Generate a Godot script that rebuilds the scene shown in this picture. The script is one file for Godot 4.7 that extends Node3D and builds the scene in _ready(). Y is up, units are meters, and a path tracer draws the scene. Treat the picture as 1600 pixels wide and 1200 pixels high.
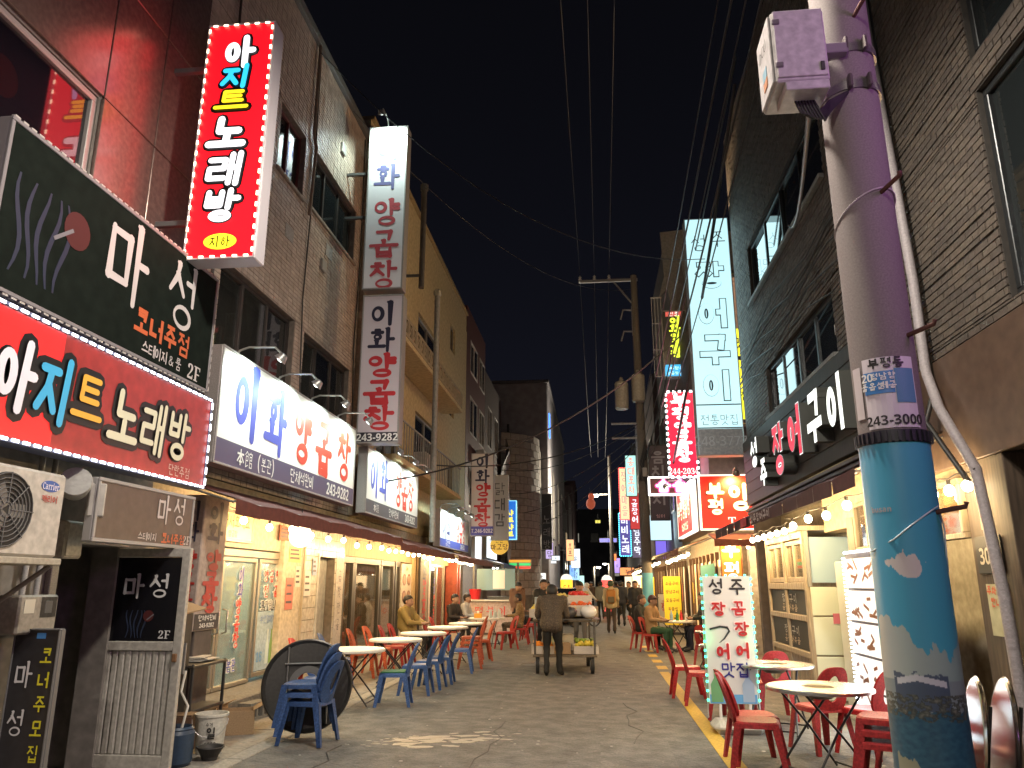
extends Node3D
# a night alley of grill restaurants: helpers first, then light, setting, objects

class MB:
	var v := PackedVector3Array()
	var n := PackedVector3Array()
	var u := PackedVector2Array()
	var c := PackedColorArray()
	var col := Color.WHITE
	var xf := Transform3D()
	func tri(a: Vector3, b: Vector3, d: Vector3, na: Vector3, nb: Vector3, nd: Vector3, ua := Vector2.ZERO, ub := Vector2.ZERO, ud := Vector2.ZERO) -> void:
		if (d - a).cross(b - a).dot(na + nb + nd) < 0.0:
			var t := b; b = d; d = t
			t = nb; nb = nd; nd = t
			var w := ub; ub = ud; ud = w
		v.append(xf * a); v.append(xf * b); v.append(xf * d)
		n.append((xf.basis * na).normalized()); n.append((xf.basis * nb).normalized()); n.append((xf.basis * nd).normalized())
		u.append(ua); u.append(ub); u.append(ud)
		c.append(col); c.append(col); c.append(col)
	func flat(a: Vector3, b: Vector3, d: Vector3, out: Vector3) -> void:
		var m := (b - a).cross(d - a).normalized()
		if m.dot(out) < 0.0: m = -m
		tri(a, b, d, m, m, m)
	func quad(a: Vector3, b: Vector3, d: Vector3, e: Vector3, out: Vector3) -> void:
		var m := (b - a).cross(e - a)
		if m.length() < 1e-9: m = (d - b).cross(e - b)
		m = m.normalized()
		if m.dot(out) < 0.0: m = -m
		tri(a, b, d, m, m, m, Vector2(0, 1), Vector2(1, 1), Vector2(1, 0))
		tri(a, d, e, m, m, m, Vector2(0, 1), Vector2(1, 0), Vector2(0, 0))
	# chamfered box
	func box(ctr: Vector3, s: Vector3, bv := 0.0, bs := Basis()) -> void:
		var h := s * 0.5
		var b: float = min(bv, min(h.x, min(h.y, h.z)) * 0.9)
		var keep := xf
		xf = xf * Transform3D(bs, ctr)
		for ax in 3:
			for sg in [-1.0, 1.0]:
				var o := Vector3.ZERO; o[ax] = sg
				var q := []
				for k in [[-1, -1], [1, -1], [1, 1], [-1, 1]]:
					var p := Vector3.ZERO
					p[ax] = sg * h[ax]
					p[(ax + 1) % 3] = k[0] * (h[(ax + 1) % 3] - b)
					p[(ax + 2) % 3] = k[1] * (h[(ax + 2) % 3] - b)
					q.append(p)
				quad(q[0], q[1], q[2], q[3], o)
		if b > 0.0:
			for ax in 3:
				var a1 := (ax + 1) % 3
				var a2 := (ax + 2) % 3
				for s1 in [-1.0, 1.0]:
					for s2 in [-1.0, 1.0]:
						var q := []
						for k in [[0, -1], [0, 1], [1, 1], [1, -1]]:
							var p := Vector3.ZERO
							p[ax] = k[1] * (h[ax] - b)
							p[a1] = s1 * (h[a1] - (b if k[0] == 1 else 0.0))
							p[a2] = s2 * (h[a2] - (0.0 if k[0] == 1 else b))
							q.append(p)
						var o := Vector3.ZERO; o[a1] = s1; o[a2] = s2
						quad(q[0], q[1], q[2], q[3], o)
			for sx in [-1.0, 1.0]:
				for sy in [-1.0, 1.0]:
					for sz in [-1.0, 1.0]:
						flat(Vector3(sx * h.x, sy * (h.y - b), sz * (h.z - b)), Vector3(sx * (h.x - b), sy * h.y, sz * (h.z - b)), Vector3(sx * (h.x - b), sy * (h.y - b), sz * h.z), Vector3(sx, sy, sz))
		xf = keep
	# box between two corners
	func span(a: Vector3, b: Vector3, bv := 0.0) -> void:
		box((a + b) * 0.5, (b - a).abs(), bv)
	func tube(path: Array, rad, sides := 8, cap := true) -> void:
		var m := path.size()
		var rings := []
		var dir: Vector3 = (path[1] - path[0]).normalized()
		var up := Vector3.UP if absf(dir.y) < 0.9 else Vector3.RIGHT
		var e1 := dir.cross(up).normalized()
		for i in m:
			var d: Vector3 = (path[min(i + 1, m - 1)] - path[max(i - 1, 0)]).normalized()
			e1 = (e1 - d * e1.dot(d)).normalized()
			var e2 := d.cross(e1)
			var r: float = rad[i] if rad is Array else rad
			var ring := []
			for k in sides:
				var a := TAU * k / sides
				var q := e1 * cos(a) + e2 * sin(a)
				ring.append([path[i] + q * r, q])
			rings.append(ring)
		for i in m - 1:
			for k in sides:
				var A = rings[i][k]; var B = rings[i][(k + 1) % sides]; var C = rings[i + 1][(k + 1) % sides]; var D = rings[i + 1][k]
				tri(A[0], B[0], C[0], A[1], B[1], C[1])
				tri(A[0], C[0], D[0], A[1], C[1], D[1])
		if cap:
			for e in [0, m - 1]:
				var d: Vector3 = (path[0] - path[1]) if e == 0 else (path[m - 1] - path[m - 2])
				for k in sides - 2:
					flat(rings[e][0][0], rings[e][k + 1][0], rings[e][k + 2][0], d)
	# profile of (radius, height) turned about y
	func lathe(pr: Array, seg := 20, ctr := Vector3.ZERO) -> void:
		for i in pr.size() - 1:
			var p: Vector2 = pr[i]; var q: Vector2 = pr[i + 1]
			var t := (q - p)
			if t.length() < 1e-7: continue
			var nn := Vector2(t.y, -t.x).normalized()
			for k in seg:
				var a := TAU * k / seg; var b := TAU * (k + 1) / seg
				var A := Vector3(cos(a), 0, sin(a)); var B := Vector3(cos(b), 0, sin(b))
				var na := A * nn.x + Vector3.UP * nn.y; var nb := B * nn.x + Vector3.UP * nn.y
				var p0 := ctr + A * p.x + Vector3.UP * p.y; var p1 := ctr + B * p.x + Vector3.UP * p.y
				var q0 := ctr + A * q.x + Vector3.UP * q.y; var q1 := ctr + B * q.x + Vector3.UP * q.y
				if p.x > 1e-6: tri(p0, p1, q1, na, nb, nb)
				if q.x > 1e-6: tri(p0, q1, q0, na, nb, na)
	func ball(ctr: Vector3, r: Vector3, seg := 12, rows := 7, lo := -1.0, hi := 1.0) -> void:
		for i in rows:
			for k in seg:
				var q := []
				for z in [[i, k], [i, k + 1], [i + 1, k + 1], [i + 1, k]]:
					var t: float = lerpf(asin(lo), asin(hi), float(z[0]) / rows); var a: float = TAU * z[1] / seg
					q.append(Vector3(cos(t) * cos(a), sin(t), cos(t) * sin(a)))
				if i > 0 or lo > -1.0: tri(ctr + q[0] * r, ctr + q[1] * r, ctr + q[2] * r, q[0] / r, q[1] / r, q[2] / r)
				if i < rows - 1 or hi < 1.0: tri(ctr + q[0] * r, ctr + q[2] * r, ctr + q[3] * r, q[0] / r, q[2] / r, q[3] / r)
	# flat outline (x, y) given a thickness along z, from z0 to z1
	func extrude(poly: PackedVector2Array, z0: float, z1: float) -> void:
		var ix := Geometry2D.triangulate_polygon(poly)
		for i in ix.size() / 3:
			var a := poly[ix[i * 3]]; var b := poly[ix[i * 3 + 1]]; var d := poly[ix[i * 3 + 2]]
			flat(Vector3(a.x, a.y, z1), Vector3(b.x, b.y, z1), Vector3(d.x, d.y, z1), Vector3(0, 0, 1))
			flat(Vector3(a.x, a.y, z0), Vector3(b.x, b.y, z0), Vector3(d.x, d.y, z0), Vector3(0, 0, -1))
		var cw := 1.0 if Geometry2D.is_polygon_clockwise(poly) else -1.0
		for i in poly.size():
			var a := poly[i]; var b := poly[(i + 1) % poly.size()]
			var o := Vector3(-(b.y - a.y), b.x - a.x, 0) * cw
			quad(Vector3(a.x, a.y, z0), Vector3(b.x, b.y, z0), Vector3(b.x, b.y, z1), Vector3(a.x, a.y, z1), o)
	func commit() -> ArrayMesh:
		var ar := []
		ar.resize(Mesh.ARRAY_MAX)
		ar[Mesh.ARRAY_VERTEX] = v; ar[Mesh.ARRAY_NORMAL] = n; ar[Mesh.ARRAY_TEX_UV] = u; ar[Mesh.ARRAY_COLOR] = c
		var m := ArrayMesh.new()
		if v.size(): m.add_surface_from_arrays(Mesh.PRIMITIVE_TRIANGLES, ar)
		return m

var used := {}
var mats := {}
var texs := {}
var rng := RandomNumberGenerator.new()

func numbered(nm: String) -> String:
	used[nm] = used.get(nm, -1) + 1
	return nm if used[nm] == 0 else "%s_%03d" % [nm, used[nm]]

func tag(o: Node, label: String, category: String, group := "") -> void:
	o.set_meta("label", label); o.set_meta("category", category)
	if group: o.set_meta("group", group)

func thing(nm: String, label: String, category: String, at := Vector3.ZERO, turn := 0.0, group := "") -> Node3D:
	var o := Node3D.new()
	o.name = numbered(nm); add_child(o)
	o.position = at; o.rotation_degrees.y = turn
	tag(o, label, category, group)
	return o

func part(par: Node, nm: String, mb, mat: Material, kind := "") -> MeshInstance3D:
	var o := MeshInstance3D.new()
	o.name = nm
	o.mesh = mb.commit() if mb is MB else mb
	o.material_override = mat
	par.add_child(o, true)
	if kind: o.set_meta("kind", kind)
	return o

func bp(par: Node, nm: String, ctr: Vector3, s: Vector3, mat: Material, bv := 0.006) -> MeshInstance3D:
	var mb := MB.new(); mb.box(Vector3.ZERO, s, bv)
	var o := part(par, nm, mb, mat); o.position = ctr
	return o

func structure(nm: String, mb: MB, mat: Material) -> MeshInstance3D:
	var o := part(self, numbered(nm), mb, mat, "structure")
	return o

func copy(o: Node3D, at: Vector3, turn: float, label: String, group := "") -> Node3D:
	var c := o.duplicate()
	var base: String = o.name
	if base.length() > 4 and base[base.length() - 4] == "_" and base.right(3).is_valid_int(): base = base.left(base.length() - 4)
	c.name = numbered(base); add_child(c)
	c.position = at; c.rotation_degrees.y = turn
	c.set_meta("label", label)
	if group: c.set_meta("group", group)
	return c

# ---------- materials ----------
func noise_tex(key: String, freq: float, lo: float, hi: float, oct := 4, kind := FastNoiseLite.TYPE_SIMPLEX_SMOOTH, normal := 0.0, sd := 1, stretch := 1) -> Texture2D:
	if texs.has(key): return texs[key]
	var f := FastNoiseLite.new()
	f.seed = sd; f.noise_type = kind; f.frequency = freq; f.fractal_octaves = oct
	var t := NoiseTexture2D.new()
	t.width = 512; t.height = 512 / stretch; t.seamless = true; t.noise = f
	if normal > 0.0:
		t.as_normal_map = true; t.bump_strength = normal
	else:
		var g := Gradient.new()
		g.set_color(0, Color(lo, lo, lo)); g.set_color(1, Color(hi, hi, hi))
		t.color_ramp = g
	texs[key] = t
	return t

func lin(r: float, g: float, b: float) -> Color:
	return Color(r, g, b).linear_to_srgb()

# base colour in linear values; tex: none, grime, fine, wood, stone
func mt(r: float, g: float, b: float, rough := 0.7, tex := "grime", scale := 0.6, metal := 0.0) -> StandardMaterial3D:
	var key := str([r, g, b, rough, tex, scale, metal])
	if mats.has(key): return mats[key]
	var m := StandardMaterial3D.new()
	m.albedo_color = lin(r, g, b); m.roughness = rough; m.metallic = metal
	if tex != "":
		m.uv1_triplanar = true; m.uv1_world_triplanar = true
		m.uv1_scale = Vector3(scale, scale, scale)
		if tex == "grime": m.albedo_texture = noise_tex("grime", 0.02, 0.8, 1.0, 6)
		elif tex == "fine": m.albedo_texture = noise_tex("fine", 0.06, 0.8, 1.0, 4)
		elif tex == "wood":
			m.albedo_texture = noise_tex("wood", 0.02, 0.6, 1.0, 5, FastNoiseLite.TYPE_PERLIN, 0.0, 3)
			m.uv1_scale = Vector3(scale * 6.0, scale * 0.5, scale * 6.0)
		elif tex == "stone":
			m.albedo_texture = noise_tex("stone", 0.12, 0.76, 1.0, 6, FastNoiseLite.TYPE_VALUE, 0.0, 5)
			m.normal_enabled = true; m.normal_texture = noise_tex("stone_n", 0.05, 0, 1, 5, FastNoiseLite.TYPE_VALUE, 4.0, 5)
	mats[key] = m
	return m

func plain(r: float, g: float, b: float, rough := 0.5, metal := 0.0) -> StandardMaterial3D:
	return mt(r, g, b, rough, "", 1.0, metal)

func glow(r: float, g: float, b: float, e := 1.0) -> StandardMaterial3D:
	var key := "glow" + str([r, g, b, e])
	if mats.has(key): return mats[key]
	var m := StandardMaterial3D.new()
	m.albedo_color = lin(r * 0.8, g * 0.8, b * 0.8); m.roughness = 0.4
	m.emission_enabled = true; m.emission = lin(r, g, b); m.emission_energy_multiplier = e * 0.62
	mats[key] = m
	return m

func glass(r := 0.02, g := 0.025, b := 0.025, a := 0.35, rough := 0.03) -> StandardMaterial3D:
	var key := "glass" + str([r, g, b, a, rough])
	if mats.has(key): return mats[key]
	var m := StandardMaterial3D.new()
	var k := lin(r, g, b); k.a = a
	m.albedo_color = k; m.roughness = rough; m.metallic_specular = 0.6
	m.transparency = BaseMaterial3D.TRANSPARENCY_ALPHA
	mats[key] = m
	return m

# ---------- lights ----------
func omni(par: Node, at: Vector3, col: Color, e: float, size := 0.05) -> void:
	var l := OmniLight3D.new()
	l.name = "bulb_light"; par.add_child(l, true)
	l.position = at; l.light_color = col; l.light_energy = e; l.light_size = size; l.omni_range = 30.0; l.omni_attenuation = 2.0; l.shadow_enabled = true

func area(par: Node, at: Vector3, w: float, h: float, col: Color, e: float, bs := Basis()) -> void:
	var l := AreaLight3D.new()
	l.name = "panel_light"; par.add_child(l, true)
	l.transform = Transform3D(bs * Basis(Vector3.UP, PI), at)
	l.area_size = Vector2(w, h); l.light_color = col; l.light_energy = e; l.area_range = 30.0; l.shadow_enabled = true

func spot(par: Node, at: Vector3, to: Vector3, col: Color, e: float, ang := 60.0, size := 0.06) -> void:
	var l := SpotLight3D.new()
	l.name = "lamp_light"; par.add_child(l, true)
	l.position = at
	l.basis = Basis.looking_at(to - at, Vector3.UP if absf((to - at).normalized().y) < 0.95 else Vector3.RIGHT)
	l.light_color = col; l.light_energy = e; l.spot_angle = ang; l.spot_angle_attenuation = 0.6; l.light_size = size; l.spot_range = 30.0; l.shadow_enabled = true
# ---------- Hangul drawn from strokes ----------
const IN := "ㄱㄲㄴㄷㄸㄹㅁㅂㅃㅅㅆㅇㅈㅉㅊㅋㅌㅍㅎ"
const MID := "ㅏㅐㅑㅒㅓㅔㅕㅖㅗㅘㅙㅚㅛㅜㅝㅞㅟㅠㅡㅢㅣ"
const FIN := " ㄱㄲㄳㄴㄵㄶㄷㄹㄺㄻㄼㄽㄾㄿㅀㅁㅂㅄㅅㅆㅇㅈㅊㅋㅌㅍㅎ"
var JAMO := {
	"ㄱ": [[.06, .1, .9, .1, .8, .97]], "ㄴ": [[.12, .03, .12, .88, .97, .88]], "ㄷ": [[.92, .1, .1, .1, .1, .9, .96, .9]],
	"ㄹ": [[.08, .08, .9, .08, .9, .48, .1, .48, .1, .92, .96, .92]], "ㅁ": [[.1, .1, .9, .1, .9, .9, .1, .9, .1, .06]],
	"ㅂ": [[.12, .02, .12, .94, .88, .94, .88, .02], [.12, .5, .88, .5]], "ㅅ": [[.52, .03, .44, .45, .03, .97], [.48, .4, .97, .97]],
	"ㅇ": [["o", .5, .5, .44, .46]], "ㅈ": [[.06, .1, .94, .1], [.52, .1, .44, .5, .03, .97], [.48, .45, .97, .97]],
	"ㅊ": [[.34, .0, .68, .02], [.06, .24, .94, .24], [.52, .24, .44, .58, .03, .98], [.48, .55, .97, .98]],
	"ㅋ": [[.06, .1, .9, .1, .8, .97], [.08, .5, .82, .5]], "ㅌ": [[.92, .08, .1, .08, .1, .92, .96, .92], [.1, .5, .86, .5]],
	"ㅍ": [[.04, .08, .96, .08], [.32, .08, .34, .9], [.68, .08, .66, .9], [.02, .92, .98, .92]], "ㅎ": [[.36, .0, .66, .02], [.06, .24, .94, .24], ["o", .5, .68, .32, .3]],
	"ㅏ": [[.3, 0, .3, 1], [.3, .46, .98, .46]], "ㅑ": [[.3, 0, .3, 1], [.3, .32, .98, .32], [.3, .6, .98, .6]], "ㅓ": [[.7, 0, .7, 1], [.05, .46, .7, .46]], "ㅕ": [[.7, 0, .7, 1], [.05, .32, .7, .32], [.05, .6, .7, .6]],
	"ㅐ": [[.22, .03, .22, .97], [.8, 0, .8, 1], [.22, .46, .8, .46]], "ㅔ": [[.5, .03, .5, .97], [.9, 0, .9, 1], [.02, .46, .5, .46]], "ㅖ": [[.5, .03, .5, .97], [.9, 0, .9, 1], [.02, .35, .5, .35], [.02, .6, .5, .6]], "ㅒ": [[.22, .03, .22, .97], [.8, 0, .8, 1], [.22, .35, .8, .35], [.22, .6, .8, .6]],
	"ㅣ": [[.5, 0, .5, 1]], "ㅗ": [[.5, .08, .5, .78], [.0, .78, 1, .78]], "ㅛ": [[.3, .08, .3, .78], [.7, .08, .7, .78], [0, .78, 1, .78]], "ㅜ": [[0, .24, 1, .24], [.5, .24, .5, 1]], "ㅠ": [[0, .24, 1, .24], [.3, .24, .28, 1], [.7, .24, .7, 1]], "ㅡ": [[0, .5, 1, .5]],
}
var PAIR := {"ㄲ": "ㄱㄱ", "ㄸ": "ㄷㄷ", "ㅃ": "ㅂㅂ", "ㅆ": "ㅅㅅ", "ㅉ": "ㅈㅈ", "ㄳ": "ㄱㅅ", "ㄵ": "ㄴㅈ", "ㄶ": "ㄴㅎ", "ㄺ": "ㄹㄱ", "ㄻ": "ㄹㅁ", "ㄼ": "ㄹㅂ", "ㄽ": "ㄹㅅ", "ㄾ": "ㄹㅌ", "ㄿ": "ㄹㅍ", "ㅀ": "ㄹㅎ", "ㅄ": "ㅂㅅ"}
var MIX := {"ㅘ": "ㅗㅏ", "ㅙ": "ㅗㅐ", "ㅚ": "ㅗㅣ", "ㅝ": "ㅜㅓ", "ㅞ": "ㅜㅔ", "ㅟ": "ㅜㅣ", "ㅢ": "ㅡㅣ"}
var OWN := {"本": [[.05, .3, .95, .3], [.5, 0, .5, 1], [.5, .3, .05, .8], [.5, .3, .95, .8], [.3, .78, .7, .78]], "館": [[.25, 0, .02, .25], [.25, 0, .48, .22], [.12, .3, .4, .3, .4, .58, .12, .58, .12, .3], [.12, .6, .12, .98, .42, .85], [.75, 0, .75, .1], [.55, .25, .55, .12, .97, .12, .97, .25], [.62, .3, .9, .3, .9, .52, .62, .52], [.62, .3, .62, .98, .92, .98, .92, .7, .62, .7]]}

func jamo_into(out: Array, j: String, x0: float, y0: float, x1: float, y1: float) -> void:
	if PAIR.has(j):
		var xm := (x0 + x1) / 2.0
		jamo_into(out, PAIR[j][0], x0, y0, xm - .03, y1); jamo_into(out, PAIR[j][1], xm + .03, y0, x1, y1)
		return
	if not JAMO.has(j): return
	for s in JAMO[j]:
		if s[0] is String:
			out.append(["o", lerpf(x0, x1, s[1]), lerpf(y0, y1, s[2]), s[3] * (x1 - x0), s[4] * (y1 - y0)])
		else:
			var q := []
			for i in s.size() / 2: q.append(Vector2(lerpf(x0, x1, s[i * 2]), lerpf(y0, y1, s[i * 2 + 1])))
			out.append(q)

func glyph(ch: String) -> Array:
	var out := []
	var k := ch.unicode_at(0) - 0xAC00
	if k < 0 or k > 11171:
		if OWN.has(ch):
			for s in OWN[ch]:
				var q := []
				for i in s.size() / 2: q.append(Vector2(s[i * 2], s[i * 2 + 1]))
				out.append(q)
		return out
	var c := IN[k / 588]; var v := MID[(k % 588) / 28]; var f := FIN[k % 28]
	var has := f != " "
	if MIX.has(v):
		if has:
			jamo_into(out, c, .1, .0, .56, .32); jamo_into(out, MIX[v][0], .02, .34, .62, .58); jamo_into(out, MIX[v][1], .66, 0, .98, .6); jamo_into(out, f, .2, .66, .92, 1)
		else:
			jamo_into(out, c, .1, .03, .56, .5); jamo_into(out, MIX[v][0], .02, .52, .62, .86); jamo_into(out, MIX[v][1], .66, 0, .98, 1)
	elif "ㅗㅛㅜㅠㅡ".contains(v):
		if has:
			jamo_into(out, c, .2, 0, .8, .34); jamo_into(out, v, .0, .37, 1, .62); jamo_into(out, f, .2, .68, .82, 1)
		else:
			jamo_into(out, c, .16, .02, .84, .5); jamo_into(out, v, 0, .52, 1, .98)
	else:
		if has:
			jamo_into(out, c, .05, .04, .55, .5); jamo_into(out, v, .62, 0, 1, .56); jamo_into(out, f, .2, .63, .9, 1)
		else:
			jamo_into(out, c, .03, .14, .56, .86); jamo_into(out, v, .62, 0, 1, 1)
	return out

# one stroke as a flat band; style 0 plain, 1 brush (tapered, round, wedge heads), 2 round
func band(mb: MB, a: Vector2, b: Vector2, wa: float, wb: float, z: float) -> void:
	var d := (b - a).normalized(); var p := Vector2(-d.y, d.x)
	mb.quad(v3(a + p * wa, z), v3(b + p * wb, z), v3(b - p * wb, z), v3(a - p * wa, z), Vector3(0, 0, 1))
func v3(p: Vector2, z: float) -> Vector3: return Vector3(p.x, p.y, z)
func dot(mb: MB, p: Vector2, r: float, z: float) -> void:
	for k in 8:
		mb.flat(v3(p, z), v3(p + Vector2.from_angle(TAU * k / 8) * r, z), v3(p + Vector2.from_angle(TAU * (k + 1) / 8) * r, z), Vector3(0, 0, 1))

# text centred at (x, y); cw, ch cell size; wt stroke width as a share of cell width
func ht(mb: MB, s: String, x: float, y: float, cw: float, ch: float, wt: float, vertical := false, gap := 0.12, z := 0.004, style := 0, grow := 0.0, slant := 0.0) -> void:
	var n := s.length()
	var step := (ch if vertical else cw) * (1.0 + gap)
	for i in n:
		var off := (i - (n - 1) / 2.0) * step
		var cx := x if vertical else x + off
		var cy := y - off if vertical else y
		var zz := z
		var gl := glyph(s[i])
		var segs := 0
		for st in gl: segs += 2 if st[0] is String else st.size() - 1
		var thin := clampf(1.26 - .06 * segs, .48, 1.0)
		for st in gl:
			zz += 0.0003
			var w := cw * wt * 0.5 * thin + grow
			if st[0] is String:
				var c0 := Vector2(cx + (st[1] - .5) * cw + slant * (.5 - st[2]) * ch, cy + (.5 - st[2]) * ch)
				var rx: float = st[3] * cw; var ry: float = st[4] * ch
				for k in 20:
					var a := TAU * k / 20; var b := TAU * (k + 1) / 20
					var k1 := 1.0; var k2 := 1.0
					if style == 1: k1 = 1.0 + .28 * cos(a); k2 = 1.0 + .28 * cos(b)
					var da := Vector2(cos(a), sin(a)); var db := Vector2(cos(b), sin(b))
					var R := Vector2(rx, ry)
					mb.quad(v3(c0 + da * R + da * (w * k1 - w * .7), zz), v3(c0 + db * R + db * (w * k2 - w * .7), zz), v3(c0 + db * R - db * w * (1.1 if style == 1 else 1.7), zz), v3(c0 + da * R - da * w * (1.1 if style == 1 else 1.7), zz), Vector3(0, 0, 1))
			else:
				var q := []
				for p in st: q.append(Vector2(cx + (p.x - .5) * cw + slant * (.5 - p.y) * ch, cy + (.5 - p.y) * ch))
				for j in q.size() - 1:
					zz += 0.0003
					var a: Vector2 = q[j]; var b: Vector2 = q[j + 1]
					var d := (b - a).normalized()
					var horizontal: bool = absf(d.x) > absf(d.y) * 1.2
					var w0 := w; var w1 := w
					if style == 1:
						w0 = w * (0.8 if horizontal else 1.15) + grow * .2; w1 = w * (0.95 if horizontal else 0.75) + grow * .2
						band(mb, a, b, w0, w1, zz)
						dot(mb, a, w0 * 1.1, zz + 0.0001); dot(mb, b, w1 * 1.05, zz + 0.00015)
						if j == 0 and not horizontal and not (d.x < -0.3): band(mb, a + Vector2(-w * 1.5, w * .55), a + Vector2(w * .9, 0), w * .35, w * .9, zz + 0.0002)
					elif style == 2:
						band(mb, a, b, w0, w1, zz)
						dot(mb, a, w0, zz + 0.0001); dot(mb, b, w1, zz + 0.00015)
					else:
						band(mb, a - d * w * (1.0 if j > 0 else grow / maxf(w, .0001)), b + d * w * (1.0 if j < q.size() - 2 else grow / maxf(w, .0001)), w0, w1, zz)

# Latin letters and digits
func lt(mb: MB, s: String, x: float, y: float, h: float, z := 0.004, serif := false, bold := true, wide := 1.0) -> void:
	var f := SystemFont.new()
	f.font_names = PackedStringArray(["Droid Serif" if serif else "Droid Sans"])
	f.font_weight = 700 if bold else 400
	var t := TextMesh.new()
	t.font = f; t.font_size = 64; t.pixel_size = h / 46.0; t.depth = 0.0; t.text = s; t.curve_step = 2.0
	var a := t.get_mesh_arrays()
	var vs: PackedVector3Array = a[Mesh.ARRAY_VERTEX]
	var ix: PackedInt32Array = a[Mesh.ARRAY_INDEX] if a[Mesh.ARRAY_INDEX] != null else PackedInt32Array(range(vs.size()))
	var lo := Vector3(1e9, 1e9, 0); var hi := Vector3(-1e9, -1e9, 0)
	for p in vs: lo = lo.min(p); hi = hi.max(p)
	var mid := (lo + hi) * .5
	for i in ix.size() / 3:
		var q := []
		for k in 3:
			var p := vs[ix[i * 3 + k]] - mid
			q.append(Vector3(p.x * wide + x, p.y + y, z))
		mb.flat(q[0], q[1], q[2], Vector3(0, 0, 1))

# texts: [string, x, y, cell_w, cell_h, weight, vertical, material, style, outline material, outline growth, gap, slant]
func write(par: Node, texts: Array, z: float) -> void:
	for t in texts:
		var s: String = t[0]
		var st: int = t[8] if t.size() > 8 else 0
		var gap: float = t[11] if t.size() > 11 else 0.12
		var slant: float = t[12] if t.size() > 12 else 0.0
		var korean := false
		for i in s.length():
			if s.unicode_at(i) > 0x2000: korean = true
		if t.size() > 9 and t[9] != null:
			var ob := MB.new()
			ht(ob, s, t[1], t[2], t[3], t[4], t[5], t[6], gap, z + 0.003, st, t[10], slant)
			part(par, "lettering_outline", ob, t[9])
		var zt: float = z + (0.016 if t.size() > 9 and t[9] != null else 0.004)
		if korean and s.length() > 1 and t[4] > 0.2:
			var step: float = (t[4] if t[6] else t[3]) * (1.0 + gap)
			for i in s.length():
				var f: float = (i - (s.length() - 1) / 2.0) * step
				var one := MB.new()
				ht(one, s[i], t[1] + (0.0 if t[6] else f), t[2] - (f if t[6] else 0.0), t[3], t[4], t[5], false, gap, zt, st, 0.0, slant)
				part(par, "letter", one, t[7])
			continue
		var mb := MB.new()
		if korean: ht(mb, s, t[1], t[2], t[3], t[4], t[5], t[6], gap, z + (0.016 if t.size() > 9 and t[9] != null else 0.004), st, 0.0, slant)
		else: lt(mb, s, t[1], t[2], t[4], z + 0.004, st == 1, t[5] > 0.1, t[3])
		part(par, "lettering", mb, t[7])

# a box sign, its face towards local +z; pos is the centre of the box
func sign_box(nm: String, label: String, at: Vector3, turn: float, s: Vector3, face: Material, frame: Material, texts: Array, group := "", rim := 0.03) -> Node3D:
	var o := thing(nm, label, "sign", at, turn, group)
	bp(o, "cabinet", Vector3.ZERO, s, frame, 0.01)
	var mb := MB.new(); mb.box(Vector3(0, 0, s.z / 2 + .004), Vector3(s.x - rim * 2, s.y - rim * 2, .008), 0.0)
	part(o, "face", mb, face)
	if rim > 0.0:
		var rb := MB.new()
		for k in [-1, 1]:
			rb.box(Vector3(0, k * (s.y / 2 - rim / 2), s.z / 2 + .009), Vector3(s.x + .004, rim, .018), .004)
			rb.box(Vector3(k * (s.x / 2 - rim / 2), 0, s.z / 2 + .008), Vector3(rim, s.y - rim * 2 - .002, .016), .004)
		part(o, "trim", rb, frame)
	write(o, texts, s.z / 2 + .008)
	return o

# rows of LED dots along the border of a sign
func led_border(o: Node, s: Vector3, step: float, size: Vector2, mat: Material, inset := 0.02) -> void:
	var w := s.x / 2 - inset; var h := s.y / 2 - inset; var z := s.z / 2 + .024
	var nx := int(s.x / step); var ny := int(s.y / step)
	for i in nx:
		for k in [-1, 1]: led(o, Vector3(-w + 2 * w * (i + .5) / nx, k * h, z), Vector3(size.x, size.y, .012), mat)
	for i in ny:
		for k in [-1, 1]: led(o, Vector3(k * w, -h + 2 * h * (i + .5) / ny, z), Vector3(size.y, size.x, .012), mat)

func led(o: Node, at: Vector3, s: Vector3, mat: Material) -> void:
	var key := "led" + str(s)
	if not texs.has(key):
		var mb := MB.new(); mb.box(Vector3.ZERO, s, .004); texs[key] = mb.commit()
	part(o, "led", texs[key], mat).position = at
# ---------- builders ----------
func cells(x0: float, x1: float, y0: float, y1: float, holes: Array) -> Array:
	var xs := [x0, x1]; var ys := [y0, y1]
	for h in holes:
		xs.append(clampf(h[0], x0, x1)); xs.append(clampf(h[1], x0, x1)); ys.append(clampf(h[2], y0, y1)); ys.append(clampf(h[3], y0, y1))
	xs.sort(); ys.sort()
	var out := []
	for j in ys.size() - 1:
		if ys[j + 1] - ys[j] < .001: continue
		var run = null
		for i in xs.size() - 1:
			if xs[i + 1] - xs[i] < .001: continue
			var c := Vector2((xs[i] + xs[i + 1]) / 2, (ys[j] + ys[j + 1]) / 2)
			var open := false
			for h in holes:
				if c.x > h[0] and c.x < h[1] and c.y > h[2] and c.y < h[3]: open = true
			if open:
				if run != null: out.append(run)
				run = null
			elif run == null: run = [xs[i], xs[i + 1], ys[j], ys[j + 1]]
			else: run[1] = xs[i + 1]
		if run != null: out.append(run)
	return out

func facade(o: Node, r: Array, holes: Array, mat: Material, thick := 0.25, nm := "wall") -> Array:
	var cs := cells(r[0], r[1], r[2], r[3], holes)
	var mb := MB.new()
	for c in cs: mb.span(Vector3(c[0], c[2], -thick), Vector3(c[1], c[3], 0))
	part(o, nm, mb, mat)
	return cs

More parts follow.
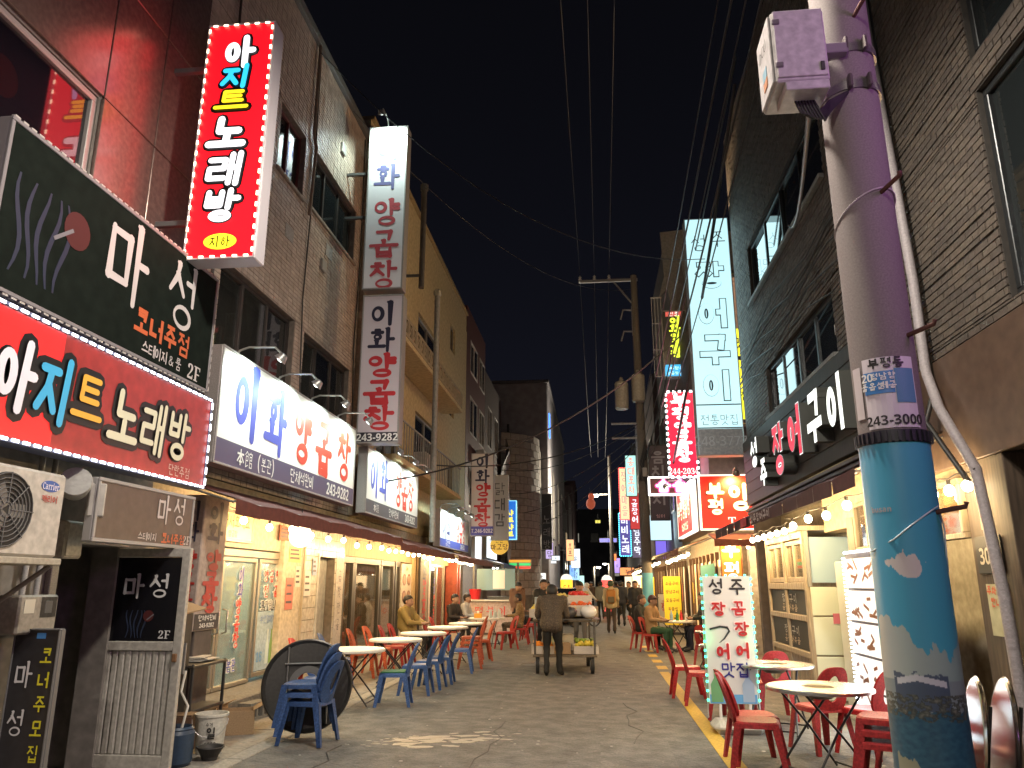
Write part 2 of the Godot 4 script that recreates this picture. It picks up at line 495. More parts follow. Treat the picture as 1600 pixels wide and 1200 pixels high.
# bricks or tiles in courses on a facade, the nearest 300 as pieces of their own
func clad(o: Node3D, cs: Array, bw: float, bh: float, joint: float, proud: float, tones: Array, nm: String, bond := 0.5, cap := 300, y_lo := -99.0) -> void:
	var all := []
	for c in cs:
		var j0 := int(floor(c[2] / bh)); var j1 := int(ceil(c[3] / bh))
		for j in range(j0, j1):
			var a := maxf(j * bh, c[2]) + joint / 2; var b := minf((j + 1) * bh, c[3]) - joint / 2
			if b - a < .012 or a < y_lo: continue
			var sh := bw * bond * (j & 1)
			for i in range(int(floor((c[0] - sh) / bw)), int(ceil((c[1] - sh) / bw))):
				var l := maxf(i * bw + sh, c[0]) + joint / 2; var q := minf((i + 1) * bw + sh, c[1]) - joint / 2
				if q - l < .015: continue
				var d := (o.transform * Vector3((l + q) / 2, (a + b) / 2, 0)).distance_to(Vector3(0, 1.6, 0))
				var fwd := (o.transform * Vector3(l, a, 0)).z < -3.6
				all.append([d if fwd else d + 100.0, l, q, a, b])
	all.sort_custom(func(p, q): return p[0] < q[0])
	var mbs := []
	for t in tones: mbs.append(MB.new())
	var unit := BoxMesh.new()
	for k in all.size():
		var e = all[k]
		var ti := rng.randi() % tones.size()
		var pr := proud * rng.randf_range(.75, 1.2)
		var ctr := Vector3((e[1] + e[2]) / 2, (e[3] + e[4]) / 2, pr / 2 + .001)
		var s := Vector3(e[2] - e[1], e[4] - e[3], pr)
		if k < cap:
			var p := part(o, nm, unit, tones[ti]); p.position = ctr; p.scale = s
		else: mbs[ti].box(ctr, s)
	for i in tones.size():
		if mbs[i].v.size(): part(o, nm + "_courses", mbs[i], tones[i], "stuff")

func window(o: Node, x0: float, x1: float, y0: float, y1: float, n: int, fm: Material, gm: Material, back := 0.1, bar := 0.05, nm := "window", mid := 0.0) -> Node3D:
	var mb := MB.new()
	var z := -back
	for y in [y0 + bar / 2, y1 - bar / 2]: mb.box(Vector3((x0 + x1) / 2, y, z), Vector3(x1 - x0, bar, .07), .006)
	for i in n + 1:
		mb.box(Vector3(lerpf(x0 + bar / 2, x1 - bar / 2, float(i) / n), (y0 + y1) / 2, z + .003), Vector3(bar, y1 - y0 - bar * 2, .07), .006)
	if mid > 0.0: mb.box(Vector3((x0 + x1) / 2, lerpf(y0, y1, mid), z + .001), Vector3(x1 - x0 - bar * 2, bar, .06), .004)
	var w := part(o, nm, mb, fm)
	for i in n:
		var a := lerpf(x0 + bar / 2, x1 - bar / 2, float(i) / n) + bar / 2; var b := lerpf(x0 + bar / 2, x1 - bar / 2, float(i + 1) / n) - bar / 2
		var g := MB.new(); g.box(Vector3((a + b) / 2, (y0 + y1) / 2, z - .005 + .018 * (i & 1)), Vector3(b - a, y1 - y0 - bar * 2, .006))
		part(w, "pane", g, gm)
	return w

func strip(o: Node, nm: String, a: Vector3, b: Vector3, mat: Material, bv := .006) -> MeshInstance3D:
	return bp(o, nm, (a + b) / 2, (b - a).abs(), mat, bv)

# plastic stacking chair, facing +z
func chair(label: String, mat: Material, group: String, at: Vector3, turn: float, nm := "plastic_chair") -> Node3D:
	var o := thing(nm, label, "chair", at, turn, group)
	var sb := MB.new()
	var pr := []
	for k in 24:
		var a := TAU * k / 24
		var c := cos(a); var s := sin(a)
		pr.append(Vector2(signf(c) * pow(absf(c), .55) * .205, signf(s) * pow(absf(s), .55) * .2 + .01))
	for k in 24:
		var p: Vector2 = pr[k]; var q: Vector2 = pr[(k + 1) % 24]
		var P := Vector3(p.x, .425, p.y); var Q := Vector3(q.x, .425, q.y)
		sb.flat(Vector3(0, .415, .01), P * Vector3(.9, 1, .9), Q * Vector3(.9, 1, .9), Vector3.UP)
		sb.quad(P * Vector3(.9, 1, .9), Q * Vector3(.9, 1, .9), Q + Vector3(0, -.012, 0), P + Vector3(0, -.012, 0), Vector3(p.x, 1, p.y))
		sb.quad(P + Vector3(0, -.012, 0), Q + Vector3(0, -.012, 0), Q * Vector3(1.03, 1, 1.03) + Vector3(0, -.05, 0), P * Vector3(1.03, 1, 1.03) + Vector3(0, -.05, 0), Vector3(p.x, 0, p.y))
		sb.flat(Vector3(0, .4, .01), P + Vector3(0, -.03, 0), Q + Vector3(0, -.03, 0), Vector3.DOWN)
	part(o, "seat", sb, mat)
	for sx in [-1, 1]:
		for sz in [-1, 1]:
			var lb := MB.new()
			var top := Vector3(sx * .175, .41, .01 + sz * .17); var bot := Vector3(sx * .215, 0.0, .01 + sz * .235)
			var rows := []
			for t in [0.0, .35, 1.0]:
				var c := top.lerp(bot, t); var w := lerpf(.05, .028, t)
				rows.append([c + Vector3(sx * .012, 0, -sz * w), c + Vector3(sx * .016, 0, sz * .016), c + Vector3(-sx * w, 0, sz * .012), c + Vector3(-sx * w * .55, 0, -sz * w * .55)])
			for i in 2:
				for k in 4:
					var A: Vector3 = rows[i][k]; var B: Vector3 = rows[i][(k + 1) % 4]
					var C: Vector3 = rows[i + 1][(k + 1) % 4]; var D: Vector3 = rows[i + 1][k]
					var mid: Vector3 = (rows[i][0] + rows[i][1] + rows[i][2] + rows[i][3]) / 4
					lb.quad(A, B, C, D, (A + B) / 2 - mid)
			lb.quad(rows[2][0], rows[2][1], rows[2][2], rows[2][3], Vector3.DOWN)
			part(o, "leg", lb, mat)
	# the back: an arched sheet round an oval opening, leaning backwards
	var bb := MB.new()
	var put := func(x: float, y: float, f: float) -> Vector3:
		return Vector3(x, .40 + y, -.185 - y * .26 - y * y * .15 + x * x * 1.1 + f)
	var N := 32
	for k in N:
		var pt := []
		for kk in [k, k + 1]:
			var a: float = TAU * kk / N - PI / 2
			var c := cos(a); var s := sin(a)
			var wide := .2 - .045 * (s + 1.0) * .5
			var ou := Vector2(signf(c) * pow(absf(c), .6) * wide, .2 + signf(s) * pow(absf(s), .75) * .21)
			var inn := Vector2(c * .072, .2 + s * .125)
			pt.append([put.call(ou.x, ou.y, .011), put.call(inn.x, inn.y, .011), put.call(ou.x, ou.y, -.011), put.call(inn.x, inn.y, -.011)])
		var A = pt[0]; var B = pt[1]
		bb.quad(A[0], B[0], B[1], A[1], Vector3(0, .2, 1))
		bb.quad(A[2], B[2], B[3], A[3], Vector3(0, -.2, -1))
		bb.quad(A[0], B[0], B[2], A[2], A[0] - Vector3(0, .6, -.25))
		bb.quad(A[1], B[1], B[3], A[3], Vector3(0, .6, -.25) - A[1])
	part(o, "backrest", bb, mat)
	return o

# the same chair in a more faded or dirtier plastic
func tint(o: Node, mat: Material) -> void:
	for c in o.get_children():
		if c is MeshInstance3D and c.name != "seat_pad": c.material_override = mat

func plastic(r: float, g: float, b: float, k: int) -> StandardMaterial3D:
	var f: float = [1.0, .82, 1.15, .92][k % 4]; var w: float = [0.0, .01, .03, .015][k % 4]
	var key := "plastic" + str([r, g, b, k % 4])
	if mats.has(key): return mats[key]
	var m := StandardMaterial3D.new()
	m.albedo_color = lin(r * f + w, g * f + w, b * f + w); m.roughness = [.62, .7, .74, .66][k % 4]; m.metallic_specular = .38
	m.albedo_texture = noise_tex("scuff%d" % (k % 2), .03, .62, 1.0, 6, FastNoiseLite.TYPE_SIMPLEX_SMOOTH, 0.0, 31 + k % 2)
	m.roughness_texture = noise_tex("scuff_r", .05, .6, 1.0, 5, FastNoiseLite.TYPE_SIMPLEX_SMOOTH, 0.0, 40)
	m.uv1_triplanar = true; m.uv1_scale = Vector3(2.2, 2.2, 2.2); m.uv1_offset = Vector3(k * .37, k * .21, k * .13)
	mats[key] = m
	return m

# round table on crossed folding legs; steel: with a grill in the middle
func table(label: String, at: Vector3, turn: float, steel: bool, group: String, r := 0.43) -> Node3D:
	var o := thing("round_table", label, "table", at, turn, group)
	var top := MB.new()
	var hh := .72
	if steel: top.lathe([Vector2(.15, hh - .012), Vector2(.152, hh), Vector2(r - .02, hh), Vector2(r, hh - .008), Vector2(r, hh - .03), Vector2(r - .015, hh - .035), Vector2(.16, hh - .03)], 40)
	else: top.lathe([Vector2(0, hh), Vector2(r - .015, hh), Vector2(r, hh - .012), Vector2(r, hh - .035), Vector2(r - .012, hh - .045), Vector2(0, hh - .04)], 40)
	part(o, "tabletop", top, mt(.78, .79, .8, .26, "fine", 3.0, 1.0) if steel else mt(.76, .73, .66, .4, "fine", 2.0))
	if steel:
		var gr := MB.new(); gr.lathe([Vector2(0, hh - .035), Vector2(.11, hh - .035), Vector2(.13, hh - .006), Vector2(.15, hh - .002), Vector2(.15, hh - .06), Vector2(.1, hh - .1), Vector2(0, hh - .1)], 28)
		part(o, "grill_bowl", gr, mt(.25, .23, .2, .3, "fine", 4.0, 1.0))
		var g2 := MB.new()
		for i in 7: g2.tube([Vector3(-.1, hh - .006, -.09 + i * .03), Vector3(.1, hh - .006, -.09 + i * .03)], .003, 5)
		part(o, "grill_bars", g2, mt(.3, .27, .2, .35, "fine", 4.0, 1.0))
	var lm := plain(.012, .012, .013, .4)
	for k in [[-1, 1], [1, 1], [-1, -1], [1, -1]]:
		var lb := MB.new()
		lb.tube([Vector3(k[0] * .29, .01, k[1] * .26), Vector3(0, .37, k[1] * .22 + k[0] * .012), Vector3(-k[0] * .27, hh - .05, k[1] * .2)], .011, 7)
		part(o, "leg", lb, lm)
	for k in [-1, 1]:
		var br := MB.new(); br.tube([Vector3(k * .26, .045, -.255), Vector3(k * .26, .045, .255)], .009, 6)
		part(o, "brace", br, lm)
	return o

# ---------- people ----------
# pose: joints in the person's own axes (facing +z, left is +x); colours: linear [skin, top, legs, shoe, hair]
func person(label: String, at: Vector3, turn: float, pose: Dictionary, cols: Dictionary, h := 0.022, size := 1.0) -> Node3D:
	var o := thing("person", label, "person", at, turn)
	var J := {
		"pelvis": Vector3(0, .93, 0), "waist": Vector3(0, 1.08, .01), "chest": Vector3(0, 1.3, .0), "neck": Vector3(0, 1.46, -.01), "head": Vector3(0, 1.6, .02),
		"shl": Vector3(.17, 1.39, -.01), "ell": Vector3(.22, 1.12, -.03), "hal": Vector3(.2, .88, .05), "shr": Vector3(-.17, 1.39, -.01), "elr": Vector3(-.22, 1.12, -.03), "har": Vector3(-.2, .88, .05),
		"hpl": Vector3(.09, .9, 0), "knl": Vector3(.1, .5, .02), "anl": Vector3(.1, .09, -.02), "tol": Vector3(.11, .035, .14), "hpr": Vector3(-.09, .9, 0), "knr": Vector3(-.1, .5, .02), "anr": Vector3(-.1, .09, -.02), "tor": Vector3(-.11, .035, .14)}
	for k in pose: J[k] = pose[k]
	var drop: Vector3 = (J.waist - J.pelvis).normalized() * -.02
	for e in [["l", 1.0], ["r", -1.0]]:
		J["hem" + e[0]] = J.pelvis + drop + Vector3(.075 * e[1], 0, 0); J["ws" + e[0]] = J.waist + Vector3(.065 * e[1], 0, 0); J["ch" + e[0]] = J.chest + Vector3(.085 * e[1], 0, 0)
	var S: Color = cols.skin; var T: Color = cols.top; var L: Color = cols.legs; var B: Color = cols.shoe
	var bulk: float = cols.get("bulk", 1.0)
	var bones := [
		["heml", .105 * bulk, "wsl", .1 * bulk, T, 1], ["hemr", .105 * bulk, "wsr", .1 * bulk, T, 1], ["wsl", .1 * bulk, "chl", .11 * bulk, T, 1], ["wsr", .1 * bulk, "chr", .11 * bulk, T, 1], ["heml", .1 * bulk, "hemr", .1 * bulk, T, 1], ["chl", .1 * bulk, "neck", .06, T, 1], ["chr", .1 * bulk, "neck", .06, T, 1], ["shl", .075 * bulk, "shr", .075 * bulk, T, 1],
		["neck", .055, "head", .06, S, 1], ["head", .095, "face", .088, S, 1],
		["shl", .068 * bulk, "ell", .053 * bulk, T, 0], ["ell", .052 * bulk, "hal", .038, T, 0], ["shr", .068 * bulk, "elr", .053 * bulk, T, 0], ["elr", .052 * bulk, "har", .038, T, 0],
		["hpl", .095, "knl", .066, L, 0], ["knl", .064, "anl", .05, L, 0], ["hpr", .095, "knr", .066, L, 0], ["knr", .064, "anr", .05, L, 0],
		["anl", .046, "tol", .036, B, 0], ["anr", .046, "tor", .036, B, 0], ["hpl", .09, "hpr", .09, L, 1]]
	var fw: Vector3 = pose.get("look", Vector3(0, 0, 1))
	J["face"] = J.head + Vector3(0, -.05, 0) + fw * .028
	J["nose"] = J.head + Vector3(0, -.03, 0) + fw * .115
	bones.append(["face", .03, "nose", .013, S, 0])
	for sd in ["l", "r"]:
		var d: Vector3 = (J["ha" + sd] - J["el" + sd]).normalized()
		J["pa" + sd] = J["ha" + sd] + d * .085
		bones.append(["ha" + sd, .03, "pa" + sd, .034, S, 0])
	var lo := Vector3(1e9, 1e9, 1e9); var hi := -lo
	for b in bones:
		for e in [[b[0], b[1]], [b[2], b[3]]]:
			lo = lo.min(J[e[0]] - Vector3.ONE * (e[1] + h * 2)); hi = hi.max(J[e[0]] + Vector3.ONE * (e[1] + h * 2))
	var nx := int((hi.x - lo.x) / h) + 2; var ny := int((hi.y - lo.y) / h) + 2; var nz := int((hi.z - lo.z) / h) + 2
	var fd := PackedFloat32Array(); fd.resize(nx * ny * nz); fd.fill(1.0)
	var nd := PackedFloat32Array(); nd.resize(nx * ny * nz); nd.fill(1.0)
	var nc := PackedInt32Array(); nc.resize(nx * ny * nz)
	for bi in bones.size():
		var b = bones[bi]
		var A: Vector3 = J[b[0]]; var D: Vector3 = J[b[2]]
		var ra: float = b[1]; var rb: float = b[3]
		var mg: float = maxf(ra, rb) + h * 2.5
		var p0 := ((A.min(D) - Vector3.ONE * mg - lo) / h).floor(); var p1 := ((A.max(D) + Vector3.ONE * mg - lo) / h).ceil()
		var AD := D - A; var L2 := maxf(AD.length_squared(), 1e-8)
		var kk := .035 if b[5] == 1 else .02
		for ix in range(maxi(0, int(p0.x)), mini(nx, int(p1.x) + 1)):
			for iy in range(maxi(0, int(p0.y)), mini(ny, int(p1.y) + 1)):
				for iz in range(maxi(0, int(p0.z)), mini(nz, int(p1.z) + 1)):
					var p := lo + Vector3(ix, iy, iz) * h
					var t := clampf((p - A).dot(AD) / L2, 0.0, 1.0)
					var d := p.distance_to(A + AD * t) - lerpf(ra, rb, t)
					var i := (ix * ny + iy) * nz + iz
					if d < nd[i]: nd[i] = d; nc[i] = bi
					var o2 := fd[i]
					var hh := maxf(kk - absf(o2 - d), 0.0) / kk
					fd[i] = minf(o2, d) - hh * hh * kk * .25
	# surface nets
	var vid := {}
	var pos := PackedVector3Array(); var cl := PackedColorArray()
	var off := [0, 1, nz, nz + 1, ny * nz, ny * nz + 1, ny * nz + nz, ny * nz + nz + 1]
	var dx := [Vector3(0, 0, 0), Vector3(0, 0, 1), Vector3(0, 1, 0), Vector3(0, 1, 1), Vector3(1, 0, 0), Vector3(1, 0, 1), Vector3(1, 1, 0), Vector3(1, 1, 1)]
	var edges := [[0, 1], [2, 3], [4, 5], [6, 7], [0, 2], [1, 3], [4, 6], [5, 7], [0, 4], [1, 5], [2, 6], [3, 7]]
	for ix in nx - 1:
		for iy in ny - 1:
			var row := (ix * ny + iy) * nz
			for iz in nz - 1:
				var i := row + iz
				var f0 := fd[i] < 0.0
				if f0 == (fd[i + off[7]] < 0.0) and f0 == (fd[i + 1] < 0.0) and f0 == (fd[i + nz] < 0.0) and f0 == (fd[i + off[4]] < 0.0) and f0 == (fd[i + off[3]] < 0.0) and f0 == (fd[i + off[5]] < 0.0) and f0 == (fd[i + off[6]] < 0.0): continue
				var sum := Vector3.ZERO; var cnt := 0
				for e in edges:
					var a := fd[i + off[e[0]]]; var b := fd[i + off[e[1]]]
					if (a < 0.0) != (b < 0.0):
						sum += dx[e[0]].lerp(dx[e[1]], a / (a - b)); cnt += 1
				vid[i] = pos.size()
				pos.append(lo + (Vector3(ix, iy, iz) + sum / cnt) * h)
				var best := i
				for k in 8:
					if nd[i + off[k]] < nd[best]: best = i + off[k]
				cl.append(bones[nc[best]][4])
	var idx := PackedInt32Array()
	var axs := [[off[4], nz, 1], [nz, 1, off[4]], [1, off[4], nz]]
	for i in vid:
		for ax in axs:
			var a := fd[i]; var q: int = i + ax[0]
			if q >= fd.size(): continue
			var b := fd[q]
			if (a < 0.0) == (b < 0.0): continue
			var v0: int = i; var v1: int = i - ax[1]; var v2: int = i - ax[1] - ax[2]; var v3_: int = i - ax[2]
			if not (vid.has(v1) and vid.has(v2) and vid.has(v3_)): continue
			var q4 := [vid[v0], vid[v1], vid[v2], vid[v3_]]
			if a < 0.0: q4 = [q4[0], q4[3], q4[2], q4[1]]
			for k in [0, 1, 2, 0, 2, 3]: idx.append(q4[k])
	var nrm := PackedVector3Array(); nrm.resize(pos.size())
	for i in idx.size() / 3:
		var a := idx[i * 3]; var b := idx[i * 3 + 1]; var d := idx[i * 3 + 2]
		var f := (pos[d] - pos[a]).cross(pos[b] - pos[a])
		nrm[a] += f; nrm[b] += f; nrm[d] += f
	for i in nrm.size(): nrm[i] = nrm[i].normalized()
	var fold := FastNoiseLite.new(); fold.seed = int(at.z * 7.0); fold.frequency = 5.0; fold.fractal_octaves = 2
	for i in pos.size():
		if cl[i] != S and cl[i] != B:
			var p := pos[i]
			pos[i] += nrm[i] * (fold.get_noise_3d(p.x * 1.6, p.y * .8, p.z * 1.6) * .022)
	var mb := MB.new()
	for i in idx.size() / 3:
		for k in 3:
			var e := idx[i * 3 + k]
			mb.v.append(pos[e]); mb.n.append(nrm[e]); mb.u.append(Vector2.ZERO); mb.c.append(cl[e])
	# fingers
	mb.col = S
	for sd in ["l", "r"]:
		var d: Vector3 = (J["pa" + sd] - J["ha" + sd]).normalized()
		var side := d.cross(Vector3(0, 0, 1) if absf(d.z) < .8 else Vector3.UP).normalized()
		var curl := side.cross(d) * (1.0 if side.cross(d).z > 0 else -1.0)
		for k in 4:
			var b0: Vector3 = J["pa" + sd] + side * (k - 1.5) * .017
			var ln: float = [.06, .07, .066, .05][k]
			mb.tube([b0, b0 + d * ln * .55, b0 + d * ln * .9 + curl * ln * .45], [.009, .0085, .006], 5)
		var tb: Vector3 = J["ha" + sd].lerp(J["pa" + sd], .45) + side * .03
		mb.tube([tb, tb + d * .03 + side * .022, tb + d * .058 + side * .026], [.011, .009, .007], 5)
	var sk := StandardMaterial3D.new()
	sk.vertex_color_use_as_albedo = true; sk.roughness = .75
	if cols.has("print"):
		sk.albedo_texture = noise_tex("camo", .06, .25, 1.35 if false else 1.0, 2, FastNoiseLite.TYPE_CELLULAR, 0.0, 9)
		sk.uv1_triplanar = true; sk.uv1_scale = Vector3(1.6, 1.6, 1.6)
	else:
		sk.albedo_texture = noise_tex("cloth", .05, .72, 1.0, 4, FastNoiseLite.TYPE_SIMPLEX_SMOOTH, 0.0, 21)
		sk.uv1_triplanar = true; sk.uv1_scale = Vector3(3, 3, 3)
	part(o, "body", mb, sk)
	# hair or hat
	var hb := MB.new()
	var hd: Vector3 = J.head
	var hc: Color = cols.hair
	hb.ball(Vector3.ZERO, Vector3(.108, .112, .115), 14, 6, -.15, 1.0)
	hb.ball(Vector3(0, -.01, -.03), Vector3(.1, .1, .09), 12, 6, -.95 if cols.get("longhair", false) else -.7, .6)
	var hm := mt(hc.r, hc.g, hc.b, .6, "fine", 6.0)
	var hp := part(o, "hair" if not cols.has("hat") else "hat", hb, hm)
	hp.position = hd + Vector3(0, .012, 0) - fw * .01
	hp.basis = Basis.looking_at(-fw, Vector3.UP)
	var facing := hp.basis
	hp.basis = hp.basis * Basis(Vector3.RIGHT, -.42 if not cols.has("hat") else -.12)
	if cols.has("hat"):
		var br := MB.new(); br.ball(Vector3(0, .02, .11), Vector3(.085, .012, .08), 14, 4)
		part(hp, "brim", br, hm)
	if not cols.has("noface"):
		var eb := MB.new()
		for sx in [-1, 1]: eb.ball(Vector3(sx * .034, -.012, .096), Vector3(.012, .007, .006), 8, 4)
		eb.box(Vector3(0, -.088, .105), Vector3(.04, .007, .006))
		var ep := part(o, "face_features", eb, plain(.04, .015, .012, .5))
		ep.position = hd; ep.basis = facing
		var ab := MB.new()
		for sx in [-1, 1]: ab.ball(Vector3(sx * .1, -.03, .0), Vector3(.014, .03, .02), 8, 5)
		var ear := part(o, "ears", ab, plain(S.r, S.g, S.b, .6)); ear.position = hd; ear.basis = facing
	o.scale = Vector3.ONE * size
	return o

# hanging cable between points
func cable(label: String, a: Vector3, b: Vector3, sag: float, r := 0.012, group := "cables strung over the alley", mat: Material = null) -> void:
	var pts := []
	for i in 17:
		var t := i / 16.0
		pts.append(a.lerp(b, t) + Vector3.DOWN * sag * 4.0 * t * (1 - t))
	var mb := MB.new()
	for i in 17: pts[i] -= a
	mb.tube(pts, r, 5)
	var o := part(self, numbered("overhead_cable"), mb, mat if mat else plain(.02, .02, .022, .5))
	o.position = a
	tag(o, label, "cable", group)

# glowing bulb with its lamp holder and light
func bulb(o: Node, at: Vector3, r: float, e: float, col := Color(1, .83, .57), g := 14.0) -> void:
	var hb := MB.new(); hb.tube([at + Vector3(0, r * .7, 0), at + Vector3(0, r * 2.0, 0)], r * .4, 8)
	part(o, "bulb_holder", hb, plain(.02, .02, .02, .5))
	var mb := MB.new(); mb.ball(at, Vector3(r, r * 1.1, r), 12, 8)
	part(o, "bulb", mb, glow(col.r, col.g, col.b, g))
	if e > 0.0: omni(o, at, col, e, r)

func bulb_string(label: String, a: Vector3, b: Vector3, n: int, sag: float, e: float, r := 0.045, col := Color(1, .83, .57)) -> void:
	var o := thing("bulb_string", label, "lights", a)
	var pts := []
	var d := b - a
	for i in n * 2 + 1:
		var t := float(i) / (n * 2)
		pts.append(d * t + Vector3.DOWN * sag * absf(sin(t * PI * 3.0)))
	var mb := MB.new(); mb.tube(pts, .006, 5)
	part(o, "wire", mb, plain(.02, .02, .02, .6))
	for i in n: bulb(o, pts[i * 2 + 1] + Vector3(0, -.1, 0), r, e, col)

# gooseneck sign lamp; local: wall at z=0, arm reaches out to z=reach, lamp shines back and down
func arm_lamp(label: String, at: Vector3, turn: float, reach: float, e: float, group: String, col := Color(.9, 1, .96)) -> void:
	var o := thing("sign_lamp", label, "lamp", at, turn, group)
	var mb := MB.new()
	mb.tube([Vector3.ZERO, Vector3(0, .12, reach * .1), Vector3(0, .16, reach * .3), Vector3(0, .15, reach * .85), Vector3(0, .06, reach)], .014, 7)
	part(o, "arm", mb, mt(.55, .57, .55, .35, "fine", 3.0, .6))
	var hb := MB.new(); hb.xf = Transform3D(Basis(Vector3.RIGHT, .75), Vector3(0, 0, reach))
	hb.lathe([Vector2(.02, .07), Vector2(.05, .06), Vector2(.085, -.03), Vector2(.08, -.03), Vector2(.04, .04), Vector2(0, .045)], 16)
	part(o, "lamp_head", hb, mt(.35, .36, .36, .4, "fine", 3.0, .5))
	var gb := MB.new(); gb.xf = hb.xf; gb.ball(Vector3(0, -.015, 0), Vector3(.055, .03, .055), 12, 6)
	part(o, "lamp_bulb", gb, glow(col.r, col.g, col.b, 6.0))
	spot(o, Vector3(0, -.05, reach - .05), Vector3(0, -.85, 0), col, e, 75.0)
func _ready() -> void:
	rng.seed = 7
	var cam := Camera3D.new()
	cam.name = "camera"; add_child(cam)
	cam.position = Vector3(0, 1.6, 0)
	cam.rotation_degrees = Vector3(14.6, 6.05, 0)
	cam.fov = 53.13; cam.near = 0.05; cam.far = 600.0; cam.current = true
	var env := Environment.new()
	env.background_mode = Environment.BG_SKY
	var sky := ProceduralSkyMaterial.new()
	sky.sky_top_color = lin(.0012, .0012, .0017); sky.sky_horizon_color = lin(.0042, .0046, .008); sky.sky_curve = .25
	sky.ground_bottom_color = lin(.003, .003, .003); sky.ground_horizon_color = lin(.006, .006, .009)
	env.sky = Sky.new(); env.sky.sky_material = sky
	env.tonemap_mode = Environment.TONE_MAPPER_LINEAR
	env.tonemap_exposure = 2.05
	env.sdfgi_enabled = true; env.ssao_enabled = true; env.ssil_enabled = true
	var we := WorldEnvironment.new(); we.name = "world"; we.environment = env; add_child(we)
	setting()
	left_near()
	left_shops()
	left_far()
	right_near()
	right_far()
	street_life()
	overhead()

func setting() -> void:
	# asphalt
	var am := StandardMaterial3D.new()
	am.albedo_color = lin(.25, .243, .225); am.roughness = .8
	am.albedo_texture = noise_tex("asphalt", .02, .7, 1.0, 6, FastNoiseLite.TYPE_SIMPLEX_SMOOTH, 0, 11)
	am.detail_enabled = true; am.detail_blend_mode = BaseMaterial3D.BLEND_MODE_MUL; am.detail_albedo = noise_tex("asphalt_fine", .22, .68, 1.0, 3, FastNoiseLite.TYPE_VALUE, 0, 12)
	am.normal_enabled = true; am.normal_texture = noise_tex("asphalt_n", .2, 0, 1, 3, FastNoiseLite.TYPE_VALUE, 3.0, 12); am.normal_scale = .5
	am.uv1_triplanar = true; am.uv1_world_triplanar = true; am.uv1_scale = Vector3(.28, .28, .28)
	am.uv2_triplanar = true; am.uv2_world_triplanar = true; am.uv2_scale = Vector3(.9, .9, .9); am.detail_uv_layer = BaseMaterial3D.DETAIL_UV_2
	var gb := MB.new(); gb.box(Vector3(0, -.1, -90), Vector3(240, .2, 220))
	structure("ground", gb, mt(.1, .095, .09, .9, "grime", .3))
	var rb := MB.new(); rb.box(Vector3(-.2, -.018, -75), Vector3(6.5, .044, 190))
	structure("road", rb, am)
	# left and right concrete aprons with separate slabs
	var cm := mt(.27, .25, .22, .85, "stone", .5)
	var ap := structure("pavement", MB.new(), cm)
	for z in range(-40, 3, 2):
		bp(ap, "slab", Vector3(-4.42, -.02, z + rng.randf_range(-.01, .01)), Vector3(1.85, .075, 1.98), cm, .012)
	for z in range(-41, 3, 1):
		bp(ap, "kerb_stone", Vector3(-3.4, -.02, z), Vector3(.17, .084, .985), mt(.34, .32, .28, .8, "stone", .8), .01)
	var rp := structure("pavement", MB.new(), cm)
	for z in range(-40, 3, 2): bp(rp, "slab", Vector3(4.05, -.02, z), Vector3(1.9, .07, 1.98), cm, .012)
	# the yellow edge line: long stroke, then worn dashes
	var ym := mt(.62, .40, .06, .75, "grime", 2.0)
	var yb := MB.new(); yb.box(Vector3(1.22, .0065, -7.0), Vector3(.17, .003, 17.0))
	structure("road_marking", yb, ym)
	for i in 5:
		var db := MB.new(); db.box(Vector3(1.25, .0065, -16.3 - i * 1.3), Vector3(.2, .003, .62))
		structure("road_marking", db, ym)
	# repaired strips and tar seams in the asphalt
	for e in [[-1.9, -12.6, 1.1, 5.2, .92], [.35, -7.2, .7, 3.4, 1.06], [-.6, -24.0, 1.4, 6.0, .94]]:
		var qb := MB.new(); qb.box(Vector3(e[0], .0052, e[1]), Vector3(e[2], .003, e[3]))
		var qm: StandardMaterial3D = am.duplicate(); qm.albedo_color = lin(.25 * e[4], .243 * e[4], .225 * e[4]); qm.uv1_offset = Vector3(e[0], 0, e[1])
		structure("asphalt_repair", qb, qm)
	for k in 3:
		var px := -2.6 + k * 1.5; var pth := []
		for i in 9: pth.append(Vector3(px + rng.randf_range(-.09, .09), .004, -5.5 - k * 1.6 - i * .35))
		var tb := MB.new(); tb.tube(pth, .007, 5); structure("tar_seam", tb, plain(.03, .03, .03, .6))
	# flattened gum and litter specks
	var gm := MB.new()
	for i in 220:
		var rr := rng.randf_range(.008, .022)
		gm.lathe([Vector2(rr, .004), Vector2(rr * .8, .0075), Vector2(0, .008)], 7, Vector3(rng.randf_range(-3.2, 2.6), 0, rng.randf_range(-22, -5)))
	var go := part(self, "gum_specks", gm, plain(.32, .31, .29, .8), "stuff"); tag(go, "flattened pale gum specks scattered on the asphalt", "specks")
	# worn pale patches of mortar and a flush iron cover
	var pb := MB.new()
	for i in 70:
		var t := rng.randf_range(-1, 1); var rr := rng.randf_range(.02, .085) * (1.25 - absf(t))
		var pl := PackedVector2Array()
		for k in 12: pl.append(Vector2.from_angle(TAU * k / 12) * rr * rng.randf_range(.7, 1.15) * Vector2(1.9, .8))
		pb.xf = Transform3D(Basis(Vector3.RIGHT, -PI / 2) * Basis(Vector3(0, 0, 1), rng.randf_range(-.3, .5)), Vector3(-1.62 + t * .75 + rng.randf_range(-.08, .08), 0.0, -8.75 - t * .32 + rng.randfn(0, .16)))
		pb.extrude(pl, .004, .0055 + i * .00004)
	structure("mortar_patch", pb, mt(.38, .345, .28, .4, "stone", 2.5))
	var mh := MB.new(); mh.lathe([Vector2(0, .008), Vector2(.2, .008), Vector2(.2, .003), Vector2(.23, .003), Vector2(.23, .01), Vector2(.3, .01), Vector2(.31, .0)], 28, Vector3(-1.35, 0, -16.6))
